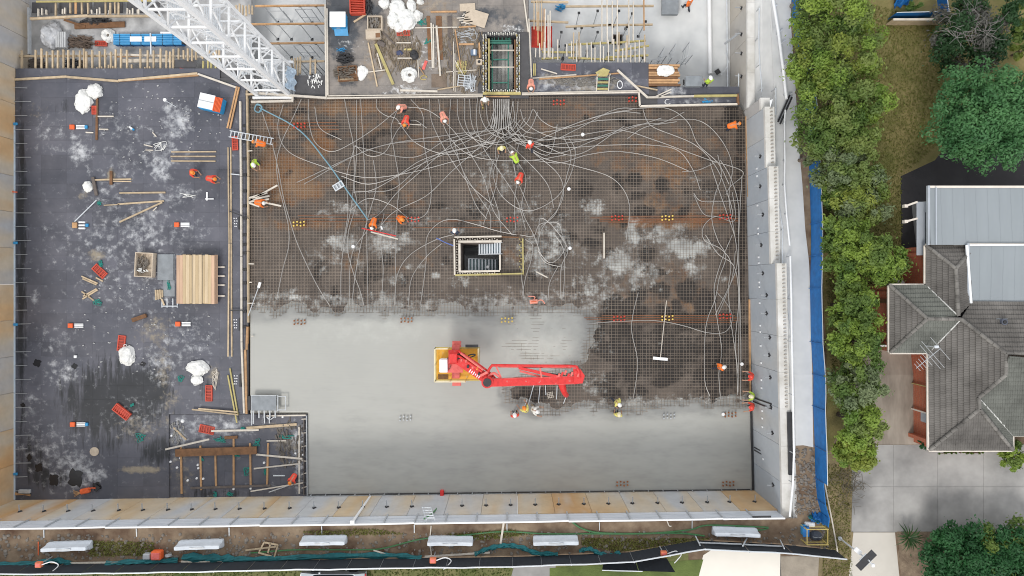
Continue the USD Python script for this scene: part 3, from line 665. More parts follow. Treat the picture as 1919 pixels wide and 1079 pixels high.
DRK = [(a, b, c_, d_, e * 1.08) for a, b, c_, d_, e in DRK]; RUS = [(a, b, c_, d_, e * .95) for a, b, c_, d_, e in RUS]
setmask(bp, np.stack([spots(v[:, :2], CEM), spots(v[:, :2], RUS), spots(v[:, :2], DRK)], 1))

MZ = -0.09
mat_ = thing('reinforcement_mat', 'wide grid of rusty reinforcing bars over the part not yet poured', 'reinforcement mat')
def bar(p0, p1, m=REBAR, w=0.021):
    part(mat_, 'bar', beam(p0, p1, w, w), m)
mat_poly = pxpoly([(468, 186), (612, 186), (906, 182), (990, 178), (1196, 180), (1196, 201), (1382, 201), (1396, 217), (1408, 780), (940, 780), (940, 600), (468, 600)], 0)
shaft = pxpoly([(shaft_px[0], shaft_px[1]), (shaft_px[2], shaft_px[1]), (shaft_px[2], shaft_px[3]), (shaft_px[0], shaft_px[3])], 0)
shaft_hole = sbox(hx0, hy0, hx1, hy1)
mat_poly = mat_poly.difference(shaft_hole.buffer(0.08))
rb = np.random.default_rng(21)
mx0, my0, mx1, my1 = mat_poly.bounds
def bars_along(vert, pos, z):
    for q in pos:
        a = rb.uniform(-0.05, 0.05, 2)
        ln = LineString([(q + a[0], my0 - 1), (q + a[1], my1 + 1)]) if vert else LineString([(mx0 - 1, q + a[0]), (mx1 + 1, q + a[1])])
        s = ln.intersection(mat_poly)
        for g in getattr(s, 'geoms', [s]):
            if g.length > 0.6:
                (ax, ay), (bx_, by) = g.coords[0], g.coords[-1]
                dz = rb.uniform(-0.008, 0.008)
                bar((ax, ay, z + dz), (bx_, by, z + dz))
bars_along(True, np.arange(mx0 + 0.1, mx1, 0.243), MZ - 0.030)
bars_along(False, np.arange(my0 + 0.1, my1, 0.243), MZ)
for py, xa, xb, n in ((409, 560, 770, 3), (411, 1110, 1392, 5), (597, 1105, 1395, 4), (235, 530, 640, 3), (420, 780, 960, 2)):
    bth = thing('bar_band', {409: 'orange rusted band of long bars left of the two kneeling workers', 411: 'orange rusted band of bars at the upper right row of starter bars', 597: 'orange rusted band of bars at the lower right row of starter bars', 235: 'short rusted band of bars in the top left corner of the mat', 420: 'rusted pair of bars running to the stair shaft'}[py], 'bar band')
    for i in range(n):
        yy = P(0, py - 6 + 12 * i / max(1, n - 1))[1]
        part(bth, 'bar', beam((P(xa + rb.uniform(-30, 30), 0)[0], yy, MZ + 0.035), (P(xb + rb.uniform(-20, 0), 0)[0], yy + rb.uniform(-.04, .04), MZ + 0.035), .035, .035), REBARO)

conc_px = [(467, 583), (520, 580), (560, 574), (640, 580), (700, 576), (760, 580), (830, 577), (880, 580), (900, 584), (960, 578), (1060, 572), (1098, 578), (1112, 600), (1108, 640), (1092, 680), (1040, 700), (985, 712), (958, 728), (956, 752), (985, 758), (1040, 764), (1110, 756), (1140, 762), (1200, 764), (1260, 756), (1330, 750), (1370, 742), (1402, 744), (1408, 748), (1413, 920), (577, 930), (575, 775), (467, 775)]
conc = pxpoly(conc_px, 0)
cx0, cy0, cx1, cy1 = conc.buffer(1.2).intersection(bed).bounds
nx, ny = 340, 140
v, f = grid(cx0, cx1, cy0, cy1, nx, ny, 0)
pts = shapely.points(v[:, :2])
ins = shapely.contains_xy(conc, v[:, 0], v[:, 1])
bd = LineString([P2(x, y) for x, y in conc_px[:25]] + [P2(1408, 748)])     # only the free edge slumps
d = shapely.distance(pts, bd) * np.where(ins, 1, -1)
nz = meshkit.fbm(v * [1.1, 1.1, 1], 4, 5) - 0.5
nz2 = meshkit.fbm(v * [4.5, 4.5, 1], 3, 9) - 0.5
k = np.clip((d + nz * 1.6 + 0.35) / 1.25, 0, 1); k = k * k * (3 - 2 * k)
hgt = PZ - 0.03 + k * 0.285 + nz2 * 0.05 * (1 - k ** 4 * 0.9)
thin = spots(v[:, :2], [(1010, 640, 95, 80, 1.2), (1060, 600, 60, 40, 1.0), (960, 600, 40, 20, .8), (920, 590, 60, 12, .7)])
tz = np.clip((d + 0.3) / 1.0, 0, 1) * 0.205 + (PZ - .02) + nz * 0.10 + nz2 * 0.05
hgt = np.where(thin > 0, hgt * (1 - np.clip(thin, 0, 1)) + np.minimum(hgt, tz) * np.clip(thin, 0, 1), hgt)
v[:, 2] = np.minimum(hgt, 0.0 + nz2 * 0.006)
c = v[f].mean(1)
ok = shapely.contains_xy(bed, c[:, 0], c[:, 1]) & (v[f][:, :, 2].max(1) > PZ - 0.02)
v, f, sel = compact(v, f[ok], True); d = d[sel]
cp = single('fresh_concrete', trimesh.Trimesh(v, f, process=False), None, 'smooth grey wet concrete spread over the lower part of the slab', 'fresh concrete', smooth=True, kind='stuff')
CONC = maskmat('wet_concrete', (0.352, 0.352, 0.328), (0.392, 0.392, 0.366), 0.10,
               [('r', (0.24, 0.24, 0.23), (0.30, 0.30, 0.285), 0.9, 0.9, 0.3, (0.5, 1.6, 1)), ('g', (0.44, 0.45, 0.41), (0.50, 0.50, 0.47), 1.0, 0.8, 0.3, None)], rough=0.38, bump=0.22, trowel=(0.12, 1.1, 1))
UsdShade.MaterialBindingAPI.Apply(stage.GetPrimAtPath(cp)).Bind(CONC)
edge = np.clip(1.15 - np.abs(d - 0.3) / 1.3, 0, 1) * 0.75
wall_shade = np.interp(v[:, 1], [P2(0, 930)[1], P2(0, 840)[1], P2(0, 740)[1], P2(0, 640)[1]], [0.42, 0.36, 0.24, 0.0])  # shade of the bottom wall, painted into the concrete colour
setmask(cp, np.stack([np.maximum(np.maximum(edge, wall_shade), spots(v[:, :2], [(890, 620, 24, 40, .5), (1120, 740, 60, 40, .5)])), spots(v[:, :2], [(1010, 630, 90, 80, .55), (700, 620, 200, 40, .35)]), 0 * d], 1))  # first dark spot: cast shadow of the boom platform, painted in

# bars that stick up at the columns
def starters(px, py, capm, lab, n=4, rows=2, z0=PZ, top=0.14):
    c = P(px, py, 0); th = thing('starter_bars', lab, 'starter bars', (c[0], c[1], z0), group='starter bar clusters')
    for i in range(n):
        for j in range(rows):
            x, y = (i - (n - 1) / 2) * 0.27, (j - (rows - 1) / 2) * 0.26 + 0.05 * (i % 2)
            part(th, 'bar', bx(x - 0.028, x + 0.028, y - 0.028, y + 0.028, 0, top - z0 - 0.03), REBARO)
            part(th, 'cap', cyl(0.075, top - z0 - 0.03, top - z0 + 0.04, 7, 0.06, (x, y)), capm)
for x, y, m, l in ((562, 236, CAPR, 'red capped starter bars in the rust brown top left of the mat'), (561, 420, CAPY, 'pale capped starter bars left of the two kneeling workers'), (1047, 193, CAPR, 'red capped starter bars below the strip deck'), (1188, 187, CAPR, 'red capped starter bars in the corner of the stepped edge form'),
                   (775, 412, CAPR, 'red capped starter bars beside the kneeling orange worker'), (960, 412, CAPR, 'dull red starter bars just above the stair shaft'), (1156, 409, CAPR, 'red capped starter bars, left one of the upper right row'), (1250, 409, CAPY, 'yellow capped starter bars in the upper right row'), (1358, 407, CAPR, 'red capped starter bars nearest the right wall, upper row'),
                   (1160, 597, CAPR, 'red capped starter bars, left one of the lower right row'), (1250, 596, CAPY, 'yellow capped starter bars beneath the long float handle'), (1358, 593, CAPR, 'red capped starter bars nearest the right wall, lower row'),
                   (562, 604, REBARO, 'rusty starter bars in the concrete edge at far left'), (762, 600, REBARO, 'rusty starter bars in the concrete edge above the machine platform'), (760, 784, STEEL, 'grey starter bars alone in smooth wet concrete'), (1253, 780, STEEL, 'grey starter bars in wet concrete right of two lime workers'),
                   (1368, 777, REBARO, 'dark starter bars in wet concrete near the right wall'), (1166, 906, REBARO, 'rusty starter bars by the bottom wall, left cluster'), (1364, 906, REBARO, 'rusty starter bars by the bottom right corner'), (950, 600, CAPY, 'pale starter bars in thin concrete near the painted boom shadow')):
    starters(x, y, m, l)
for x, y, l in ((1066, 354, 'white round cap on the mat right of the upper shaft fan'), (662, 462, 'white round cap on the cement stained mat at left'), (1068, 465, 'white round cap right of the stair shaft'), (1092, 252, 'white round cap among the ducts at upper right'), (1355, 776, 'white round cap in wet concrete near the right wall'), (1390, 682, 'pale round cap on a bar near the right wall')):
    c = P(x, y, 0.05); th = thing('pipe_sleeve', l, 'pipe sleeve', (c[0], c[1], PZ))
    part(th, 'pipe', cyl(0.10, 0, 0.36, 10), WHITE); part(th, 'lid', cyl(0.14, 0.36, 0.40, 12, 0.12), WHITE)

# ------------------------------------------------------------------ post-tension ducts
def duct(pts, seed, r=0.025, mat=DUCT, group='tendon ducts over the mat', label='pale ribbed tendon duct snaking loose over the rusty bars', z=0.0, name='tendon_duct', cat='tendon duct'):
    q = spline([P(a, b, 0) for a, b in pts], 9)
    rr = np.random.default_rng(seed)
    q[:, 2] = z + 0.0 + 0.05 * (meshkit.fbm(np.column_stack([np.arange(len(q)) * 0.13, np.full(len(q), seed * 1.7), q[:, 0] * 0]), 3, seed) - 0.3) + 0.01 * (seed % 5)
    single(name, tube(q, r, 5), mat, label, cat, group)
DUCTS = [
    [(706, 186), (707, 203), (722, 216), (742, 222), (755, 240), (780, 268), (830, 288), (890, 282), (930, 250)],
    [(760, 200), (800, 206), (835, 230), (868, 268), (905, 330), (925, 395), (960, 440)],
    [(646, 186), (655, 235), (662, 270), (664, 330), (658, 390), (648, 440), (640, 500), (639, 571)],
    [(676, 186), (681, 270), (684, 330), (687, 400), (688, 470), (690, 577)],
    [(668, 188), (668, 290), (664, 350), (668, 380), (654, 430), (652, 470), (662, 510), (675, 545), (682, 572)],
    [(531, 196), (521, 240), (540, 283), (600, 310), (680, 332), (760, 325), (840, 305), (905, 285), (938, 245)],
    [(565, 186), (546, 228), (530, 262), (519, 300), (522, 345), (532, 385), (541, 425), (541, 462), (530, 505), (519, 560)],
    [(491, 208), (508, 260), (522, 318), (532, 372), (545, 418), (560, 462), (592, 530), (619, 574)],
    [(578, 186), (580, 232), (592, 268), (622, 284), (660, 268), (706, 238), (746, 205)],
    [(745, 205), (733, 240), (740, 290), (748, 340), (745, 385), (742, 440), (741, 570)],
    [(665, 272), (692, 292), (722, 284), (748, 240), (775, 225), (800, 240)],
    [(663, 360), (700, 355), (760, 322), (830, 290), (880, 276), (930, 262)],
    [(709, 428), (740, 396), (800, 366), (850, 318), (898, 276), (935, 240)],
    [(739, 572), (745, 515), (768, 478), (815, 450), (856, 438)],
    [(788, 572), (798, 495), (800, 445), (822, 418), (850, 411), (890, 420), (930, 432), (968, 440)],
    [(850, 262), (868, 320), (900, 372), (918, 400), (920, 428)],
    [(895, 182), (893, 230), (905, 275), (935, 320), (968, 372), (985, 430)],
    [(870, 184), (872, 230), (890, 262), (918, 275), (938, 240)],
    [(845, 186), (842, 230), (845, 270), (860, 300), (890, 380), (912, 410)],
    [(925, 210), (912, 240), (880, 262), (850, 275), (800, 300), (740, 352), (690, 360)],
    [(940, 240), (952, 280), (985, 330), (978, 390), (1000, 440), (1015, 480)],
    [(945, 240), (1000, 286), (1045, 325), (1056, 360), (1045, 392), (1018, 425), (1008, 460), (1020, 490), (1050, 500)],
    [(955, 238), (1010, 292), (1075, 310), (1140, 330), (1170, 358), (1180, 395), (1173, 450)],
    [(960, 262), (1050, 276), (1140, 272), (1220, 272), (1270, 282), (1298, 318), (1312, 356)],
    [(965, 228), (990, 248), (1030, 246), (1080, 236), (1120, 226), (1180, 224), (1250, 225), (1310, 226), (1350, 260), (1372, 310), (1366, 370), (1375, 430), (1382, 480), (1385, 560), (1383, 735)],
    [(960, 250), (1030, 262), (1085, 240), (1150, 206), (1195, 203), (1250, 203), (1288, 228), (1308, 270), (1345, 305), (1366, 345)],
    [(1000, 205), (1018, 228), (1050, 240), (1100, 224), (1160, 210), (1200, 212)],
    [(965, 270), (1080, 254), (1160, 244), (1225, 262), (1280, 282), (1330, 300), (1392, 322), (1368, 350), (1360, 365)],
    [(1000, 275), (1100, 262), (1190, 235), (1240, 230), (1282, 210)],
    [(1205, 205), (1212, 225), (1228, 240), (1300, 270), (1340, 310), (1362, 360), (1372, 405), (1340, 405), (1318, 400), (1300, 365)],
    [(1345, 290), (1352, 330), (1340, 365), (1334, 410), (1345, 450), (1360, 480), (1348, 520), (1340, 560), (1324, 605), (1320, 660), (1321, 715), (1330, 742)],
    [(1372, 360), (1378, 400), (1372, 415), (1340, 406), (1318, 425), (1320, 450), (1350, 466), (1369, 492), (1365, 540), (1368, 590), (1372, 620), (1380, 680), (1382, 740)],
    [(1372, 440), (1355, 480), (1342, 520), (1338, 548), (1344, 600), (1352, 655), (1347, 700), (1350, 748)],
    [(1390, 330), (1385, 420), (1384, 470), (1386, 560), (1388, 640), (1388, 748)],
    [(1196, 548), (1186, 590), (1184, 622), (1194, 670), (1193, 705), (1187, 745)],
    [(1105, 606), (1160, 602), (1230, 601), (1280, 610), (1325, 623), (1358, 622), (1372, 600), (1366, 575), (1344, 548)],
    [(1055, 255), (1070, 290), (1062, 330), (1052, 370), (1040, 402), (1014, 424)],
    [(1040, 440), (1055, 465), (1058, 500), (1056, 556)],
    [(1010, 440), (1012, 410), (1030, 418), (1052, 445), (1064, 470), (1052, 500), (1050, 556)],
    [(975, 440), (1000, 442), (1012, 420), (1045, 418), (1054, 440)],
    [(978, 556), (985, 520), (995, 488), (998, 460), (984, 448)],
    [(900, 186), (900, 215), (915, 245), (948, 258), (985, 232), (998, 205)],
    [(880, 186), (885, 235), (905, 262), (945, 270), (990, 245), (1008, 210)],
    [(1175, 260), (1210, 238), (1268, 228)],
    [(1278, 322), (1310, 318), (1345, 302)],
    [(1300, 362), (1312, 376), (1340, 378), (1388, 375)],
    [(960, 300), (968, 340), (964, 380), (966, 430)],
    [(690, 412), (712, 400), (745, 360), (790, 320), (850, 268), (890, 250)], [(640, 330), (690, 345), (742, 330), (790, 300), (850, 282), (925, 268)], [(655, 395), (690, 372), (735, 385), (770, 410), (800, 398), (808, 350), (795, 270), (792, 215), (770, 186)],
    [(805, 186), (810, 230), (840, 290), (880, 345), (925, 385)], [(822, 186), (828, 225), (846, 262), (880, 290), (930, 300), (1000, 300), (1060, 290)], [(857, 186), (860, 225), (880, 255), (920, 268), (960, 255), (985, 220)], [(910, 190), (918, 235), (950, 252), (975, 225)],
    [(665, 275), (650, 330), (652, 400), (640, 470)], [(690, 430), (662, 470), (655, 520), (656, 572)], [(700, 300), (705, 350), (692, 400), (676, 460), (664, 530), (660, 572)], [(590, 200), (600, 240), (640, 262)], [(925, 300), (918, 340), (935, 400), (938, 436)],
    [(935, 290), (925, 330), (945, 372), (990, 395), (1040, 372), (1068, 330), (1078, 285), (1066, 258)], [(1000, 300), (1050, 305), (1100, 290), (1160, 284), (1230, 296), (1290, 320)], [(1010, 262), (1070, 235), (1130, 215), (1185, 205)], [(975, 205), (985, 230), (1020, 252), (1070, 262), (1130, 258)],
    [(1330, 305), (1345, 350), (1362, 400), (1378, 450), (1380, 500), (1362, 545), (1340, 590)], [(1350, 300), (1368, 330), (1383, 380), (1384, 440)], [(1322, 440), (1345, 475), (1376, 500), (1384, 560), (1378, 640), (1383, 700)], [(1345, 590), (1358, 560), (1372, 520), (1378, 470)],
    [(1008, 470), (1030, 492), (1050, 480), (1060, 455), (1040, 430)], [(1046, 498), (1030, 530), (1028, 558)], [(990, 470), (978, 510), (982, 556)], [(765, 572), (772, 520), (800, 480), (828, 456)], [(715, 572), (718, 500), (712, 440), (720, 400)],
]
rd = np.random.default_rng(404)
for i in range(9):
    x0_ = 900 + rd.uniform(0, 80); ex, ey = [(rd.uniform(500, 860), rd.uniform(210, 420)), (rd.uniform(1020, 1385), rd.uniform(215, 330)), (rd.uniform(860, 1080), rd.uniform(330, 430))][i % 3]
    p1 = (x0_ + rd.uniform(-8, 8), 235 + rd.uniform(0, 20)); m1 = (x0_ * .72 + ex * .28 + rd.uniform(-15, 15), 272 + rd.uniform(-22, 34)); m2 = ((m1[0] + ex) / 2 + rd.uniform(-25, 25), (m1[1] + ey) / 2 + rd.uniform(-40, 40))
    DUCTS.append([(x0_, 190), p1, m1, m2, (ex, ey)])
SPOT = [('the lift shaft', 935, 200), ('the crane foot', 520, 195), ('the left stop board', 475, 330), ('the concrete edge', 560, 570), ('the concrete edge', 700, 572), ('the boom platform', 800, 575), ('the thin concrete', 1000, 560), ('the right wall', 1390, 350), ('the lower right wall', 1388, 640), ('the stair shaft', 880, 440), ('the recess board', 1280, 205), ('the strip deck', 1080, 195), ('the littered deck', 720, 190),
        ('the kneeling workers', 720, 410), ('the silver cradle', 634, 345), ('the cement stains', 1180, 440), ('the yellow vested pair', 955, 290), ('the lone red worker', 974, 335), ('the stair shaft end', 1010, 470), ('the white cap', 1066, 354), ('the yellow caps', 1250, 409), ('the float', 1240, 620), ('the concrete edge', 1200, 745), ('the lower right wall', 1360, 740), ('the red caps', 565, 240), ('the bending pair', 760, 225), ('the bare mat', 820, 330), ('the bare mat', 1200, 300), ('the right wall corner', 1372, 240)]
def spot(p):
    return min(SPOT, key=lambda s: (s[1] - p[0]) ** 2 + (s[2] - p[1]) ** 2)[0]
seen_ = set()
for i, d_ in enumerate(DUCTS):
    a_, b_ = spot(d_[0]), spot(d_[-1]); l_ = f'pale tendon duct from {a_} to {b_}' if a_ != b_ else f'pale tendon duct looping beside {a_}'
    for q in range(1, len(d_)):
        if l_ not in seen_: break
        l_ = ' '.join((l_.split(' past')[0] + f' past {spot(d_[q])}').split()[:16])
    seen_.add(l_)
    duct(d_, i + 1, label=l_)
for i in range(9):
    x = 925 + i * 3.6
    duct([(x, 186), (x + 0.2, 215), (x + (i - 4) * 1.2, 242)], 60 + i, r=0.045, label='straight duct end in the bundle leaving the green lift shaft', group='duct bundle below the lift shaft', z=0.02)
duct([(487, 202), (560, 243), (610, 300), (650, 356), (690, 412)], 81, r=0.055, mat=HOSEB, label='pale blue hose running diagonally from its coil across the mat', group=None, z=0.05, name='hose')
duct([(478, 205), (482, 196), (490, 198), (491, 206), (485, 211), (478, 206), (482, 197), (492, 201), (487, 210)], 82, r=0.05, mat=HOSEB, label='pale blue hose coil at the top left corner of the mat', group=None, z=0.08, name='hose_coil', cat='hose')
duct([(818, 446), (836, 455), (852, 461)], 83, r=0.04, mat=M('blue_cable', (0.06, 0.12, 0.4), 0.5), label='short blue cable lying left of the stair shaft', group=None, z=0.05, name='cable', cat='cable')
duct([(990, 555), (1002, 556), (1000, 562)], 84, r=0.04, mat=VESTS['pink'], label='pink lead beside the small concrete vibrator', group=None, z=0.05, name='cable', cat='cable')
# ------------------------------------------------------------------ crane mast
def crane():
    xa, xb = P(482, 0, 0)[0], P(541, 0, 0)[0]
    ya, yb = P(0, 177, 0)[1], P(0, 177, 0)[1] + 2.3
    th = thing('tower_crane_mast', 'white lattice crane mast rising out of the pit at top left', 'crane mast')
    z0, z1, hs = LOW, 35.0, 2.6
    C = [(xa, ya), (xb, ya), (xb, yb), (xa, yb)]
    for x, y in C:
        part(th, 'chord', bx(x - 0.13, x + 0.13, y - 0.13, y + 0.13, z0, z1), WHITE)
    n = int((z1 - z0) / hs)
    for i in range(n):
        za, zb = z0 + i * hs, z0 + (i + 1) * hs
        for q in range(4):
            a, b = np.array(C[q]), np.array(C[(q + 1) % 4]); m = (a + b) / 2
            part(th, 'horizontal_brace', beam((*a, za), (*b, za), 0.13, 0.13), WHITE)
            part(th, 'diagonal_brace', beam((*a, za + 0.1), (*m, zb - 0.1), 0.09, 0.09), WHITE)
            part(th, 'diagonal_brace', beam((*b, za + 0.1), (*m, zb - 0.1), 0.09, 0.09), WHITE)
        part(th, 'cross_brace', beam((*C[0], zb), (*C[2], zb), 0.08, 0.08), WHITE)
        # rest platform and ladder flight of each section
        px0 = xa + 0.2 if i % 2 else xa + 1.15
        slats = [bx(px0 + k * 0.115, px0 + k * 0.115 + 0.07, ya + 0.25, yb - 0.3, za + 0.5, za + 0.54) for k in range(9)]
        part(th, 'platform_grating', cat_(slats), ALU)
        lx = xa + 0.75 if i % 2 else xa + 1.5
        L = [beam((lx + s, ya + 0.45, za + 0.5), (lx + s, ya + 0.7, za + hs + 0.5), 0.05, 0.05) for s in (-0.2, 0.2)]
        for k in range(8):
            t = (k + 0.5) / 8
            L.append(beam((lx - 0.2, ya + 0.45 + 0.25 * t, za + 0.5 + hs * t), (lx + 0.2, ya + 0.45 + 0.25 * t, za + 0.5 + hs * t), 0.035, 0.035))
        part(th, 'ladder', cat_(L), WHITE)
    part(th, 'collar', cat_([bx(xa - 0.35, xb + 0.35, ya - 0.34, ya - 0.16, -0.3, 0.05), bx(xa - 0.35, xb + 0.35, yb + 0.16, yb + 0.34, -0.3, 0.05)]), WHITE)
crane()
def plastic_guard():
    v = []
    a = [P(543 + 3 * math.sin(i * 1.3), 130 + i * 4.2, -0.1) for i in range(11)]
    V = []
    for i, p in enumerate(a):
        for k in range(4):
            V.append(p + [0.16 * k + 0.03 * math.sin(i * 2 + k), 0, 0.9 - 0.25 * k + 0.08 * math.sin(i * 1.7 + k * 2)])
    F = []
    for i in range(10):
        for k in range(3):
            q = i * 4 + k; F += [[q, q + 4, q + 5], [q, q + 5, q + 1]]
    single('netting', trimesh.Trimesh(np.array(V), np.array(F), process=False), M('pale_blue_netting', (0.45, 0.55, 0.65), 0.8, 0.25, 6), 'pale blue netting hanging beside the foot of the crane mast', 'netting')
plastic_guard()

# ------------------------------------------------------------------ concrete placing boom
def placing_boom():
    zp = 2.9
    c = P(856, 682, zp)
    th = thing('placing_boom', 'red folded concrete placing boom on a yellow work platform', 'placing boom')
    q = lambda x, y, z: P(x, y, z)
    a, b = q(818, 711, zp), q(896, 653, zp)
    part(th, 'platform_deck', bx(a[0], b[0], a[1], b[1], zp - 0.08, zp), YELLOWP)
    part(th, 'platform_frame', cat_([bx(a[0] - .1, b[0] + .1, a[1] - .1, a[1], zp - .22, zp + .03), bx(a[0] - .1, b[0] + .1, b[1], b[1] + .1, zp - .22, zp + .03), bx(a[0] - .1, a[0], a[1], b[1], zp - .22, zp + .03), bx(b[0], b[0] + .1, a[1], b[1], zp - .22, zp + .03)]), YELLOWS)
    CREAM = M('cream_rail', (0.68, 0.60, 0.40), 0.5, 0.1)
    def rail(p0, p1):
        p0, p1 = np.array(p0), np.array(p1); ms = [beam((*p0, zp + h), (*p1, zp + h), 0.05, 0.05) for h in (0.5, 1.0)]
        n = max(2, int(np.linalg.norm(p1 - p0) / 1.1) + 1)
        for i in range(n):
            p = p0 + (p1 - p0) * i / (n - 1); ms.append(beam((*p, zp), (*p, zp + 1.02), 0.055, 0.055))
        part(th, 'guard_rail', cat_(ms), CREAM)
    e = 0.05
    rail((a[0] - e, a[1] - e), (a[0] - e, b[1] + e)); rail((a[0] - e, a[1] - e), (b[0] - .9, a[1] - e)); rail((b[0] + e, a[1] + 1.2), (b[0] + e, b[1] + e)); rail((a[0] - e, b[1] + e), (a[0] + 0.9, b[1] + e))
    g0, g1 = q(821, 710, zp), q(840, 700, zp)
    part(th, 'access_grating', cat_([bx(g0[0], g1[0], g0[1] + k * 0.075, g0[1] + k * 0.075 + 0.045, zp + 0.004, zp + 0.05) for k in range(5)]), BROWN)
    w0, w1 = q(823, 698, zp + 1.0), q(839, 673, zp + 1.0)
    wb = rbox(w1[0] - w0[0], w1[1] - w0[1], 1.0, 0.05); wb.apply_translation([(w0[0] + w1[0]) / 2, (w0[1] + w1[1]) / 2, zp])
    cb = part(th, 'control_cabinet', wb, WHITE)
    part(cb, 'handle', tube(spline([[w1[0] + .06, w0[1] + .25, zp + .9], [w1[0] + .16, w0[1] + .3, zp + .95], [w1[0] + .16, w1[1] - .3, zp + .95], [w1[0] + .06, w1[1] - .25, zp + .9]]), 0.03), BLACKM)
    k0, k1 = q(872, 651, zp + 0.6), q(896, 646, zp + 0.6)
    part(th, 'tool_tray', bx(k0[0], k1[0], k0[1], k1[1], zp + 0.3, zp + 0.55), BLACKM)
    # column under it, tied to the slab below
    mc = q(856, 683, zp)
    part(th, 'mast', bx(mc[0] - .45, mc[0] + .45, mc[1] - .45, mc[1] + .45, LOW, zp - 0.08), REDFADE)
    f0, f1 = q(850, 721, 2.1), q(861, 651, 3.4)
    part(th, 'cross_beam', bx(f0[0] - .05, f1[0] + .05, f0[1], f1[1] + .4, 2.3, 2.68), REDFADE)
    part(th, 'cross_beam', bx(mc[0] - .33, mc[0] + .22, mc[1] - 1.0, b[1] + 0.25, zp + 0.03, zp + 0.30), REDFADE)
    part(th, 'slew_ring', cyl(0.62, zp + .30, zp + .62, 18, at=(mc[0] - .1, mc[1] + .25)), BLACKM)
    # folded boom
    z1 = zp + 1.25
    B0, B1 = q(850, 668, z1), q(918, 713, z1)
    def girder(name, p0, p1, w0, w1, h, m):
        p0, p1 = np.array(p0), np.array(p1); d = p1 - p0; d /= np.linalg.norm(d); s = np.cross([0, 0, 1], d); s /= np.linalg.norm(s)
        pts = [p + s * sg * w / 2 + np.array([0, 0, sh * h / 2]) for p, w in ((p0, w0), (p1, w1)) for sg in (-1, 1) for sh in (-1, 1)]
        pts += [p0 - d * w0 * 0.35 + np.array([0, 0, sh * h / 2.4]) for sh in (-1, 1)] + [p1 + d * w1 * 0.4 + np.array([0, 0, sh * h / 2.4]) for sh in (-1, 1)]
        return part(th, name, trimesh.convex.convex_hull(np.array(pts)), m)
    tb = q(852, 668, zp + .5)
    part(th, 'turret', trimesh.convex.convex_hull(np.vstack([np.array([tb[0], tb[1], 0]) + [[x, y, z] for x in (-.42, .42) for y in (-.5, .5) for z in (zp + .62, zp + 1.0)], np.array([tb[0], tb[1], 0]) + [[x, y, zp + 1.85] for x in (-.25, .25) for y in (-.3, .3)]])), RED)
    part(th, 'turret_plate', bx(tb[0] - .55, tb[0] + .62, tb[1] - 1.15, tb[1] - .3, zp + .62, zp + .74), REDFADE)
    lb = girder('lower_arm', B0, B1, 0.62, 0.72, 0.55, RED)
    d = (B1 - B0) / np.linalg.norm(B1 - B0); s = np.cross([0, 0, 1], d)
    for k, (ln, wd) in enumerate(((0.26, .05), (.2, .05), (.26, .05), (.14, .05), (.26, .05), (.2, .05))):
        p = B0 + d * (1.55 + 0.16 * k) - s * 0.17 + np.array([0, 0, .279])
        part(lb, 'white_mark', beam(p - s * ln / 2, p + s * ln / 2, 0.07, 0.012), WHITE)
    for o in (0.22, -0.05):
        part(th, 'ram', tube([B0 + s * (0.30 + o) + d * 0.3 + [0, 0, .25], B0 + s * (.30 + o * .6) + d * 2.3 + [0, 0, .4]], 0.085, 8), REDFADE if o > 0 else RED)
    part(th, 'delivery_pipe', tube(spline([B0 + s * .52 + [0, 0, .2], B0 + s * .56 + d * 1.2 + [0, 0, .2], B1 + s * .5 - d * .4 + [0, 0, .2], B1 + s * .35 + d * .3 + [0, 0, .2]]), 0.075, 8), RED)
    U0, U1 = q(916, 716.5, z1 + .45), q(1084, 711, z1 + .1)
    ub = girder('upper_arm', U0, U1, 0.54, 0.50, 0.5, RED)
    part(ub, 'arm_flange', beam(U0 + [0, .26, .2], U1 + [0, .26, .2], 0.05, 0.09), REDFADE)
    part(ub, 'arm_flange', beam(U0 + [0, -.26, .2], U1 + [0, -.26, .2], 0.05, 0.09), REDFADE)
    part(th, 'elbow_joint', moved(cyl(0.42, -.5, .5, 14), U0 + [-.1, .05, -.1]), RED)
    part(th, 'elbow_joint', moved(cyl(0.30, .5, .62, 12), U0 + [-.1, .05, -.1]), BLACKM)
    part(th, 'elbow_link', beam(q(900, 704, z1 + .5), q(914, 697, z1 + .6), .16, .12), REDFADE)
    part(th, 'elbow_link', tube(spline([q(915, 705, z1 + .5), q(925, 699, z1 + .6), q(934, 704, z1 + .5), q(939, 710, z1 + .5)]), .09, 8), REDFADE)
    zz = z1 + .5
    part(th, 'return_pipe', tube(spline([q(908, 708, zz), q(914, 697, zz), q(921, 686, zz), q(930, 684.5, zz), q(1000, 685, zz), q(1072, 686, zz), q(1082, 690, zz), q(1086, 700, zz), q(1086, 709, zz)], 6), .095, 8), RED)
    part(th, 'return_pipe', tube([q(934, 687, zz - .3), q(1070, 688.5, zz - .3)], .06, 6), REDFADE)
    part(th, 'link_rod', beam(q(930, 687, zz), q(939, 707, zz), .1, .1), REDFADE)
    part(th, 'third_arm', beam(q(972, 689, zz - .1), q(1052, 707, zz - .1), .2, .2), RED)
    part(th, 'third_arm', beam(q(974, 695, zz - .25), q(1014, 706, zz - .25), .14, .14), REDFADE)
    part(th, 'link_rod', beam(q(1012, 690, zz), q(1015, 708, zz), .12, .12), REDFADE)
    part(th, 'ram', tube([q(1000, 695, zz - .1), q(1048, 703, zz - .1)], .06, 6), BLACKM)
    for i in range(7):
        part(th, 'pipe_clamp', beam(q(1046 + i * 6, 706 - (i % 3) * 2, zz), q(1049 + i * 6, 700 - (i % 3) * 3, zz), .14, .14), RED if i % 2 else REDFADE)
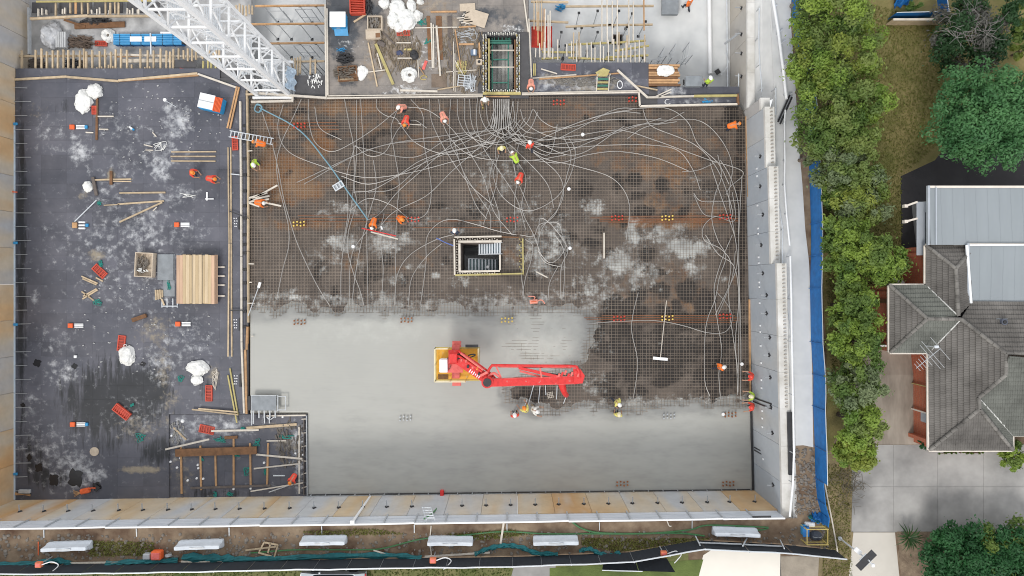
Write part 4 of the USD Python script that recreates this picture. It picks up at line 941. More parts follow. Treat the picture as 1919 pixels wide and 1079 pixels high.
    part(th, 'tip_bracket', trimesh.convex.convex_hull(np.array([q(1074, 690, zz), q(1088, 692, zz), q(1096, 704, zz), q(1092, 718, zz), q(1076, 720, zz), q(1080, 705, zz - .4), q(1090, 708, zz - .4)])), RED)
    part(th, 'hose_tip', tube(spline([q(1052, 714, z1), q(1054, 724, z1 - .2), q(1058, 736, z1 - .6), q(1061, 740, z1 - 1.6)]), [.28, .28, .28, .28, .27, .27, .26, .26, .26, .25, .24, .24, .23, .22, .21, .2, .2, .2, .2, .2, .2, .2, .2, .2, .2][:25], 10), RED)
    part(th, 'hydraulic_hose', tube(spline([q(862, 666, zp + 1.2), q(876, 670, zp + 1.3), q(888, 667, zp + 1.25), q(890, 664, zp + 1.2), q(880, 665, zp + 1.2), q(872, 671, zp + 1.2), q(860, 664, zp + 1.2)]), .045, 6), BLACKR)
    part(th, 'hydraulic_hose', tube(spline([q(858, 672, zp + 1.6), q(872, 668, zp + 1.3), q(868, 662, zp + 1.2), q(856, 664, zp + 1.7)]), .045, 6), BLACKR)
    for i in range(8):
        part(th, 'valve_block', rbox(.16, .2, .16, .03).apply_translation(B0 + d * (.3 + .32 * i) + s * (0.02 + .12 * ((i * 7) % 3)) + np.array([0, 0, .28])), BLACKM if i % 3 == 0 else (YELLOWP if i == 5 else REDFADE))
placing_boom()

# ------------------------------------------------------------------ stair shaft and lift shaft
def stair_shaft():
    th = thing('stair_shaft_form', 'timber framed stair shaft opening with pale metal stair flights', 'stair shaft')
    def rim(pts, w, z0, z1, m, n='edge_board'):
        for (x, y), (u, v2) in zip(pts, pts[1:]):
            part(th, n, beam(P(x, y, (z0 + z1) / 2), P(u, v2, (z0 + z1) / 2), w, z1 - z0), m)
    rim([(852, 444.5), (940, 443)], .12, PZ, .14, TIMBERW); rim([(851.5, 448), (852.5, 515)], .12, PZ, .141, TIMBERW)
    rim([(853, 515.5), (940, 513.5)], .14, PZ, .12, TIMBERY); rim([(941, 513.3), (982, 512.5)], .12, PZ, .12, TIMBERY); rim([(979.5, 447), (980.5, 512)], .10, PZ, .12, TIMBERY); rim([(940, 443.8), (972, 445)], .09, PZ, .10, BROWN)
    rim([(859, 452.8), (940, 452.2)], .17, PZ, .15, TIMBERW, 'inner_board'); rim([(861, 456), (861.5, 507)], .17, PZ, .151, TIMBERW, 'inner_board')
    rim([(860, 508.8), (937, 507.6)], .15, PZ, .149, TIMBERW, 'inner_board'); rim([(937, 477), (937, 506)], .13, PZ, .13, TIMBERW, 'inner_board')
    for i in range(17):
        for sgn, y in ((0, 448), (1, 512)):
            p = P(858 + i * 4.6, y + 0.8 * ((i * 5) % 3 - 1), 0); part(th, 'dowel', cyl(.045, PZ, .16 + .02 * (i % 2), 6, at=p[:2]), TIMBERW)
    for i in range(12):
        p = P(856 + 0.6 * (i % 2), 452 + i * 5, 0); part(th, 'dowel', cyl(.045, PZ, .15, 6, at=p[:2]), TIMBERW)
        p = P(974 + 2.6 * (i % 2), 448 + i * 5.2, 0); part(th, 'dowel', cyl(.05, PZ, .15, 6, at=p[:2]), TIMBERY)
    # liner walls
    t = 0.08
    for m4 in (bx(hx0 - t, hx0, hy0 - t, hy1 + t, LOW, PZ - .02), bx(hx1, hx1 + t, hy0 - t, hy1 + t, LOW, PZ - .02), bx(hx0, hx1, hy0 - t, hy0, LOW, PZ - .02), bx(hx0, hx1, hy1, hy1 + t, LOW, PZ - .02)):
        part(th, 'liner', m4, DARKWOOD)
    def flight(x0, x1, ya, yb, z0, z1, n, m):
        (X0, Y0), (X1, Y1) = P2(x0, yb, (z0 + z1) / 2), P2(x1, ya, (z0 + z1) / 2)
        for k in (0, 1):
            y = Y0 if k == 0 else Y1
            part(th, 'stringer', beam((X0, y, z0), (X1, y, z1), .06, .2), ALU)
        for i in range(n):
            t = (i + .2) / n; x = X0 + (X1 - X0) * t; z = z0 + (z1 - z0) * t
            part(th, 'tread', bx(x - .05, x + .06, Y0 + .03, Y1 - .03, z + .02, z + .07), ALU)
            part(th, 'riser_plate', bx(x + .06, x + .20, Y0 + .03, Y1 - .03, z - .18, z - .15), m)
    flight(897, 941, 455, 476, -0.9, -0.1, 9, M('pale_blue_steel', (0.30, 0.40, 0.46), 0.5, 0.25, 4.0))
    flight(878, 933, 485, 507, -1.7, -2.9, 9, M('teal_tint_steel', (0.16, 0.24, 0.25), 0.5, 0.25, 4.0))
    a, b = P2(868, 478, -3.3), P2(897, 456, -3.3)
    part(th, 'landing', cat_([bx(a[0], b[0], a[1] + k * .1, a[1] + k * .1 + .05, -3.3, -3.25) for k in range(9)]), BLACKM)
    p = P(914, 500, -1.2); part(th, 'white_tub', cyl(.12, -1.7, -1.3, 10, at=p[:2]), WHITE)
stair_shaft()
def lift_shaft():
    th = thing('lift_shaft_form', 'green steel lift shaft formwork with white planks inside, above the duct fan', 'lift shaft')
    def b2(n, x0, y0, x1, y1, z0, z1, m):
        (ax, ay), (bx2, by2) = P2(x0, y1, z1), P2(x1, y0, z1)
        return part(th, n, bx(ax, bx2, ay, by2, z0, z1), m)
    # liner
    for x0, y0, x1, y1 in ((908, 66, 910, 178), (970, 66, 972, 178), (910, 66, 970, 68), (910, 176, 970, 178)):
        b2('liner', x0, y0, x1, y1, LOW, -0.05, BLACKM)
    for i, (xa, xb) in enumerate(((924, 931), (932, 938.5), (939.5, 946), (947, 953), (954, 961))):
        b2('plank', xa, 82, xb, 168, -2.0, -1.93 + 0.01 * i, M('grey_white_plank', (0.50, 0.50, 0.48), 0.8, 0.2, 1.5) if not stage.GetPrimAtPath('/World/Looks/grey_white_plank') else '/World/Looks/grey_white_plank')
    for x in (922.5, 952.5): b2('frame_post', x - 1.3, 66, x + 1.3, 172, -.6, -.42, GREENST)
    for y in (67.5, 76, 80): b2('frame_beam', 918, y - 1.4, 958, y + 1.4, -.40, -.26, GREENST)
    for y in (111, 154.5): b2('frame_beam', 924, y - .9, 951, y + .9, -.40, -.26, GREENST)
    for i in range(5): b2('frame_post', 926 + i * 7.2, 69, 927.4 + i * 7.2, 75, -.42, -.3, GREENST)
    for y in (94, 125.5): b2('cross_bar', 917, y - .9, 966, y + .9, -.22, -.12, TIMBERW)
    b2('edge_board', 915, 72, 917.5, 170, -.3, .16, TIMBERY); b2('edge_board', 963.5, 74, 966, 170, -.3, .16, BROWN)
    b2('edge_board', 905, 172, 976, 177, -.26, .10, TIMBERY)
    b2('edge_board', 910, 179.5, 955, 181.2, -.2, .12, TIMBER2)
    WC = M('white_bar_cap', (0.75, 0.74, 0.68), 0.6, 0.1)
    for i in range(23):
        for x in (905.5, 910.5, 968.5, 973):
            p = P(x + 0.5 * (i % 2), 66 + i * 4.8, 0.2)
            part(th, 'starter_bar', cyl(.05, -.25, .32 + .06 * ((i * 3) % 2), 6, .04, p[:2]), WC if (i + int(x)) % 4 else YELLOWS)
    for i in range(14):
        for y in (62, 169):
            p = P(915 + i * 4, y + 1.2 * (i % 2), 0.2); part(th, 'starter_bar', cyl(.05, -.25, .34, 6, .04, p[:2]), WC)
    for i in range(5):
        p = P(905 + 0, 182 + i * 5, .1); part(th, 'starter_bar', cyl(.05, -.25, .2, 6, .04, p[:2]), YELLOWS)
lift_shaft()

# ------------------------------------------------------------------ timbers and props
def timber(x0, y0, x1, y1, z=0.0, w=0.12, h=0.08, m=None, label='pale timber batten lying on the dark deck', group=None, name='timber_batten', cat='timber', z1=None):
    za = z + h / 2; zb = (z if z1 is None else z1) + h / 2
    single(name, beam(P(x0, y0, za), P(x1, y1, zb), w, h), m or TIMBER, label, cat, group)
def timbers(lst, label, group, **k):
    for t in lst:
        kk = dict(k); kk.update(t[4] if len(t) > 4 else {})
        timber(*t[:4], label=label, group=group, **kk)
timbers([(321, 284.5, 405, 284), (320, 293, 404, 293), (321, 301.5, 404, 302)], 'one of three parallel pale battens right of the white splash', 'three parallel battens', z=0.01, w=.1)
timber(178, 337, 212, 336, z=.012, label='short pale batten joining the long one beside the small white bag'); timber(210, 336, 246, 335.5, z=.012, w=.1, label='pale batten passing a rust brown block on the deck'); timber(212, 339.5, 246, 340, z=.012, w=.08, label='thin batten just below the one with the brown block')
timber(208, 320, 208, 346, z=.1, w=.2, m=BROWN, label='rust brown block lying across the battens'); timber(174, 332, 181, 366, z=.02, w=.22, h=.14, m=DARKWOOD, label='dark weathered timber offcut below the small white bag')
timber(224, 361.5, 310, 360.5, z=.012, label='long pale batten alone in the middle of the deck'); timber(221, 382.5, 307, 376.5, z=.012, label='long pale batten sloping slightly to meet another at its right end'); timber(224, 416, 304, 379, z=.1, label='long pale batten slanting steeply in the middle of the deck'); timber(195, 384.5, 224, 383, z=.012, w=.06, label='thin grey batten pointing at the teal rope')
timber(182, 184, 181, 262, z=.012, w=.16, m=BROWN, label='rust brown timber standing out below the white bags')
timbers([(183, 218, 213, 218), (186, 242, 203, 242.5), (161, 248, 175, 248.5)], 'short grey white batten beside the rust brown timber', 'short battens by the brown timber', z=.012, w=.09, m=TIMBERW)
timbers([(153, 517.5, 183, 531), (155, 522, 181, 533.5), (155, 560, 183, 543), (156, 555, 181, 541), (153, 546, 176, 563), (180, 520, 193, 527)], 'short pale batten in the zigzag pile near the small mesh tray', 'zigzag batten pile', z=.02, w=.1)
timber(248, 600, 274, 591, z=.02, w=.3, h=.2, m=BROWN, label='short tan timber block alone on the speckled deck')
timber(286, 248, 293, 256, z=.01, w=.08, m=TIMBERW, label='tiny white offcut in the upper deck'); timber(270, 271, 286, 275, z=.01, w=.07, m=TIMBERW, label='thin white stick left of the white loops'); timber(273, 281, 287, 281.5, z=.01, w=.07, m=TIMBERW, label='thin white stick below another near the white loops')
timber(287, 395, 294, 388, z=.12, w=.07, m=TIMBERW, label='white stick leaning by the steep batten')
timber(140, 415, 181, 375, z=.05, w=.07, h=.07, m=ALU, label='slim grey prop pointing from the teal rope to the anchor bundle', name='steel_prop', cat='prop')
timbers([(427.5, 276, 429.5, 455), (432.5, 276, 433.5, 455), (429.5, 456, 427.5, 668), (433.5, 456, 434.5, 668)], 'long pale batten of the pair running beside the right edge of the deck', 'paired edge battens', z=.012, w=.1)
timbers([(444, 162, 426, 240), (448, 163, 431, 241)], 'slanting brown batten at the top right corner of the deck', 'slanting corner battens', z=.1, w=.12, m=TIMBER2)
timbers([(427, 703, 444, 792), (431, 690, 446, 778)], 'long pale batten leaning over the step to the sunken bay', 'battens at the step', z=.03, w=.1, m=TIMBERY)
timbers([(360, 767, 446, 777), (372, 765.5, 445, 772)], 'long pale batten lying along the step above the sunken bay', 'battens along the step', z=.14, w=.1)
timbers([(450.5, 190, 452, 330), (452, 331, 452.5, 480), (452.5, 481, 453, 640), (453, 641, 458, 774)], 'bleached edge board between the dark deck and the pour', 'long edge boards', z=-.02, w=.13, h=.2, m=TIMBERW, name='edge_board', cat='edge board')
timbers([(463.5, 170, 466, 330), (466, 331, 465.5, 470), (465.5, 471, 466, 604)], 'pale stop board at the left edge of the rusty mat', 'left stop boards', z=-.2, w=.13, h=.3, name='edge_board', cat='edge board')
timbers([(460.5, 655, 463, 775), (464.5, 612, 463, 655)], 'pink painted stop board at the left edge of the wet concrete', 'pink stop boards', z=-.2, w=.15, h=.3, m=TIMBER2, name='edge_board', cat='edge board')
timber(458, 380, 459, 600, z=-.22, w=.1, h=.05, m=BLACKM, label='black soffit strip showing in the gap between deck and mat', name='steel_strip', cat='strip')
for i, y in enumerate((236, 266, 298, 328, 358, 386, 409, 440, 458, 474, 505, 530, 560, 583, 612)):
    c = P(460, y, -.1); th = thing('form_clamp', 'black clamp in the gap between the dark deck and the rusty mat', 'clamp', (c[0], c[1], -.24), group='clamps along the gap')
    part(th, 'body', rbox(.30, .22, .30, .03), BLACKM); part(th, 'screw', beam((-.1, 0, .2), (.28, 0, .2), .05, .05), BLACKM)
timbers([(466, 494, 476, 494.5), (467, 529, 472, 529), (464, 568, 477, 568.5), (471, 630, 475, 630), (464, 283, 473, 282)], 'short pale peg sticking out over the left stop board', 'pegs over the stop board', z=.12, w=.08, m=TIMBERW)
timbers([(429, 395, 466, 409), (430, 582, 458, 581)], 'dark bar lying across the edge boards', 'dark cross bars', z=.2, w=.07, m=BLACKM, name='steel_bar', cat='bar')
timber(433, 326, 449, 327.5, z=.2, w=.07, m=ALU, label='silver bar lying across the edge boards', name='steel_bar', cat='bar')
timbers([(466, 377, 520, 347), (466, 371, 501, 361), (467, 375, 505, 367), (468, 378, 504, 373), (490, 378, 527, 386), (466, 380, 486, 387)], 'pale timber in the loose fan beside the orange worker at the left stop board', 'fan of timbers by the left stop board', z=.02, w=.13, m=TIMBERW)
# mesh edge boards round the top of the pour
timbers([(612, 184, 905, 180)], 'long pale edge board along the foot of the littered deck', None, z=.02, w=.1, h=.14, m=TIMBERW, name='edge_board', cat='edge board'); timbers([(614, 179.5, 905, 176.5)], 'thinner second edge board behind the long one at the littered deck', None, z=.02, w=.07, h=.1, m=TIMBERW, name='edge_board', cat='edge board')
timbers([(609.5, 8, 611.5, 184), (613, 16, 614.5, 178)], 'pale edge board on the left side of the littered deck', 'left side boards of the littered deck', z=.02, w=.11, h=.14, m=TIMBERW, name='edge_board', cat='edge board')
timber(475, 174, 612, 183.5, z=.05, w=.16, h=.16, m=TIMBERW, label='pale edge board at the foot of the crane mast', name='edge_board', cat='edge board'); timber(471, 191, 549, 189, z=.0, w=.16, h=.16, m=TIMBERW, label='lower white edge board below the crane mast', name='edge_board', cat='edge board'); timber(549, 179, 548, 191, z=.02, w=.13, h=.16, m=TIMBERW, label='short white return board right of the crane foot', name='edge_board', cat='edge board')
timber(461, 177, 475, 176, z=.05, w=.14, h=.14, m=TIMBER, label='short orange tinted board left of the crane foot', name='edge_board', cat='edge board')
timbers([(978, 174.5, 1196, 170), (978, 177, 1196, 173)], 'pale edge board along the foot of the strip deck', 'strip deck edge boards', z=.02, w=.09, h=.14, m=TIMBERW, name='edge_board', cat='edge board')
timber(1197, 172, 1199, 199, z=.0, w=.13, h=.2, m=TIMBERW, label='short white return board at the step in the top edge', name='edge_board', cat='edge board'); timber(1199, 199, 1382, 195, z=.0, w=.14, h=.2, m=TIMBERW, label='white edge board along the recessed right part of the top edge', name='edge_board', cat='edge board')
timber(1214, 182.5, 1300, 180, z=.05, w=.13, h=.18, m=TIMBERW, label='white upper board behind the recessed top edge', name='edge_board', cat='edge board'); timber(1300, 180, 1381, 179, z=.05, w=.16, h=.18, m=TIMBERY, label='yellow upper board behind the recessed top edge', name='edge_board', cat='edge board'); timber(1382, 176, 1383, 196, z=.0, w=.16, h=.2, m=BROWN, label='brown end board at the right end of the recess', name='edge_board', cat='edge board')
timber(1384, 138, 1384, 178, z=-.3, w=.07, h=.07, m=ALU, label='thin upright pipe beside the wall above the recess', name='steel_prop', cat='prop')
timbers([(1398, 218, 1408, 560), (1402, 222, 1412, 560)], 'rusty edge angle between mat and right wall, upper length', 'right edge angles, upper', z=-.12, w=.11, h=.2, m=TIMBER2, name='edge_board', cat='edge board')
timbers([(1408, 561, 1411, 745), (1404, 561, 1406, 745)], 'rusty edge angle between mat and right wall, lower length', 'right edge angles, lower', z=-.12, w=.09, h=.2, m=TIMBER2, name='edge_board', cat='edge board')
timber(1407, 770, 1411, 918, z=-.05, w=.09, h=.2, m=BLACKM, label='dark pipe along the right edge of the wet concrete', name='steel_bar', cat='bar')
# bottom edge ledger with its short uprights
th = thing('edge_ledger', 'long low dark rail with short uprights along the bottom edge of the wet concrete', 'rail')
part(th, 'rail', beam(P(578, 927, .1), P(1410, 917, .1), .06, .06), BLACKM); part(th, 'rail', beam(P(578, 930, .04), P(1410, 920.5, .04), .09, .06), STEEL)
for i in range(31):
    x = 584 + i * 27.4; p = P(x, 926.5 - (x - 578) * .012, 0); part(th, 'upright', beam(p + [0, 0, -.2], p + [0, 0, .28], .06, .06), STEEL); part(th, 'bracket', bx(p[0] - .14, p[0] + .14, p[1] - .26, p[1] - .2, .0, .06), TIMBERW)

# sunken bay joists
timber(329, 848.5, 481, 843.5, z=sb_z + .12, w=.58, h=.16, m=BROWN, label='wide rust brown beam across the sunken bay', name='timber_beam', cat='beam')
timbers([(339, 838, 340.5, 925), (375.5, 835, 377, 918), (403.5, 850, 405, 912), (438, 820, 438, 912), (468.5, 830, 470, 912), (502.5, 830, 500.5, 908)], 'upright joist in the row crossing the sunken bay', 'sunken bay joists', z=sb_z + .01, w=.13, h=.1, m=TIMBER2, name='timber_joist', cat='joist')
timber(357, 914.5, 507, 909.5, z=sb_z + .1, w=.16, h=.08, m=DARKWOOD, label='long grey bearer across the feet of the sunken bay joists', name='timber_beam', cat='beam')
timber(310, 842, 392, 823, z=sb_z + .3, w=.13, m=TIMBERW, label='pale board slanting over the top left of the sunken bay'); timber(396, 807.5, 485, 805.5, z=sb_z + .03, w=.14, m=TIMBERW, label='pale board beside the tilted red mesh tray in the bay'); timber(462, 802, 556, 795, z=sb_z + .02, w=.2, m=TIMBER, label='tan board near the top edge of the sunken bay')
timber(500, 826, 536, 825.5, z=sb_z + .03, w=.1, m=TIMBERW, label='short white board right of centre in the bay'); timber(480, 851.5, 567, 859.5, z=sb_z + .06, w=.13, m=TIMBERW, label='pale board sloping down right in the bay'); timber(476, 878, 563, 868.5, z=sb_z + .06, w=.1, m=TIMBERW, label='pale board sloping up right in the bay'); timber(325.5, 801, 349, 824, z=sb_z + .02, w=.12, m=TIMBER, label='short tan board slanting at the bay top left'); timber(470, 920.5, 568, 904.5, z=sb_z + .3, w=.08, m=TIMBERW, label='pale bar slanting past the orange worker in the bay'); timber(504, 922, 545, 908, z=sb_z + .2, w=.06, m=ALU, label='thin silver bar by the orange worker in the bay', name='steel_bar', cat='bar')
timber(421, 820, 445, 819, z=sb_z + .02, w=.22, h=.12, m=BROWN, label='short red brown block among teal ropes in the bay'); timber(512, 891, 534, 891, z=sb_z + .02, w=.08, m=ALU, label='short grey bar left of the orange worker in the bay', name='steel_bar', cat='bar')
timber(499, 779, 573, 778, z=.1, w=.1, m=TIMBERW, label='white board along the top edge of the sunken bay'); timber(560.5, 800, 561, 925, z=sb_z + .03, w=.12, m=TIMBERW, label='thin upright board near the right edge of the bay')
timbers([(447, 808 - i * 0, 452 + i * 7, 800) for i in range(0)], '', None)
def bay_edge():
    th = thing('bay_upstand', 'dark ragged edge of bars and plates between the sunken bay and wet concrete', 'edge form')
    for i in range(17):
        y = 785 + i * 8.6; p = P(566, y, sb_z); q = P(575, y + R.uniform(-3, 3), .05)
        part(th, 'tie_bar', beam(p + [0, 0, .1], q, .06, .06), TIMBERW if i % 3 == 0 else BLACKM)
    for i in range(6):
        y = 785 + i * 24; part(th, 'plate', beam(P(571, y, -.2), P(571, y + 21, -.2), .06, .5), DARKWOOD)
    part(th, 'edge_strip', beam(P(575.5, 778, -.1), P(577, 928, -.1), .05, .45), STEEL)
bay_edge()
for i, (x, y) in enumerate(((342, 789), (322, 816), (338, 858), (320, 865), (371, 871), (372, 877), (369, 896), (381, 897), (352, 900), (495, 867), (438, 916), (470, 915), (530, 781), (567, 828), (568, 852), (554, 849), (560, 870), (332, 876))):
    c = P(x, y, sb_z); single('rubber_stop', cyl(.10 if i else .16, sb_z, sb_z + .1, 9, .07, c[:2]), WHITE, 'small white round cap scattered in the sunken bay', 'cap', 'white caps in the sunken bay')

# top left joist rows
def joist_row(xs, ya, yb, z, m, lab, grp, jit=4, w=.11):
    r = np.random.default_rng(len(xs) + int(ya))
    for x in xs:
        timber(x, ya + r.uniform(-jit, jit), x + r.uniform(-.6, .6), yb + r.uniform(-jit, jit), z=z, w=w, h=.14, m=m, label=lab, group=grp, name='timber_joist', cat='joist')
joist_row([27, 41, 67, 78, 88, 99, 109, 119, 128, 138, 150, 157.5, 162, 173, 187, 197, 208, 217, 227, 238, 263, 277, 288, 301, 312, 319, 325], 94, 146, -.3, TIMBER, 'pale joist in the long row above the top edge of the dark deck', 'long joist row at upper left', 3)
joist_row([131, 147, 182, 191, 204, 212, 247, 272, 281], 124, 147, -.25, TIMBER, 'short pale joist stub between the longer ones at upper left', 'joist stubs at upper left', 4, .09)
joist_row([335, 344, 352, 360, 367, 380, 388, 392, 400, 406, 411], 92, 113, -.25, TIMBER, 'pale joist stub above the dark board beside the crane mast', 'joist stubs by the mast', 3)
joist_row([381, 390, 396, 404, 411], 112, 139, -.25, TIMBERY, 'yellowish joist stub beneath the crane mast', 'yellow stubs by the mast', 3)
joist_row([105, 132, 153.5, 165, 198, 207, 215.5, 222.5], 2, 28, -.9, TIMBER, 'pale joist in the short row at the upper left frame edge', 'joists at the top edge', 4)
joist_row([72, 79, 87, 118, 122, 172, 182, 187, 205, 239, 243.5, 249, 258, 260, 273, 278], 17, 29, -.9, TIMBERW, 'short pale peg above the shelf with the blue bundle', 'pegs above the shelf', 3, .09)
joist_row([443, 449, 455, 461, 467, 473], 9, 28, -.6, TIMBER, 'pale joist stub right of the crane mast at the top', 'joist stubs right of the mast', 2)
joist_row([547, 553, 558, 563, 582, 591], 108, 141, -.4, TIMBER, 'pale joist stub above the small dark board right of the mast', 'joist stubs above the small board', 3)
timber(142, 0, 142, 26, z=-.8, w=.16, m=TIMBER2, label='orange joist among the pale ones at the top edge', name='timber_joist', cat='joist')
timber(57, 35.5, 165, 29.5, z=-.7, w=.16, h=.16, label='pale bearer along the upper side of the shelf', name='timber_beam', cat='beam'); timber(165, 30.5, 300, 30, z=-.7, w=.16, h=.16, label='pale bearer continuing right along the upper side of the shelf', name='timber_beam', cat='beam'); timber(68, 3, 284, 1, z=-.7, w=.13, m=TIMBERY, label='yellowish bearer along the top frame edge', name='timber_beam', cat='beam')
timber(57, 34, 130, 33.5, z=-.9, w=.14, m=TIMBER2, label='orange tinted bearer under the pale one beside the left wall', name='timber_beam', cat='beam')
timber(29, 105.5, 200, 104.5, z=-.62, w=.15, h=.16, label='orange white bearer under the long joist row, left length', m=TIMBER, name='timber_beam', cat='beam'); timber(200, 102, 398, 107, z=-.62, w=.15, h=.16, label='orange white bearer under the long joist row, right length', m=TIMBERW, name='timber_beam', cat='beam'); timber(215, 106, 300, 103, z=-.8, w=.14, m=TIMBER2, label='orange bearer beneath the joist row', name='timber_beam', cat='beam')
timber(230, 114, 328, 113, z=-.8, w=.28, h=.1, m=TIMBERW, label='wide pale plank behind the joist row', name='timber_plank', cat='plank'); timber(60, 137, 270, 139, z=-.6, w=.12, m=TIMBERY, label='yellowish bearer low between the joists', name='timber_beam', cat='beam')
for a in ((9, 150, 125, 143.5), (125, 144, 222, 152), (222, 151, 370, 137.5)):
    timber(*a, z=.0, w=.16, h=.12, label='pale edge board zigzagging along the top of the dark deck', group='zigzag edge boards', name='edge_board', cat='edge board')
timber(215, 152, 372, 141, z=.0, w=.12, h=.1, m=TIMBER2, label='orange edge board doubling the zigzag ones', name='edge_board', cat='edge board'); timber(371, 138.5, 446, 165, z=.02, w=.14, h=.12, m=TIMBERW, label='white edge board running down to the deck corner', name='edge_board', cat='edge board')
timber(54.5, 15, 55.5, 102, z=-1.0, w=.12, h=.3, m=STEEL, label='grey rail along the left wall beside the shelf', name='steel_bar', cat='bar')
timber(282, 62, 283, 102, z=.4, w=.08, m=ALU, label='thin upright silver pole below the blue bundle', name='steel_prop', cat='prop')
timber(120, 37, 160, 50, z=-1.5, w=.16, m=BROWN, label='brown board slanting at the upper side of the shelf', name='timber_plank', cat='plank'); timber(140, 49, 234, 45.5, z=-1.6, w=.45, h=.12, m=BROWN, label='wide brown board across the middle of the shelf', name='timber_plank', cat='plank')
timber(62, 113, 64, 130, z=-1.5, w=.5, h=.1, m=DARKWOOD, label='dark board low behind the first joists', name='timber_plank', cat='plank')

# bearers and props of the pale bays
for y, x0, x1, m in ((10.5, 478, 609, TIMBER2), (44.5, 470, 608, TIMBER2), (80.5, 505, 608, TIMBER2), (115, 535, 608, TIMBER)):
    timber(x0, y + .8, x1, y - .5, z=-.55, w=.12, h=.16, m=m, label='orange bearer over the pale basement between mast and littered deck', group='bearers right of the mast', name='timber_beam', cat='beam')
def prop(px, py, z=-.6, lab='grey steel prop standing in the pale basement bay', grp='props in the left bay', m=STEEL):
    c = P(px, py, z); th = thing('steel_prop', lab, 'prop', (c[0], c[1], LOW), group=grp)
    part(th, 'tube', cyl(.035, 0, z - LOW, 6), m); part(th, 'base_plate', bx(-.11, .11, -.11, .11, 0, .02), BLACKM); part(th, 'head_plate', bx(-.1, .1, -.1, .1, z - LOW - .02, z - LOW), BLACKM)
for y in (11, 45, 81, 116):
    for x in (494, 521, 562, 592):
        if not (y == 116 and x < 520): prop(x, y)
def prop_frame(px, py, w=1.1, z=-1.2, lab='', grp=None, rot=0):
    c = P(px, py, z); th = thing('scaffold_frame', lab, 'frame', (c[0], c[1], LOW), rz=rot, group=grp)
    for s in (-w / 2, w / 2): part(th, 'leg', beam((s, 0, 0), (s, 0, z - LOW), .045, .045), STEEL)
    for h in (.5, 1.3, z - LOW - .05): part(th, 'rung', beam((-w / 2, 0, h), (w / 2, 0, h), .04, .04), STEEL)
for x, y in ((568, 17), (565, 85), (515, 20), (570, 118)): prop_frame(x, y, 1.3, -1.0, 'grey scaffold frame under the orange bearers', 'frames in the left bay')
for x, y, rt in ((1241, 100, 1.2), (1263, 95, 1.3), (1290, 92, 1.4), (1236, 108, .3), (1285, 108, .4)): prop_frame(x, y, 1.2, -1.6, 'thin grey scaffold frame on open pale floor right of the joists', 'frames on the open floor', rt)
timbers([(1060, 12, 1225, 11), (1060, 50, 1145, 46.5), (1140, 47, 1223, 46), (990, 38.5, 1065, 42), (995, 3, 1065, 4)], 'pale orange bearer crossing the upper part of the right hand bay', 'upper bearers of the right bay', z=-.6, w=.13, h=.16, m=TIMBER, name='timber_beam', cat='beam')
timbers([(1065, 83.5, 1150, 80), (1140, 81, 1210, 76), (1065, 108, 1152, 112), (1135, 107.5, 1215, 103.5), (1016, 97.5, 1078, 98), (1152, 95, 1216, 85.5), (1015, 110, 1050, 108)], 'yellowish bearer crossing the lower part of the right hand bay', 'lower bearers of the right bay', z=-.6, w=.13, h=.16, m=TIMBERY, name='timber_beam', cat='beam')
joist_row([1128, 1137.5, 1147.5, 1157, 1178, 1187], 0, 80, -.4, TIMBERW, 'long pale joist running up out of frame in the right hand bay', 'long joists in the right bay', 6, .09)
joist_row([1001, 1006, 1010, 1015], 2, 56, -.4, TIMBER, 'pale joist in the bundle beside the littered deck', 'joists beside the littered deck', 4, .09)
joist_row([1022, 1031, 1027], 22, 112, -.4, TIMBERW, 'long pale joist over the red tarpaulin', 'joists over the red sheet', 6, .1)
joist_row([1004, 1011, 1020, 1028, 1036, 1045, 1062, 1071, 1081, 1088, 1100, 1108, 1115, 1125, 1131, 1140, 1150, 1158, 1167, 1173, 1182, 1190, 1198, 1207], 82, 114, -.3, TIMBERW, 'pale joist in the row ending at the narrow strip deck', 'joist row above the strip deck', 9, .08)
joist_row([1075, 1085, 1160, 1175, 1208], 62, 112, -.35, TIMBER, 'longer pale joist standing out of the row above the strip deck', 'longer joists above the strip deck', 5, .09)
joist_row([1206.5], 0, 58, -.35, TIMBER2, 'orange joist at the right end of the upper bearers', None, 2, .1)
joist_row([1008, 1015, 1020], 20, 90, -.5, TIMBER2, 'orange joist beside the red tarpaulin', 'orange joists by the red sheet', 6, .11)
for x, y in ((1120, 20), (1160, 20), (1085, 24), (1120, 60), (1185, 25), (1210, 40), (1175, 50), (1090, 52), (1052, 60), (1060, 85), (1100, 95), (1140, 100), (1190, 98), (1205, 108), (1085, 110), (1055, 108)): prop(x, y, -.7, 'grey steel prop standing below the joists of the right bay', 'props in the right bay')
timber(998, 146.5, 1080, 140, z=.02, w=.1, m=TIMBERW, label='pale board along the littered strip deck, left length'); timber(1010, 148, 1162, 137, z=.1, w=.1, m=TIMBER2, label='pink tinted board along the littered strip deck'); timber(1157, 131, 1214, 183, z=.22, w=.16, m=TIMBERW, label='thick white timber slanting across the strip deck to the recess'); timber(1014, 129, 1044, 138, z=.02, w=.08, m=TIMBERW, label='thin grey stick at the left of the strip deck')
timber(1190, 160, 1232, 168.5, z=.02, w=.1, m=TIMBER, label='pale board at the right end of the strip deck'); timber(1228, 181, 1258, 167, z=.12, w=.08, m=TIMBERW, label='thin white stick on the dark recess board'); timber(1234, 182, 1258, 172, z=.15, w=.07, m=TIMBERW, label='second thin white stick on the dark recess board')
timber(1360, 98, 1366, 118, z=LOW + .6, w=.06, m=ALU, label='thin silver stick on the pale floor near the white pipe'); timber(1351, 140, 1363, 124, z=LOW + .5, w=.06, m=ALU, label='thin silver stick leaning by the dark plate'); timber(1358, 82, 1385, 62, z=-2.6, w=.16, m=STEEL, label='grey strut leaning on the low tan wall', name='steel_strut', cat='strut', z1=-1.0)
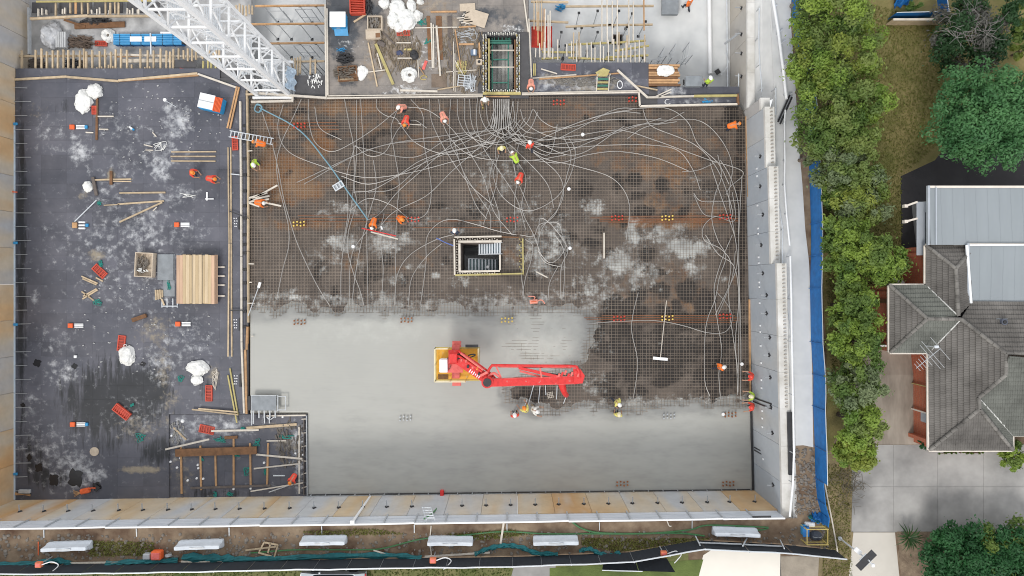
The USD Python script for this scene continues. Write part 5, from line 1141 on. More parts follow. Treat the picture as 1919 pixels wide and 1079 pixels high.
for a, b, c2, d2, zz in ((991, 35, 996, 145, .02), (982, 0, 990, 60, .02)):
    timber(a, b, c2, d2, z=zz, w=.1, m=TIMBERW, label='thin pale strip down the right edge of the littered deck', group='right strips of the littered deck')
timbers([(1000, 119, 1000, 142), (1003, 119, 1003, 142)], 'yellow board standing at the corner of the strip deck', 'yellow corner boards', z=.1, w=.09, m=TIMBERY)
single('drain_pipe', tube([P(1329, -20, LOW + .4), P(1330, 60, LOW + .4), P(1331.5, 138, LOW + .4)], .17, 10), WHITE, 'long white pipe lying on the pale basement floor', 'pipe', smooth=50)
single('conduit', tube([P(1362, -20, LOW + .3), P(1363, 60, LOW + .3), P(1364, 172, LOW + .3)], .08, 8), ALU, 'thin grey conduit along the foot of the low tan wall', 'conduit')
# ------------------------------------------------------------------ people
def hullb(a, b, ra, rb, n=8):
    return manifold3d.Manifold.batch_hull([manifold3d.Manifold.sphere(ra, n).translate(list(map(float, a))), manifold3d.Manifold.sphere(rb, n).translate(list(map(float, b)))])
POSES = {
    'stand': dict(pel=(0, 0, .95), che=(0, .02, 1.36), nek=(0, .03, 1.50), hed=(0, .07, 1.66), sh=(.19, .01, 1.41), el=[(.28, .04, 1.14), (-.28, .04, 1.14)], wr=[(.25, .24, .98), (-.25, .24, .98)], kn=[(.11, .04, .51), (-.11, .04, .51)], an=[(.12, -.02, .09), (-.12, -.02, .09)]),
    'walk': dict(pel=(0, 0, .94), che=(0, .05, 1.35), nek=(0, .08, 1.49), hed=(0, .13, 1.65), sh=(.19, .04, 1.40), el=[(.29, .16, 1.15), (-.29, -.12, 1.16)], wr=[(.25, .36, 1.02), (-.26, -.04, .92)], kn=[(.11, -.02, .50), (-.11, .22, .53)], an=[(.12, -.30, .14), (-.12, .22, .09)]),
    'bend': dict(pel=(0, -.16, .92), che=(0, .20, 1.14), nek=(0, .33, 1.20), hed=(0, .47, 1.24), sh=(.19, .25, 1.13), el=[(.26, .40, .86), (-.26, .40, .86)], wr=[(.16, .52, .62), (-.16, .54, .62)], kn=[(.13, .02, .50), (-.13, .02, .50)], an=[(.14, -.08, .09), (-.14, -.08, .09)]),
    'crouch': dict(pel=(0, -.15, .40), che=(0, .10, .78), nek=(0, .17, .92), hed=(0, .25, 1.06), sh=(.19, .12, .82), el=[(.27, .32, .58), (-.27, .32, .58)], wr=[(.15, .50, .40), (-.15, .50, .36)], kn=[(.17, .26, .52), (-.19, .22, .50)], an=[(.15, -.02, .09), (-.17, -.04, .09)]),
    'reach': dict(pel=(0, -.05, .94), che=(0, .10, 1.30), nek=(0, .16, 1.43), hed=(0, .24, 1.57), sh=(.19, .11, 1.34), el=[(.30, .36, 1.20), (-.32, .30, 1.10)], wr=[(.28, .62, 1.12), (-.36, .54, .98)], kn=[(.13, .08, .51), (-.13, -.02, .51)], an=[(.15, .06, .09), (-.15, -.14, .09)]),
}
def tri_of(m):
    a = m.to_mesh(); return trimesh.Trimesh(np.array(a.vert_properties[:, :3]), np.array(a.tri_verts), process=False)
_cache = {}
def figure(pose):
    if pose in _cache:
        return _cache[pose]
    p = {k: (np.array(v) if k not in ('el', 'wr', 'kn', 'an') else [np.array(x) for x in v]) for k, v in POSES[pose].items()}
    A = np.array; U = manifold3d.Manifold.batch_boolean; ADD = manifold3d.OpType.Add
    body, vest, trou, boot = [], [], [], []
    up = (p['hed'] - p['nek']); up /= np.linalg.norm(up); fwd = np.cross([1.0, 0, 0], up) * -1
    if fwd[1] < 0: fwd = -fwd
    body += [hullb(p['che'], p['nek'], .12, .065), hullb(p['nek'], p['hed'] - up * .03, .058, .07), hullb(p['hed'] + up * .01, p['hed'] - up * .06 + fwd * .02, .105, .08), hullb(p['pel'], p['che'], .13, .145)]
    f0 = p['hed'] + fwd * .098
    body += [hullb(f0 - up * .005, f0 - up * .035 + fwd * .022, .012, .017, 6), hullb(f0 - up * .075 + A([-.02, 0, 0]), f0 - up * .075 + A([.02, 0, 0]), .012, .012, 6)]
    for s in (-1, 1):
        body += [hullb(f0 + A([s * .035, 0, 0]) - fwd * .008, f0 + A([s * .04, 0, 0]) - fwd * .012, .014, .014, 6), hullb(p['hed'] + A([s * .105, 0, 0]) - up * .01, p['hed'] + A([s * .108, 0, 0]) - up * .05, .018, .014, 6)]
    vest += [hullb(p['pel'] + A([-.07, 0, .02]), p['che'] + A([-.08, 0, 0]), .125, .14), hullb(p['pel'] + A([.07, 0, .02]), p['che'] + A([.08, 0, 0]), .125, .14), hullb(p['pel'] + A([-.06, 0, .02]), p['pel'] + A([.06, 0, .02]), .135, .135), hullb(p['che'] + A([-.1, 0, 0]), p['che'] + A([.1, 0, 0]), .135, .135)]
    for i, s in enumerate((1, -1)):
        sh = p['sh'] * A([s, 1, 1]); el, wr, kn, an = p['el'][i], p['wr'][i], p['kn'][i], p['an'][i]
        body += [hullb(sh, el, .062, .046), hullb(el, wr, .045, .032), hullb(p['che'], sh, .1, .07)]
        vest += [hullb(p['che'] + A([s * .06, 0, .03]), sh, .105, .085), hullb(sh, sh + (el - sh) * .75, .082, .066)]
        d = wr - el; d /= np.linalg.norm(d); side = np.cross(d, [0, 0, 1.0]); side /= np.linalg.norm(side) + 1e-9; nn = np.cross(side, d)
        palm = wr + d * .055; body.append(hullb(wr, palm, .03, .034, 6)); body.append(hullb(palm - side * .022, palm + side * .022, .022, .022, 6))
        for k in range(4):
            ln = (.062, .074, .070, .055)[k]; b0 = palm + side * (-.033 + .022 * k) + d * .022; b1 = b0 + d * ln * .55 - nn * .012; b2 = b1 + d * ln * .35 - nn * .03
            body += [hullb(b0, b1, .0095, .009, 6), hullb(b1, b2, .009, .008, 6)]
        t0 = palm - side * .03 * s - d * .02; t1 = t0 - side * .034 * s + d * .025; body += [hullb(t0, t1, .012, .0105, 6), hullb(t1, t1 + d * .032, .0105, .009, 6)]
        hip = p['pel'] + A([s * .09, 0, -.03])
        body += [hullb(hip, kn, .085, .06), hullb(kn, an, .058, .04)]
        trou += [hullb(p['pel'], hip, .135, .115), hullb(hip, kn, .112, .078), hullb(kn, an + A([0, 0, .03]), .078, .062)]
        toe = an + A([s * .015, .17, -.045]); boot += [hullb(an + A([0, 0, .04]), an + A([0, -.02, -.045]), .06, .045), hullb(an + A([0, -.02, -.045]), toe, .045, .042)]
    hm = [manifold3d.Manifold.sphere(.142, 14).scale([.92, 1.08, .85]).trim_by_plane([0, 0, 1.0], -.01), manifold3d.Manifold.cylinder(.02, .15, .15, 14).scale([.95, 1.22, 1]).translate([0, .03, -.02])]
    hm = tri_of(U(hm, ADD)); az = math.atan2(fwd[2], fwd[1]); hm = moved(hm, p['hed'] + up * .035, rx=az)
    _cache[pose] = tuple(tri_of(U(x, ADD)) for x in (body, vest, trou, boot)) + (hm,)
    return _cache[pose]
STRIPE = M('silver_reflective_tape', (0.72, 0.72, 0.70), 0.35, 0.05)
def person(px, py, z, face, pose, vest, helm, trous, label, sc=1.0):
    """face: heading in degrees, 0 looks up the picture"""
    c = P(px, py, z + 1.0); b, v, t, bo, h = figure(pose)
    rz = math.radians(face); off = np.array(POSES[pose]['che'][:2]); ca, sa = math.cos(rz), math.sin(rz)
    o = (off[0] * ca - off[1] * sa, off[0] * sa + off[1] * ca)
    th = thing('person', label, 'person', (c[0] - o[0] * .6, c[1] - o[1] * .6, z), rz=rz)
    if sc != 1.0: UsdGeom.Xformable(stage.GetPrimAtPath(th)).AddScaleOp().Set(Gf.Vec3f(sc, sc, sc))
    part(th, 'body', b, SKIN, smooth=50); part(th, 'vest', v, VESTS[vest], smooth=50); part(th, 'trousers', t, TROUS[trous], smooth=50); part(th, 'boots', bo, BLACKM, smooth=50); part(th, 'helmet', h, HELM[helm], smooth=45)
B = MZ + 0.02
PEOPLE = [
    (752, 199, B, 120, 'crouch', 'pink', 'white', 'navy', 'crouching worker in faded orange vest and white helmet below the littered deck'),
    (761, 226, B, 170, 'bend', 'red', 'orange', 'navy', 'bending worker in red orange vest holding a thin bar on the mat'),
    (831, 219, B, 200, 'bend', 'pink', 'white', 'navy', 'bending worker in pale orange vest and white helmet left of the lift shaft'),
    (909, 189, B, 180, 'stand', 'white', 'white', 'tan', 'worker in pale shirt and white helmet at the corner of the lift shaft'),
    (940, 279, B, 190, 'stand', 'yellow', 'cream', 'navy', 'worker in yellow vest and cream helmet in the middle of the duct fan'),
    (965, 296, B, 30, 'bend', 'lime', 'white', 'navy', 'bending worker in lime vest lower right of the yellow vested one'),
    (993, 274, B, 10, 'walk', 'red', 'white', 'navy', 'walking worker in red orange vest and white helmet right of the yellow vested pair'),
    (974, 333, B, 160, 'bend', 'red', 'white', 'navy', 'lone bending worker in red vest below the duct fan'),
    (488, 269, B, 80, 'bend', 'orange', 'orange', 'tan', 'worker in orange vest bending beside the silver ladder'),
    (474, 304, B, 200, 'crouch', 'lime', 'white', 'navy', 'crouching worker in lime vest and white helmet at the left stop board'),
    (487, 380, B, 260, 'bend', 'orange', 'white', 'grey', 'worker in orange vest bending over loose timbers at the left stop board'),
    (357, 321, 0.02, 240, 'crouch', 'red', 'orange', 'grey', 'crouching worker in red vest on the dark deck, further from the edge boards'),
    (396, 335, 0.02, 260, 'bend', 'red', 'orange', 'tan', 'bending worker in red vest on the dark deck, nearer the edge boards'),
    (700, 418, B, 170, 'bend', 'orange', 'white', 'navy', 'bending worker in bright orange vest by the red levelling bar'),
    (749, 409, B, 240, 'crouch', 'orange', 'orange', 'navy', 'crouching worker in orange vest beside red capped starter bars'),
    (853, 436, B, 0, 'stand', 'navy', 'white', 'navy', 'worker in navy and red at the top left corner of the stair shaft'),
    (1373, 235, B, 280, 'bend', 'orange', 'orange', 'navy', 'bending worker in bright orange vest at the upper right corner of the mat'),
    (1290, 8, LOW + .01, 30, 'walk', 'orange', 'white', 'navy', 'worker in orange vest walking on the pale basement floor'),
    (1327, 154, -0.0, 10, 'stand', 'lime', 'white', 'navy', 'worker in lime vest and white helmet by the grey crate at the recess'),
    (1348, 687, B, 290, 'walk', 'orange', 'white', 'navy', 'worker in orange vest and white helmet alone on the dark mat at right'),
    (1407, 704, .12, 85, 'reach', 'red', 'red', 'grey', 'worker in red vest sitting against the right wall, uppermost of three'),
    (1408, 741, .12, 85, 'reach', 'lime', 'cream', 'grey', 'worker in lime vest between two red ones at the right wall'),
    (1408, 760, .12, 95, 'reach', 'red', 'red', 'navy', 'worker in red vest at the right wall, lowest of three'),
    (965, 777, -.08, 10, 'stand', 'red', 'white', 'grey', 'worker in red with white helmet at the concrete edge below the boom'),
    (985, 767, -.08, 30, 'reach', 'yellow', 'orange', 'navy', 'worker in yellow vest and orange helmet below the boom'),
    (1001, 767, -.08, 250, 'reach', 'white', 'white', 'tan', 'worker in white shirt reaching out right of the yellow vested one below the boom'),
    (1156, 753, -.08, 220, 'walk', 'yellow', 'white', 'navy', 'worker in pale lime vest at the concrete edge, upper of two right of the boom'),
    (1157, 776, -.05, 350, 'stand', 'yellow', 'cream', 'navy', 'worker in pale lime vest standing in wet concrete, lower of two right of the boom'),
    (546, 899, sb_z + .05, 160, 'crouch', 'red', 'orange', 'navy', 'crouching worker in bright red vest in the sunken bay'),
    (995, 158, .02, 180, 'bend', 'pink', 'white', 'grey', 'bending worker in faded pink vest right of the lift shaft'),
]
for q in PEOPLE:
    person(*q, sc=1.08)

# ------------------------------------------------------------------ site goods
def tray(px, py, rot, w, l, z=0.0, label='', h=.10, crossbars=5, inner=None):
    """red plastic mesh tray: a frame with slats across a dull panel"""
    k = mpp(z); W, L = w * k, l * k
    c = P(px, py, z + h); th = thing('mesh_tray', label, 'tray', (c[0], c[1], z), rz=math.radians(rot))
    t = .07
    for x0, x1, y0, y1 in ((-W / 2, W / 2, -L / 2, -L / 2 + t), (-W / 2, W / 2, L / 2 - t, L / 2), (-W / 2, -W / 2 + t, -L / 2 + t, L / 2 - t), (W / 2 - t, W / 2, -L / 2 + t, L / 2 - t)):
        part(th, 'rim', bx(x0, x1, y0, y1, 0, h), CRATE)
    part(th, 'panel', bx(-W / 2 + t, W / 2 - t, -L / 2 + t, L / 2 - t, .005, h * .35), inner or CRATEIN)
    n = crossbars
    for i in range(n):
        y = -L / 2 + t + (L - 2 * t) * (i + .5) / n
        part(th, 'slat', bx(-W / 2 + t, W / 2 - t, y - .025, y + .025, h * .35, h * .8), CRATE)
tray(440, 268, 2, 11, 26, 0, 'red mesh tray between the paired edge boards under the ladder'); tray(176, 206, 0, 9, 16, 0, 'small red mesh tray partly under the big white bag')
tray(227, 643, -6, 14, 29, 0, 'red mesh tray touching the single white bag'); tray(391, 737, 0, 13, 30, 0, 'upright red mesh tray below the pair of white bags'); tray(227, 772, 52, 15, 34, 0, 'bright red mesh tray tilted on the dark streaked deck', .2, 7, CRATE); tray(186, 508, 47, 14, 28, 0, 'small tilted red mesh tray by the zigzag battens')
tray(387, 805, 78, 15, 28, sb_z, 'red mesh tray tilted at the top of the sunken bay'); tray(350, 133.5, 80, 9, 28, -.24, 'pink red mesh tray on the dark board beside the crane mast'); tray(1065, 125.5, 87, 12, 28, 0, 'red mesh tray on the narrow strip deck'); tray(189, 81, 88, 10, 23, shz, 'dark red mesh tray beside the blue bundle'); tray(756, 61.5, 90, 10, 25, 0, 'dark red mesh tray below the heap of white bags'); tray(669, 10, 2, 28, 29, 0, 'large orange mesh crate at the top of the littered deck', .5, 8, ORANGE)

def bag(px, py, rx, ry, z, label, seed, h=.45, m=None, mouth=False, loops=True, rot=0.0):
    k = mpp(z + h * .5); c = P(px, py, z + h * .5); th = thing('bulk_bag', label, 'bulk bag', (c[0], c[1], z), rz=rot)
    X, Y = rx * k, ry * k
    b = blob(X, Y, h, seed, .30, 4, 1.7, 0.0); v = b.vertices.copy(); v *= (1 + .16 * (np.abs(meshkit.fbm(v / [X, Y, h] * 3.1 + seed * 5.3, 3, seed + 2) - .5) * 2 - .3))[:, None]
    v[:, 2] = np.maximum(0, v[:, 2]) + (.05 * h * np.sin(v[:, 0] / X * 5 + seed) * np.cos(v[:, 1] / Y * 4)) * (v[:, 2] > .02)
    if mouth:
        d = np.hypot((v[:, 0] - .1 * X) / (X * .38), (v[:, 1] + .05 * Y) / (Y * .34)); v[:, 2] = np.where((d < 1) & (v[:, 2] > .05), v[:, 2] * (.25 + .5 * d), v[:, 2])
    b = trimesh.Trimesh(v, b.faces, process=False); b.apply_translation([0, 0, .0])
    part(th, 'bag', b, m or WHITEBAG, smooth=60)
    if mouth: part(th, 'contents', blob(X * .3, Y * .26, .12, seed + 3, .3, 2).apply_translation([.1 * X, -.05 * Y, h * .36]), RUBBLE)
    if loops:
        for i in range(3):
            a = seed * 1.3 + i * 2.1; p = np.array([X * .9 * math.cos(a), Y * .9 * math.sin(a), .1]); q = p * 1.14; s = np.array([-math.sin(a), math.cos(a), 0]) * .12
            part(th, 'lifting_loop', tube(spline([p - s, q - s * .6, q + s * .6, p + s]), .025, 5), WHITEBAG)
bag(154, 189, 16, 22, 0, 'large white bulk bag, left one of the overlapping pair on the dark deck', 1); bag(176, 170, 14, 14, 0, 'smaller white bulk bag, right one of the overlapping pair on the dark deck', 2, .5); bag(236, 666, 15, 20, 0, 'single white bulk bag beside a red mesh tray on the dark deck', 3, .5)
bag(369, 690, 21, 14, 0, 'wide white bulk bag above a small one near the mesh tray', 4, .5); bag(368, 712, 11, 10, 0, 'small round white bag below the wide one', 5, .3); bag(163, 349, 9, 11, 0, 'little white bag beside dark timber in the upper deck', 6, .3, loops=False)
bag(766, 139, 15, 14, 0, 'open white bulk bag with a dark mouth on the littered deck', 7, .5, mouth=True); bag(677, 135, 11, 14, 0, 'flat white sack beside the brown debris tray on the littered deck', 8, .2, loops=False)
for i, (x, y, a, b_, t) in enumerate(((719, 4, 11, 10, 'topmost left white bag of the heap by the frame edge'), (743, 14, 15, 17, 'large white bag high in the heap on the littered deck'), (770, 9, 9, 12, 'white bag with a dark fold at the top right of the heap'), (736, 36, 12, 15, 'white bag low at the left of the heap'), (762, 36, 18, 20, 'largest white bag in the middle of the heap'), (783, 28, 9, 10, 'white bag at the far right of the heap'), (748, 50, 11, 9, 'lowest white bag of the heap above the dark red tray'), (787, 2, 7, 4, 'white bag scrap at the top right of the heap'))):
    bag(x, y, a, b_, .0, t, 20 + i, .55 + .1 * (i == 4), loops=i in (1, 4))
bag(201, 65, 13, 13, shz, 'round open white bag with a dark mouth beside the blue bundle', 31, .5, mouth=True)
bag(1247, 131.5, 17, 11, .12, 'white sheet bundle lying on the brown plank stack', 33, .18, loops=False)
bag(92, 64, 19, 27, shz, 'big grey plastic wrapped bundle next to the left wall', 35, .8, m=GREYBAG, loops=False)
pk = P(112, 73, shz + .6); th = thing('sheet_pack', 'pale ribbed pack of sheets beside the grey wrapped bundle', 'pack', (pk[0], pk[1], shz))
for i in range(5): part(th, 'sheet', bx(-.42 + i * .17, -.29 + i * .17, -.62, .62, 0, .5 + .02 * (i % 2)), M('pale_grey_sheet', (0.45, 0.46, 0.47), 0.6) if i == 0 else '/World/Looks/pale_grey_sheet')

# blue bundle on the shelf
bz = shz
a0, a1 = P(212, 73, bz + .5), P(340, 73, bz + .5); L = a1[0] - a0[0]
th = thing('pipe_bundle', 'long blue wrapped bundle with white labels on the shelf', 'bundle', ((a0[0] + a1[0]) / 2, a0[1], bz))
for i in range(6): part(th, 'tube', moved(cyl(.075, -L / 2, L / 2, 8), (0, -.36 + i * .145, .42 + .02 * (i % 2)), ry=math.pi / 2), BLUE, smooth=40)
part(th, 'cradle', bx(-L / 2 + .05, L / 2 + .1, -.42, .42, .0, .34), BLUEM)
for x in (-.9, .25): part(th, 'label_sheet', bx(x - .47, x + .47, -.2, .2, .515, .53), WHITE)
part(th, 'end_cap', bx(L / 2 + .0, L / 2 + .12, -.36, .36, .05, .5), BLACKM)
for i in range(6): part(th, 'strap', bx(-L / 2 + .5 + i * .85, -L / 2 + .53 + i * .85, -.45, .45, .0, .512), BLACKM)
pz = P(311, 61, shz + .5); single('label_sheet', bx(pz[0] - .45, pz[0] + .45, pz[1] - .07, pz[1] + .07, shz, shz + .5), WHITE, 'narrow white strip standing behind the blue bundle', 'strip')
def heap(px, py, rx, ry, z, n, m, label, seed, cat='debris heap', name='debris_heap', ln=.8, hh=.25):
    r = np.random.default_rng(seed); k = mpp(z); c = P(px, py, z); ms = []
    for i in range(n):
        a = r.uniform(0, 6.28); d = math.sqrt(r.uniform(0, 1)); p = c + [rx * k * d * math.cos(a), ry * k * d * math.sin(a), r.uniform(.008, hh)]
        q = r.uniform(-.5, .5) + (0 if rx > ry else 1.57); l = r.uniform(.3, 1) * ln / 2; w = r.uniform(.03, .09)
        ms.append(beam(p - [l * math.cos(q), l * math.sin(q), r.uniform(-.06, .06)], p + [l * math.cos(q), l * math.sin(q), r.uniform(-.06, .06)], w, w))
    single(name, cat_(ms), m, label, cat, kind='stuff')
heap(154, 80, 22, 11, shz, 90, M('brown_rods', (0.18, 0.13, 0.10), 0.8, 0.3, island=.4), 'loose pile of brown rods on the shelf left of the red tray', 1, ln=1.0)
heap(180, 40, 26, 7, shz, 50, BLACKM, 'dark tangle of bars at the upper side of the shelf', 2); heap(70, 120, 16, 12, shz, 50, DARKWOOD, 'dark offcuts below the first joists beside the left wall', 3); heap(140, 122, 16, 12, shz, 60, BLACKM, 'black bent bars under the long joist row', 4)
heap(268, 495, 11, 16, .1, 60, RUBBLE, 'grey debris filling the brown timber box', 5, ln=.4); heap(648, 110, 12, 9, 0, 60, BLACKM, 'black hose and tool jumble on the grey board of the littered deck', 6, ln=.7, hh=.4); heap(690, 12, 8, 12, 0, 40, BLACKM, 'black and white jumble beside the orange crate', 7, ln=.6, hh=.3)
heap(702, 42, 11, 12, .1, 60, M('ash_debris', (0.33, 0.30, 0.27), 0.9, island=.4), 'grey rubble in the square box on the littered deck', 8, ln=.4, hh=.35); heap(645, 136, 18, 12, .05, 60, M('mixed_scrap', (0.32, 0.27, 0.22), 0.8, island=.6), 'tools and pale scrap in the brown debris tray', 9, ln=.6, hh=.2)
heap(745, 95, 45, 45, 0, 320, M('mixed_offcuts', (0.38, 0.30, 0.21), 0.85, island=.55), 'small offcuts strewn round the middle of the littered deck', 10, ln=.5, hh=.05); heap(870, 110, 52, 62, 0, 330, M('mixed_offcuts_two', (0.42, 0.33, 0.23), 0.85, island=.6), 'small sticks strewn over the right half of the littered deck', 11, ln=.6, hh=.05)
heap(865, 125, 10, 14, 0, 50, TIMBERY, 'green yellow strap pile near the lift shaft', 12, ln=.5, hh=.1); heap(1095, 152, 70, 10, 0, 150, M('pale_scraps', (0.45, 0.42, 0.38), 0.85, island=.6), 'pale scraps strewn over the strip deck', 13, ln=.5, hh=.05); heap(880, 155, 12, 12, 0, 60, STEEL, 'grey wire and frame jumble by the lift shaft', 14, ln=.6, hh=.15)
heap(545, 830, 28, 45, sb_z, 150, M('bay_scraps', (0.33, 0.29, 0.25), 0.85, island=.6), 'pale scraps strewn along the right side of the sunken bay', 15, ln=.5, hh=.06); heap(330, 810, 16, 22, sb_z, 60, M('chain_scraps', (0.45, 0.44, 0.42), 0.6, island=.5), 'pale chain and scraps at the left edge of the sunken bay', 16, ln=.3, hh=.05); heap(270, 505, 10, 6, .2, 14, WHITEBAG, 'white rag in the brown timber box', 17, ln=.3)
heap(590, 152, 14, 14, -.1, 40, WHITEBAG, 'white paper scraps on the small dark board right of the mast', 18, ln=.25, hh=.04); heap(1290, 190, 70, 4, -.15, 60, M('recess_scraps', (0.4, 0.38, 0.36), 0.8, island=.6), 'scraps lying in the recess behind the white edge board', 19, ln=.4, hh=.1)
heap(300, 235, 120, 75, 0, 110, M('deck_specks', (0.62, 0.62, 0.62), 0.8, island=.3), 'tiny white scraps scattered over the upper dark deck', 20, ln=.14, hh=.02); heap(270, 600, 130, 120, 0, 90, '/World/Looks/deck_specks', 'tiny white scraps scattered over the lower dark deck', 21, ln=.13, hh=.02)

# crates and boxes
def openbox(px, py, w, l, h, z, m, label, rot=0, inner=None, name='timber_box', cat='box'):
    k = mpp(z + h); W, L = w * k, l * k; c = P(px, py, z + h); th = thing(name, label, cat, (c[0], c[1], z), rz=math.radians(rot)); t = .07
    for x0, x1, y0, y1 in ((-W / 2, W / 2, -L / 2, -L / 2 + t), (-W / 2, W / 2, L / 2 - t, L / 2), (-W / 2, -W / 2 + t, -L / 2 + t, L / 2 - t), (W / 2 - t, W / 2, -L / 2 + t, L / 2 - t)):
        part(th, 'side_board', bx(x0, x1, y0, y1, 0, h), m)
    part(th, 'base', bx(-W / 2 + t, W / 2 - t, -L / 2 + t, L / 2 - t, 0, .06), inner or m)
    return th
openbox(269, 496, 34, 46, .55, 0, CARDB, 'brown timber box of debris on the dark deck', -3); openbox(702, 42, 28, 26, .5, 0, CARDB, 'square pale box of rubble on the littered deck', 0); openbox(651, 137, 36, 28, .25, 0, BROWN, 'brown debris tray on the grey board of the littered deck', 4)
c = P(699, 63, .4); th = thing('cardboard_box', 'pale crushed cardboard box below the square rubble box', 'box', (c[0], c[1], 0), rz=.05); part(th, 'body', rbox(1.15, .75, .42, .03), CARDB); part(th, 'torn_flap', bx(.2, .55, -.32, .02, .421, .44), BROWN)
c = P(714, 81, .2); th = thing('dark_case', 'small dark brown case beside the two slanting timbers', 'case', (c[0], c[1], 0), rz=-.5); part(th, 'body', rbox(.62, .34, .2, .03), DARKWOOD); part(th, 'handle', tube(spline([[-.15, .17, .1], [-.1, .25, .1], [.1, .25, .1], [.15, .17, .1]]), .02, 5), BLACKM)
def toolbox(px, py, w, d, label, rot=0.0, lean=.5):
    c = P(px, py, .8); th = thing('site_toolbox', label, 'toolbox', (c[0], c[1], 0), rz=rot)
    part(th, 'body', rbox(w, d, .8, .04), BLUE); part(th, 'lid', rbox(w + .08, d + .08, .1, .03).apply_translation([0, 0, .805]), WHITE)
    fv = moved(bx(-w / 2 + .05, w / 2 - .05, -.02, .02, 0, .75), (0.12, -d / 2 - .42, .03), rx=-.95); part(th, 'front_flap', fv, BLUE)
    part(th, 'handle', bx(-.15, .15, -d / 2 - .05, -d / 2 - .01, .55, .6), STEEL)
    return th
toolbox(633, 36.5, 1.15, 1.1, 'blue site toolbox with white lid at the left of the littered deck')
c = P(396, 194, .6); th = thing('material_bin', 'white lidded bin with blue side and orange grille at the deck corner', 'bin', (c[0], c[1], 0), rz=-.22)
part(th, 'body', rbox(1.75, 1.1, .75, .05), BLUE); part(th, 'lid', bx(-.90, .28, -.50, .62, .755, .84), WHITE); part(th, 'lid_rib', bx(-.88, .26, .02, .08, .8405, .87), STEEL)
for i in range(6): part(th, 'grille_slat', bx(.31 + i * .1, .37 + i * .1, -.56, .55, .755, .86), ORANGE)
c = P(1300, 152, .4); th = thing('grey_crate', 'grey crate on the pale floor beside the lime vested worker', 'crate', (c[0], c[1], -.02)); part(th, 'body', rbox(1.25, .75, .45, .04), PLYG); part(th, 'lid', rbox(1.29, .79, .06, .02).apply_translation([0, 0, .452]), PLYG); part(th, 'wheel', moved(cyl(.12, -.03, .03, 10), (-.72, -.1, .15), ry=1.57), BLACKM); part(th, 'wheel', moved(cyl(.12, -.03, .03, 10), (-.72, .1, .15), ry=1.57), BLACKM)
# grey sheets and plank stack
c = P(311, 500, .1); th = thing('plywood_stack', 'short stack of grey plywood beside the plank stack', 'plywood stack', (c[0], c[1], 0))
for i in range(4): part(th, 'sheet', moved(bx(-.62, .62, -1.0, 1.0, i * .03, i * .03 + .026), (R.uniform(-.04, .04), R.uniform(-.04, .04), 0)), PLYG)
part(th, 'sheet', bx(-.25, .65, -2.3, -1.03, 0, .03), PLYG)
c = P(366, 523, .85); th = thing('plank_stack', 'big stack of pale planks on bearers at the right of the dark deck', 'plank stack', (c[0], c[1], 0))
PLK = [M('plank_%s' % n, cc, .75, .15, 1.2, stretch=(3, .3, 1), rnd=.08) for n, cc in (('pink', (0.52, 0.35, 0.24)), ('cream', (0.56, 0.44, 0.29)), ('tan', (0.50, 0.38, 0.23)))]
for lay in range(4):
    for i in range(12):
        x = -1.46 + i * .243; part(th, 'plank', bx(x + .004, x + .236, -1.88 + R.uniform(-.04, .03), 1.85 + R.uniform(-.03, .05), .16 + lay * .17, .16 + lay * .17 + .16), PLK[0 if i in (0, 1, 11) else (1 + (i * 7 + lay) % 2)])
for y in (-1.3, -.45, .25, .95): part(th, 'bearer', bx(-1.6, 1.95, y - .06, y + .06, 0, .155), TIMBERW)
for x in (-.25, .55): part(th, 'strap', bx(x - .012, x + .012, -1.94, 1.94, .835, .845), BLACKM)
c = P(318, 570, .05); th = thing('small_frame', 'small grey frame below the short plywood stack', 'frame', (c[0], c[1], 0)); 
for x in (-.6, -.2, .25, .6): part(th, 'upright', bx(x - .035, x + .035, -.25, .45, .0, .07), ALU)
part(th, 'rail', bx(-.6, .6, -.18, -.11, .075, .13), ALU)
timbers([(292, 543, 292.5, 562), (296, 543, 297, 561), (300, 542.5, 301, 560), (304, 543, 304.5, 557), (303, 560, 308, 572)], 'short pale batten in the bunch left of the small grey frame', 'short battens by the small frame', z=.02, w=.12)
c = P(1246, 140, .1); th = thing('plank_stack', 'low stack of brown planks under a white sheet at the strip deck', 'plank stack', (c[0], c[1], -.3))
for i in range(9): part(th, 'plank', bx(-1.25, 1.15 + R.uniform(-.2, .1), -.85 + i * .19, -.70 + i * .19, .0, .34 + .03 * (i % 3)), BROWN if i % 3 == 0 else TIMBER2)
# ladder, formwork table, green steps
A0, A1 = P(430, 250.5, .35), P(512, 265, .35)
th = thing('ladder', 'silver ladder bridging from the deck edge onto the mat', 'ladder'); dd = (A1 - A0) / np.linalg.norm(A1 - A0); ss = np.cross([0, 0, 1], dd)
for s in (-.24, .24): part(th, 'rail', beam(A0 + ss * s, A1 + ss * s, .06, .09), ALU)
for i in range(12): p = A0 + (A1 - A0) * (i + .4) / 12; part(th, 'rung', beam(p - ss * .22, p + ss * .22, .06, .045), ALU)
c = P(494, 756, .5); th = thing('form_table', 'grey panelled table form at the lower left corner of the wet concrete', 'table form', (c[0], c[1], 0))
part(th, 'panel', bx(-.95, .95, -.55, .58, .40, .46), PLYG); part(th, 'rim', bx(-.97, .97, .58, .64, .36, .50), STEEL)
for x in (-.85, -.42, .0, .42, .85): part(th, 'leg', bx(x - .05, x + .05, -1.15 if x > -.8 else -1.6, -.552, .3, .36), STEEL)
part(th, 'side_frame', cat_([bx(1.0, 1.08, -.6, .64, .3, .36), bx(1.62, 1.68, -.55, .55, .3, .36), bx(1.08, 1.62, .49, .55, .3, .36), bx(1.08, 1.62, -.55, -.49, .3, .36)]), STEEL)
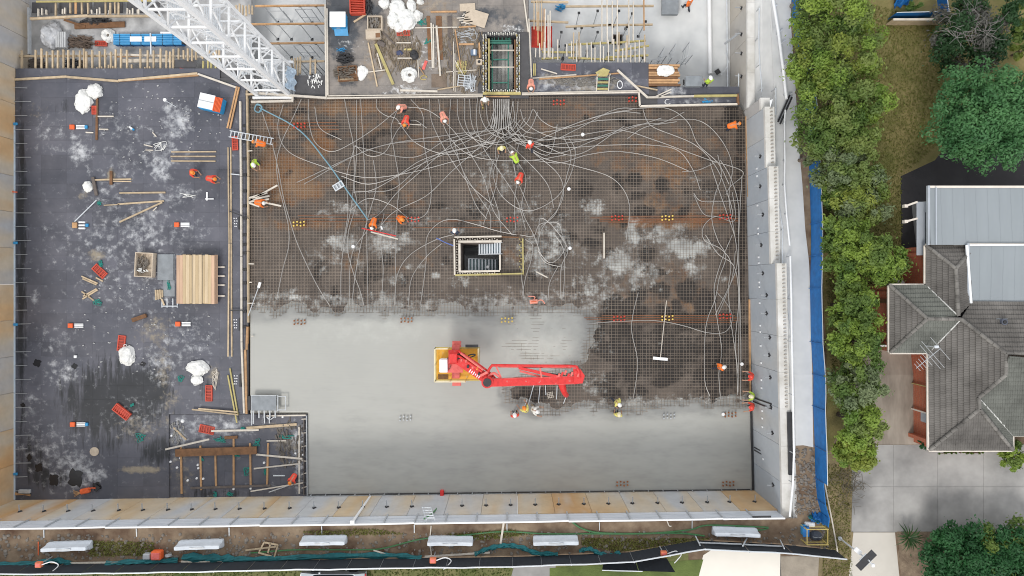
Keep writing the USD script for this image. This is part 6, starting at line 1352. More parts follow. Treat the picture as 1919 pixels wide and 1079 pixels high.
part(th, 'gap_board', bx(-1.5, -1.0, -.6, .5, .02, .06), BLACKM); part(th, 'long_leg', bx(-1.0, -.94, -1.7, .6, .36, .42), STEEL)
th = thing('trestle', 'small grey trestle at the top of the sunken bay', 'trestle'); 
for a, b in (((496, 779), (496, 793)), ((505, 780), (505, 793)), ((500, 781), (505, 786)), ((514, 781), (507, 786))): part(th, 'bar', beam(P(*a, .05), P(*b, .0), .07, .07), STEEL)
c = P(1130, 156, .5); th = thing('step_platform', 'small green step platform on the narrow strip deck', 'step platform', (c[0], c[1], 0))
for i in range(4): part(th, 'tread', bx(-.42, .42, -.42 + i * .22, -.28 + i * .22, .2 + .12 * i, .24 + .12 * i), GREENST if i % 2 else TIMBERY)
for x in (-.47, .47): part(th, 'stringer', beam((x, -.5, .1), (x, .45, .66), .07, .12), TIMBERW); part(th, 'post', beam((x, .5, 0), (x, .5, 1.2), .06, .06), TIMBERW)
part(th, 'fan_board', trimesh.convex.convex_hull(np.array([(-.4, .5, .6), (.3, .5, .6), (.5, .95, .7), (0, 1.15, .7), (-.6, .8, .65), (0, .7, .75)])), TIMBERY)
c = P(1162, 158, .2); single('hose_reel', moved(tube(spline([[.2 * math.cos(t), .3 * math.sin(t), .05 + .01 * t] for t in np.linspace(0, 12, 20)], 3), .03, 5), (c[0], c[1], .02)), WHITE, 'white coil of hose on the strip deck', 'hose')
c = P(1252, 190, .1); single('hose_coil', moved(tube(spline([[.22 * math.cos(t), .2 * math.sin(t), .05 + .01 * t] for t in np.linspace(0, 12, 20)], 3), .035, 5), (c[0], c[1], -.15)), WHITE, 'white coil in the recess behind the edge board', 'hose')
heap(1324, 190, 9, 4, -.1, 24, BLUE, 'small blue strap heap in the recess', 27, ln=.3, hh=.15); heap(1050, 16, 7, 5, LOW, 24, BLUE, 'small blue bundle on the pale basement floor', 28, ln=.5, hh=.4)
# red tarpaulin in the right bay
v, f = grid(-.9, .75, -.95, .75, 12, 12); v[:, 2] = .25 * meshkit.fbm(v * 2.4, 3, 4) + .1; c = P(1017, 67, -1.0); v += [c[0], c[1], -1.2]
single('tarpaulin', trimesh.Trimesh(v, f, process=False), M('red_tarpaulin', (0.62, 0.05, 0.03), .6, .2, 3), 'crumpled red tarpaulin under the joists of the right hand bay', 'tarpaulin', smooth=True)
c = P(1158, 73, LOW + .4); openbox(1158, 72, 18, 16, .5, LOW, DARKWOOD, 'dark pit box with bars on the pale floor of the right bay', inner=BLACKM)
c = P(1085, 99, -.4); single('paper_sheet', bx(c[0] - .18, c[0] + .18, c[1] - .18, c[1] + .18, -.4, -.38), WHITE, 'small white sheet lying on the lower bearers', 'sheet')
c = P(1346, 133, LOW + .5); single('floor_plate', moved(bx(-.2, .2, -.2, .2, 0, .05), (c[0], c[1], LOW + .3), rz=.6), BLACKM, 'small dark plate on the pale floor near the white pipe', 'plate')
# cardboard and planks on the littered deck
for x, y, w, l, r_, t in ((892, 33, 1.75, 1.15, -.3, 'big tan cardboard sheet at the upper right of the littered deck'), (876, 13, 1.2, .6, .05, 'tan cardboard piece above the big cardboard sheet')):
    c = P(x, y, .1); single('cardboard_sheet', moved(rbox(w, l, .05, .01), (c[0], c[1], .04 + .02 * (w > 1.5)), rz=r_), CARDB, t, 'cardboard')
timbers([(875, 24, 866, 30), (880, 22, 868, 27), (878, 32, 856, 34), (882, 36, 860, 38), (886, 40, 864, 43), (880, 43, 872, 45)], 'short white strip beside the tan cardboard', 'white strips by the cardboard', z=.03, w=.07, m=TIMBERW)
timber(807, 22, 856, 21.5, z=.02, w=.12, m=TIMBER2, label='orange board at the top of the littered deck'); timber(778, 52, 860, 51, z=.02, w=.08, m=TIMBERW, label='thin pale board across the littered deck, upper'); timber(860, 51, 892, 49, z=.02, w=.1, m=TIMBER2, label='orange board joining the thin pale one'); timber(860, 83, 888, 82.5, z=.02, w=.13, m=TIMBER2, label='short orange board by the lift shaft')
timbers([(808, 43, 810.5, 127), (812, 46, 813, 127)], 'long pale timber of the close pair on the littered deck', 'close pair of timbers', z=.06, w=.1, m=TIMBERW); timber(818, 48, 825, 142, z=.06, w=.14, m=TIMBERW, label='thick long white timber right of the close pair')
timber(690, 80, 707, 162, z=.04, w=.1, m=TIMBER, label='slim pale timber slanting on the littered deck'); timber(704, 82, 737, 158, z=.05, w=.22, m=TIMBERY, label='thick yellow timber slanting on the littered deck'); timber(707, 100, 715, 130, z=.03, w=.09, m=TIMBERW, label='short grey timber between the two slanting ones'); timber(716, 60, 739, 82, z=.05, w=.09, m=DARKWOOD, label='dark slim timber beside the cardboard box')
timber(750, 169, 820, 171, z=.04, w=.15, m=TIMBERW, label='white timber near the foot of the littered deck'); timber(820, 168, 862, 161, z=.04, w=.09, m=TIMBER, label='slim pale timber continuing from the white one'); timber(663, 41, 687, 26, z=.03, w=.13, m=TIMBER, label='pale timber between the toolbox and rubble box')
timbers([(743, 80, 770, 80), (745, 109, 773, 109)], 'short white board of the small square frame', 'boards of the square frame', z=.05, w=.09, m=TIMBERW); timber(757, 92.5, 771, 92.5, z=.03, w=.14, m=TIMBERY, label='yellow block inside the small square frame'); timber(690, 135, 722, 131, z=.02, w=.07, m=TIMBERW, label='thin white strip right of the flat sack'); timber(783, 113, 785, 145, z=.02, w=.07, m=TIMBERW, label='thin white strip right of the open bag')
timber(799, 114, 793, 130, z=.03, w=.22, m=REDFADE, label='short pink painted plank by the open bag'); timber(786, 126, 795, 140, z=.05, w=.07, m=TIMBER2, label='thin orange stick crossing the pink plank'); timber(633, 150, 663, 149.5, z=.05, w=.2, m=TIMBER, label='tan plank under the brown debris tray')
timbers([(850, 78, 850, 170), (852.5, 100, 853, 172)], 'thin pale strip running down the right half of the littered deck', 'thin pale strips', z=.02, w=.06, m=TIMBERW); timber(853, 55, 864, 128, z=.05, w=.08, m=TIMBER2, label='thin orange stick slanting beside the lift shaft'); timber(852, 112, 869, 142, z=.06, w=.06, m=TIMBERW, label='thin white stick slanting near the wire jumble'); timber(836, 135, 893, 131, z=.02, w=.06, m=TIMBERW, label='thin white bar across the lower right of the littered deck'); timber(898, 80, 899, 108, z=.05, w=.12, m=TIMBER2, label='short red brown board beside the lift shaft')
for x0, x1, m_, t in ((799, 806, BROWN, 'wide brown plank, left of the pair on the littered deck'), (816, 828, BROWN, 'wide brown plank, middle of the littered deck'), (838, 847, DARKWOOD, 'dark grey plank near the lift shaft')):
    timber((x0 + x1) / 2, 30, (x0 + x1) / 2 + 3, 112 if m_ is BROWN else 140, z=.012, w=(x1 - x0) / 24 * .9, h=.05, m=m_, label=t, name='timber_plank', cat='plank')
c = P(823, 151, .02); single('plywood_offcut', bx(c[0] - .6, c[0] + .6, c[1] - .52, c[1] + .52, .012, .03), PLYDAMP, 'square brown plywood piece low on the littered deck', 'plywood')
c = P(776, 102, .2); th = thing('tool_bag', 'black tool bag right of the small square frame', 'bag', (c[0], c[1], 0), rz=.3); part(th, 'body', blob(.32, .42, .3, 4, .2, 2, 1.5, 0).apply_translation([0, 0, .02]), BLACKM); part(th, 'handle', tube(spline([[-.15, 0, .28], [-.1, .02, .42], [.1, .02, .42], [.15, 0, .28]]), .025, 5), BLACKM)
c = P(748, 98, .1); single('cloth', moved(blob(.28, .22, .12, 6, .3, 2, 1.5, 0), (c[0], c[1], .01)), M('navy_cloth', (0.05, 0.06, 0.12), .8), 'small navy cloth left of the tool bag', 'cloth')
c = P(888, 98, .2); th = thing('site_radio', 'blue and white device beside the lift shaft', 'device', (c[0], c[1], 0)); part(th, 'body', rbox(.5, .45, .3, .05), M('slate_blue', (.12, .17, .25), .5)); part(th, 'face', bx(-.02, .12, -.2, .2, .3005, .33), WHITE)
c = P(898, 116, .15); th = thing('square_block', 'pale square block with a round hole beside the lift shaft', 'block', (c[0], c[1], 0)); part(th, 'block', rbox(.46, .44, .25, .03), CARDB); part(th, 'hole', cyl(.12, .2505, .256, 12), BLACKM)
c = P(794, 145, .1); single('cable_loop', moved(tube(spline([[.25 * math.cos(t), .16 * math.sin(t), .04] for t in np.linspace(0, 5.5, 10)], 4), .03, 5), (c[0], c[1], .0)), YELLOWS, 'yellow cable loop by the open white bag', 'cable')
c = P(870, 152, .2); th = thing('wire_trolley', 'grey wire trolley near the lift shaft', 'trolley', (c[0], c[1], 0), rz=-.1)
for i in range(5): part(th, 'wire', bx(-.45, .45, -.4 + i * .2, -.36 + i * .2, .3, .34), ALU)
for x in (-.47, 0, .47): part(th, 'rail', bx(x - .03, x + .03, -.44, .44, .25, .3), ALU)
# rope tangles
def rope(px, py, rx, ry, z, seed, label, m=TEAL, grp=None, n=16, r=.022, name='rope_tangle', cat='rope'):
    rr = np.random.default_rng(seed); p = np.column_stack([px + rr.uniform(-rx, rx, n), py + rr.uniform(-ry, ry, n)])
    q = spline([P(a, b, z) for a, b in p], 6); q[:, 2] = z + .03 + rr.uniform(0, .06, len(q)); single(name, tube(q, r, 4), m, label, cat, grp)
for i, (x, y, a, b_, z, t) in enumerate(((412, 822, 12, 6, sb_z, 'teal rope tangle near the top of the sunken bay'), (481, 829, 7, 8, sb_z, 'teal rope tangle right of the red brown block'), (378, 860, 4, 4, sb_z, 'small teal rope knot below the wide brown beam'), (464, 884, 8, 8, sb_z, 'teal rope tangle low between two joists'), (404, 925, 4, 6, sb_z, 'teal rope knot at the foot of a bay joist'), (431, 925, 7, 6, sb_z, 'teal rope loop at the foot of the bay'), (445, 853, 5, 3, sb_z, 'teal rope scrap just under the brown beam'), (538, 818, 14, 4, sb_z, 'thin teal rope at the right of the bay'), (456, 803, 5, 4, sb_z, 'teal rope scrap beside a pale board in the bay'), (497, 884, 2, 7, sb_z, 'teal rope scrap on the rightmost bay joist'), (187, 379, 5, 6, 0, 'teal rope end at the slim grey prop'), (189, 494, 4, 8, 0, 'teal rope standing at the small tilted tray'), (184, 566, 8, 6, 0, 'teal rope tangle below the zigzag battens'), (340, 709, 6, 6, 0, 'teal rope tangle left of the small round bag'), (265, 820, 10, 8, 0, 'faint teal rope tangle low on the dark deck'), (318, 535, 4, 10, 0, 'teal rope over the grey plywood'), (801, 78, 6, 5, 0, 'teal rope bundle beside the close pair of timbers'), (790, 42, 10, 8, 0, 'blue teal strap below the heap of white bags'), (248, 758, 4, 4, 0, 'teal scrap above the tilted red tray'))):
    rope(x, y, a, b_, z, 100 + i, t)
rope(404, 712, 6, 22, 0, 130, 'cream rope tangle right of the wide white bag', TIMBERW); rope(300, 275, 12, 10, 0, 131, 'white rope loops left of the three parallel battens', WHITEBAG); rope(870, 65, 22, 12, 0, 132, 'grey cable tangle near the lift shaft', STEEL, n=22); rope(880, 160, 12, 12, .1, 133, 'grey wire tangle over the trolley', ALU, n=20); rope(640, 95, 10, 6, 0, 134, 'blue cable by the hose jumble', BLUE); rope(350, 366, 16, 5, 0, 135, 'white thin rope lying right of the long batten', WHITEBAG, n=7)
# tendon anchor bundles on the deck
def anchor_bundle(px, py, flip, label, blue=False, big=False):
    c = P(px, py, .05); th = thing('tendon_bundle', label, 'tendon bundle', (c[0], c[1], 0.01), rz=math.pi if flip else 0)
    w = .34 if big else .17
    part(th, 'anchor_block', rbox(.38, .3 + w * .4, .14, .03).apply_translation([-.48, 0, 0]), ORANGE if not big else TIMBER2)
    for i in range(3): part(th, 'white_tube', moved(cyl(.045 if not big else .07, -.05, .62 if not big else .42, 8), (-.1, (i - 1) * (.12 if not big else .24), .07), ry=math.pi / 2), WHITE)
    if blue: part(th, 'blue_end', rbox(.22, .26, .14, .03).apply_translation([.62 if not big else .48, 0, 0]), BLUE)
anchor_bundle(147, 238, False, 'white tubes with blue end and orange block below the white bags', True); anchor_bundle(152, 422, False, 'wide white and blue anchor piece where the slim prop ends', True, True); anchor_bundle(343, 421, False, 'white tubes with orange tip above the plank stack'); anchor_bundle(144, 610, False, 'white tubes with orange block low at the left of the deck'); anchor_bundle(345, 607, False, 'white tubes with orange tip below the plank stack'); anchor_bundle(148, 795, False, 'white tubes with blue end on the lower dark deck', True)
c = P(246, 240, .1); th = thing('blue_bottle', 'small blue and white bottle on the upper dark deck', 'bottle', (c[0], c[1], .1), rz=-.6); part(th, 'bottle', moved(cyl(.075, -.18, .12, 8), ry=1.57), WHITE); part(th, 'cap', moved(cyl(.08, .12, .26, 8), ry=1.57), BLUE)
c = P(161, 919, .1); th = thing('power_screed', 'orange power tool with a dark blade at the foot of the deck', 'power tool', (c[0], c[1], .02), rz=.2)
part(th, 'engine', rbox(.75, .4, .35, .08), ORANGE); part(th, 'blade', trimesh.convex.convex_hull(np.array([(.75, -.3, .05), (1.15, 0, .05), (.8, .35, .05), (.75, -.3, .15), (1.15, 0, .15), (.8, .35, .15)])), BLACKM); part(th, 'handle', tube(spline([[.3, .1, .3], [.6, .15, .35], [.85, .05, .2]]), .04, 6), ORANGE); part(th, 'rake', cat_([beam((-.4, -.1, .1), (-1.0, -.3 + .12 * i, .04), .04, .04) for i in range(5)]), TIMBER2)
c = P(48, 920, .05); th = thing('cable_box', 'grey box with brown cables in the lower left corner', 'box', (c[0], c[1], .02)); part(th, 'box', rbox(.9, .3, .25, .04), STEEL); part(th, 'cables', cat_([beam((-.9, -.3 + .05 * i, .05), (.4, -.25 - .03 * i, .08), .04, .04) for i in range(5)]), TIMBER2)
c = P(177, 846, .02); single('timber_disc', moved(cyl(.35, 0, .05, 14), (c[0], c[1], .012)), CARDB, 'tan round timber disc on the lower dark deck', 'disc')
c = P(142, 668, .05); single('white_block', moved(rbox(.22, .22, .15, .03), (c[0], c[1], .012)), WHITE, 'tiny white cube on the lower dark deck', 'block'); c = P(388, 367, .03); th = thing('cross_marker', 'small white cross shaped clamp on the upper dark deck', 'clamp', (c[0], c[1], .012)); part(th, 'arm', bx(-.06, .06, -.35, .3, 0, .06), WHITE); part(th, 'arm', bx(-.12, .55, -.28, -.2, .062, .11), WHITE)
th = thing('white_paddle', 'white paddle lying on the upper dark deck', 'paddle'); part(th, 'blade', moved(cyl(.14, 0, .05, 10), P(309, 187, .02) * [1, 1, 0] + [0, 0, .012]), WHITE); part(th, 'handle', beam(P(311, 189, .04), P(330, 200, .04), .04, .04), ALU)
for i, (x, y, a, b_) in enumerate(((70, 680, 7, 7), (142, 896, 14, 17), (101, 899, 9, 11), (73, 876, 7, 8), (182, 911, 8, 8), (43, 759, 4, 4), (55, 857, 4, 6), (140, 686, 5, 5), (268, 682, 5, 4))):
    pl = Polygon([P2(x + a * math.cos(t) * (.72 + .5 * ((j * 37 + i * 53) % 17) / 17), y + b_ * math.sin(t) * (.72 + .5 * ((j * 37 + i * 53) % 17) / 17), 0) for j, t in enumerate(np.linspace(0, 6.28, 24)[:-1])]).buffer(.02)
    single('puddle', extr(pl, .008, .016), M('black_puddle', (0.012, 0.012, 0.014), .25, .1) if i == 0 else '/World/Looks/black_puddle', 'black glossy puddle on the lower dark deck', 'puddle', 'black puddles on the lower deck')
# black weep plates beside edge boards
for i, (x, y, n) in enumerate(((449, 418, 24), (450, 608, 24), (451, 713, 24))):
    c = P(x, y, .05); single('slot_plate', bx(c[0] - .09, c[0] + .09, c[1] - n * .02, c[1] + n * .02, .01, .1), BLACKM, 'black slotted plate beside the long edge boards', 'plate', 'slotted plates')
    for k in range(8):
        q = P(440 + 4 * (k % 2) + R.uniform(-1, 1), y - 9 + 5 * (k // 2), 0); single('white_peg', cyl(.05, .008, .07, 7, .04, q[:2]), WHITE, 'tiny white peg in the cluster between the edge boards', 'peg', 'white pegs between edge boards')
# bull float, levelling bar, vibrator etc.
def longtool(a, b, z, name, label, cat, hw, head, m1=ALU, hd=None, hdir=None):
    th = thing(name, label, cat); p, q = P(*a, z + .3), P(*b, z + .05); part(th, 'handle', tube([p, (p + q) / 2, q], .032, 6), m1)
    d = (q - p); d[2] = 0; d /= np.linalg.norm(d); s = np.array([-d[1], d[0], 0]) if hdir is None else hdir
    part(th, 'head', beam(q - s * hw / 2 + [0, 0, 0], q + s * hw / 2 + [0, 0, 0], head, .07), hd or WHITE)
longtool((1249, 563), (1237.5, 672), .05, 'bull_float', 'long handled white bull float lying on the mat', 'float', 1.15, .22, m1=TIMBERW); longtool((465, 592), (486, 534), .08, 'float_pole', 'thin pole with a small white head over the left stop board', 'pole', .2, .45)
timber(678, 427.5, 742, 442, z=.02, w=.07, m=RED, label='thin red levelling bar on the cement stained mat', name='steel_bar', cat='bar'); timber(695, 434.5, 746, 448, z=.02, w=.1, m=TIMBERW, label='long white levelling bar below the red one'); timber(714, 424, 716.5, 430, z=.02, w=.12, m=WHITE, label='short white block right of the bright orange worker'); timber(747, 231.5, 789, 234, z=.06, w=.06, m=TIMBERW, label='thin bar held by the bending red vested worker')
timber(1005, 509, 1026, 520, z=.02, w=.09, m=TIMBERW, label='short white stick right of the stair shaft'); timber(1132, 436, 1132, 484, z=-.02, w=.12, h=.05, m=TIMBERW, label='grey white strip standing in the cement stains')
c = P(634, 348, .2); th = thing('steel_cradle', 'small silver cradle lying on the mat beside the blue hose', 'cradle', (c[0], c[1], .0), rz=.55)
for y in (-.22, .22): part(th, 'side_bar', bx(-.42, .42, y - .04, y + .04, .1, .2), ALU)
for x in (-.38, -.12, .14, .38): part(th, 'cross_bar', bx(x - .04, x + .04, -.2, .2, .12, .19), ALU)
part(th, 'tray', bx(-.36, .36, -.18, .18, .04, .08), STEEL)
c = P(1000, 565, .1); th = thing('concrete_vibrator', 'orange pink concrete vibrator at the edge of the thin concrete', 'vibrator', (c[0], c[1], .0), rz=.1); part(th, 'motor', moved(cyl(.17, -.3, .3, 10), (0, 0, .18), ry=1.57), VESTS['pink']); part(th, 'handle', tube(spline([[-.2, 0, .34], [-.1, 0, .42], [.1, 0, .42], [.2, 0, .34]]), .03, 5), ORANGE); part(th, 'hose', tube(spline([[.3, 0, .18], [.55, .08, .12], [.75, -.05, .08], [.85, -.25, .03]]), .045, 6), VESTS['pink'])
c = P(1031, 740, .0); th = thing('wire_basket', 'small pale wire basket on the mat below the boom', 'basket', (c[0], c[1], -.02), rz=.2)
for i in range(4): part(th, 'wire', bx(-.24, .24, -.2 + i * .13, -.17 + i * .13, .05, .09), TIMBERW); part(th, 'wire', bx(-.2 + i * .13, -.17 + i * .13, -.24, .24, .095, .13), TIMBERW)
for i, (a, b) in enumerate((((1000, 722), (990, 758)), ((1012, 723), (1009, 755)), ((1022, 722), (1023, 740)), ((1044, 722), (1043, 748)), ((988, 748), (983, 762)), ((1060, 745), (1056, 756)))):
    timber(*a, *b, z=.03, w=.05, h=.04, m=ALU, label='thin pale rod sticking out below the red boom', group='rods below the boom', name='steel_rod', cat='rod')
th = thing('timber_prop_pair', 'dark pair of battens leaning on the right wall below the seated workers', 'battens')
for o in (0, 7): part(th, 'batten', beam(P(1412, 745 + o, .3), P(1447, 757 + o * 1.3, 4.2), .08, .1), BLACKM)
th = thing('timber_prop_pair', 'dark pair of battens leaning on the right wall near its lower corner', 'battens')
for o in (0, 5): part(th, 'batten', beam(P(1414, 838 + o, .3), P(1452, 858 + o * 1.3, 4.2), .08, .1), BLACKM)
th = thing('guide_pole', 'white pole leaning from the bottom wall top down to the slab', 'pole'); part(th, 'pole', tube([P(694, 930, .1), P(662, 976, 6.4)], .09, 8), WHITE); part(th, 'foot', rbox(.3, .3, .2, .03).apply_translation(P(661, 978, 6.5)), WHITE); part(th, 'clamp', cyl(.13, 3.2, 3.35, 8, at=P2(678, 953, 3.3)), STEEL)
c = P(828, 925, .3); th = thing('pump_hose_head', 'red hose head at the bottom edge of the wet concrete', 'hose head', (c[0], c[1], 0)); part(th, 'head', rbox(.28, .5, .35, .05), RED); part(th, 'hose', tube(spline([[0, -.3, .2], P(824, 945, 2.0) - [c[0], c[1], 0], P(812, 960, 4.6) - [c[0], c[1], 0], P(795, 972, 6.9) - [c[0], c[1], 0]]), .06, 6), GREENH)
c = P(800, 972, 6.6); th = thing('screen_ladder', 'pale blue bent ladder frame at the gap in the silver screen', 'ladder frame', (c[0], c[1] + .35, 5.2))
for x in (-.5, .1): part(th, 'rail', beam((x, .1, .2), (x + .5, -.3, 1.8), .06, .06), ALU)
for k in range(5): part(th, 'rung', beam((-.5 + .1 * k + .05, .1 - .08 * k, .4 + .3 * k), (.1 + .1 * k + .05, .1 - .08 * k, .4 + .3 * k), .05, .05), ALU)
# tags on the right wall
for i, (x, y) in enumerate(((1422, 316), (1422, 330), (1423, 385), (1424, 428), (1424, 438), (1425, 482), (1425, 493), (1427, 529), (1427, 538), (1428, 568), (1428, 610), (1429, 622), (1429, 648), (1430, 680), (1431, 712), (1431, 727), (1433, 770), (1433, 784), (1434, 800), (1433, 860))):
    yy = P(x, y, 2.2)[1]; xw = float(xwall(yy)); part(rw, 'anchor_tab', bx(xw - .06, xw - .005, yy - .06, yy + .06, 2.1, 2.3), WHITE)
for i in range(30):     # starter bars and blue clips along the foot of the left wall
    y = P(0, 165 + i * 26, 0)[1]; single('wall_dowel', beam((XL + .02, y, .12), (XL + 1.0 + .3 * (i % 2), y + .01 * (i % 3), .05), .035, .035), STEEL, 'thin grey dowel sticking out from the left wall over the dark deck', 'dowel', 'dowels along the left wall')
for i, y in enumerate((232, 455, 608, 888)): 
    c = P(27, y, .2); single('blue_clip', moved(rbox(.3, .2, .14, .03), (XL + .2, c[1], .15)), BLUE, 'small blue clip on the left wall foot', 'clip', 'blue clips on the left wall')
timber(0, 357, 32, 360, z=.3, w=.09, m=ORANGE, label='thin orange batten sticking out of the left wall', z1=.2)
# ------------------------------------------------------------------ bottom boundary
def barrier(px, py, rot, label):
    c = PG(px, py, .9); gz = float(Gz(c[1])); th = thing('water_barrier', label, 'barrier', (c[0], c[1], gz), rz=math.radians(rot))
    L = 3.05
    prof = [(-.30, 0), (.30, 0), (.30, .22), (.17, .42), (.12, .9), (-.12, .9), (-.17, .42), (-.30, .22)]
    def sec(x, s, dz=0): return [[x, a * s, b + (dz if b > .8 else 0)] for a, b in prof]
    xs = [-L / 2, -L / 2 + .12, -.75, -.65, .0, .65, .75, L / 2 - .12, L / 2]; V = []; 
    for i, x in enumerate(xs): V += sec(x, .82 if i in (0, 8) else 1.0, -.06 if i in (2, 3, 5, 6) else 0)
    F = []; n = 8
    for i in range(len(xs) - 1):
        for k in range(n):
            a, b = i * n + k, i * n + (k + 1) % n; F += [[a, a + n, b + n], [a, b + n, b]]
    for k in range(1, n - 1): F += [[0, k, k + 1], [(len(xs) - 1) * n, (len(xs) - 1) * n + k + 1, (len(xs) - 1) * n + k]]
    m = trimesh.Trimesh(np.array(V), np.array(F), process=False); m.fix_normals()
    part(th, 'body', m, PLASTICW)
    for x in (-1.1, -.7, .4, .85): part(th, 'plug', moved(cyl(.055, 0, .03, 8), (x, -.305, .26), rx=math.pi / 2 - .6), BLACKM)
    part(th, 'top_slot', bx(-.5, .5, -.05, .05, .9005, .915), STEEL)
    for x in (-L / 2 - .02, L / 2 - .06): part(th, 'connector', bx(x, x + .08, -.08, .08, .15, .8), PLASTICW)
for x, y, r, t in ((118, 1030, 2, 'white water filled barrier, leftmost on the soil strip'), (368, 1027, 2, 'white water filled barrier above the teal mesh and orange lamp'), (603, 1019, 1, 'white water filled barrier right of the broken timber frame'), (843, 1020, 0, 'white water filled barrier left of the teal cloth heap'), (1042, 1019, 1, 'white water filled barrier between the teal cloth heaps'), (1383, 1003, -2, 'white water filled barrier, rightmost, nearest the pit corner')):
    barrier(x, y, r, t)
FZ = 1.7
def fence(pts, name, label, m, hgt, cat, post_every=2.3, rail=WHITE, rail_r=.035, boards=None):
    """upright fence along ground pixels; panels, posts and a top rail are parts"""
    th = thing(name, label, cat)
    q = [PG(x, y) for x, y in pts]
    for a, b in zip(q, q[1:]):
        L = np.linalg.norm((b - a)[:2]); n = max(1, int(round(L / post_every))); d = (b - a) / n
        s = np.array([-d[1], d[0], 0]); s /= np.linalg.norm(s)
        for i in range(n):
            p0, p1 = a + d * i, a + d * (i + 1); p0[2], p1[2] = float(Gz(p0[1])), float(Gz(p1[1]))
            e = (p1 - p0) * .008
            k = 8; top0, top1 = p0 + e + [0, 0, hgt], p1 - e + [0, 0, hgt]; V = []
            for j in range(k + 1):
                bw_ = .05 * math.sin(j / k * math.pi) * (1 if i % 2 else -.6)
                for h in (0.03, .5, 1.0): V.append(p0 + e + (p1 - p0 - 2 * e) * j / k + s * bw_ * math.sin(h * math.pi) + [0, 0, .02 + (hgt - .02) * h])
            F = []
            for j in range(k):
                for h in range(2):
                    z = j * 3 + h; F += [[z, z + 3, z + 4], [z, z + 4, z + 1]]
            V = np.array(V); nV = len(V); V2 = V + s * .012; F = np.array(F)
            part(th, 'panel', trimesh.Trimesh(np.vstack([V, V2]), np.vstack([F, F[:, ::-1] + nV]), process=False), m)
            part(th, 'post', cyl(.04 if m is not BLUEM else .025, float(p0[2]), float(p0[2]) + hgt + .02, 8, at=(p0 - s * .05)[:2]), STEEL if m is not BLUEM else BLUEM)
            part(th, 'top_rail', tube([p0 + [0, 0, hgt + .03], (p0 + p1) / 2 + [0, 0, hgt + .03] + s * .03 * math.sin(i * 2.1), p1 + [0, 0, hgt + .03]], rail_r, 6), rail)
    return th
fence([(-60, 1057), (240, 1055), (480, 1050), (720, 1046), (960, 1043), (1120, 1037), (1180, 1034), (1310, 1011)], 'shade_cloth_fence', 'black shade cloth fence with pale top rail along the bottom edge', SHADEC, 1.75, 'fence', rail=ALU, rail_r=.05)
fence([(1310, 1012), (1468, 1020), (1565, 1030)], 'shade_cloth_fence', 'black fence with double silver rails in front of the cream crossover', SHADEC, 1.7, 'fence', post_every=2.9, rail=ALU, rail_r=.05)
th = thing('fence_brace', 'silver middle rail and braces on the black fence at lower right', 'fence brace')
for (a, b) in (((1310, 1014), (1390, 1017)), ((1393, 1017.5), (1466, 1021))): p, q = PG(*a, .95), PG(*b, .95); part(th, 'rail', beam(p - [0, .09, 0], q - [0, .09, 0], .07, .07), ALU)
for a, b in (((1392, 1023), (1400, 1008)), ((1470, 1028), (1462, 1012)), ((1312, 1022), (1303, 1004))): part(th, 'brace', beam(PG(*a, 1.5), PG(*b, .05), .07, .07), ALU)
# black leaning panel outside the fence
a, b, c2, d2 = PG(1131, 1049, .1), PG(1250, 1046, .1), PG(1266, 1072, .9), PG(1128, 1068, .9)
th = thing('black_gate_panel', 'black panel leaning flat outside the bottom fence above the green verge', 'gate panel')
for i in range(2):
    u0, u1 = i / 2 + .004, (i + 1) / 2 - .004; q = [a + (b - a) * u0, a + (b - a) * u1, d2 + (c2 - d2) * u1, d2 + (c2 - d2) * u0]
    V = np.array(q + [x - np.array([0, 0, .03]) for x in q]); part(th, 'panel', trimesh.convex.convex_hull(V), SHADEC)
part(th, 'edge_rail', beam(d2 + [0, 0, .03], d2 + (c2 - d2) * .55 + [0, 0, .03], .06, .06), ALU)
# teal mesh at its foot
def cloth(pts, w, label, seed, m=TEALM, hh=.35, cat='mesh cloth', name='mesh_cloth'):
    q = spline([PG(x, y, .05) for x, y in pts], 6); rr = np.random.default_rng(seed); V = []; k = 6
    t = np.gradient(q, axis=0); t[:, 2] = 0; t /= np.linalg.norm(t, axis=1, keepdims=True); s = np.column_stack([-t[:, 1], t[:, 0], 0 * t[:, 0]])
    for i in range(len(q)):
        ww = w * (.55 + .45 * math.sin(i * .8 + seed) ** 2)
        for j in range(k + 1):
            u = j / k - .5; V.append(q[i] + s[i] * u * ww + [0, 0, hh * (.5 - abs(u)) * 1.3 * (1 + .6 * math.sin(i * 1.9 + j * 2.3)) + .08 * rr.uniform(0, 1)])
    F = []
    for i in range(len(q) - 1):
        for j in range(k):
            a = i * (k + 1) + j; F += [[a, a + k + 1, a + k + 2], [a, a + k + 2, a + 1]]
    single(name, trimesh.Trimesh(np.array(V), np.array(F), process=False), m, label, cat, smooth=70)
cloth([(0, 1058), (60, 1056), (110, 1050), (135, 1058)], .5, 'teal mesh lying along the fence foot at far left', 1); cloth([(200, 1056), (270, 1052), (335, 1050)], .5, 'thin teal mesh strip beside the orange barrier lamp', 2); cloth([(343, 1044), (400, 1046), (440, 1048)], .75, 'teal mesh sheet under the second barrier', 3); cloth([(440, 1048), (520, 1046), (620, 1042), (730, 1040), (790, 1046)], .5, 'long teal mesh sheet along the middle of the black fence', 4, hh=.25)
cloth([(890, 1038), (918, 1027), (945, 1022), (975, 1025), (1005, 1036), (1045, 1038)], .42, 'teal cloth heap left of the fifth barrier', 5); cloth([(1085, 1032), (1105, 1028), (1122, 1036), (1145, 1040), (1162, 1034)], .38, 'teal and blue cloth heap right of the fifth barrier', 6)
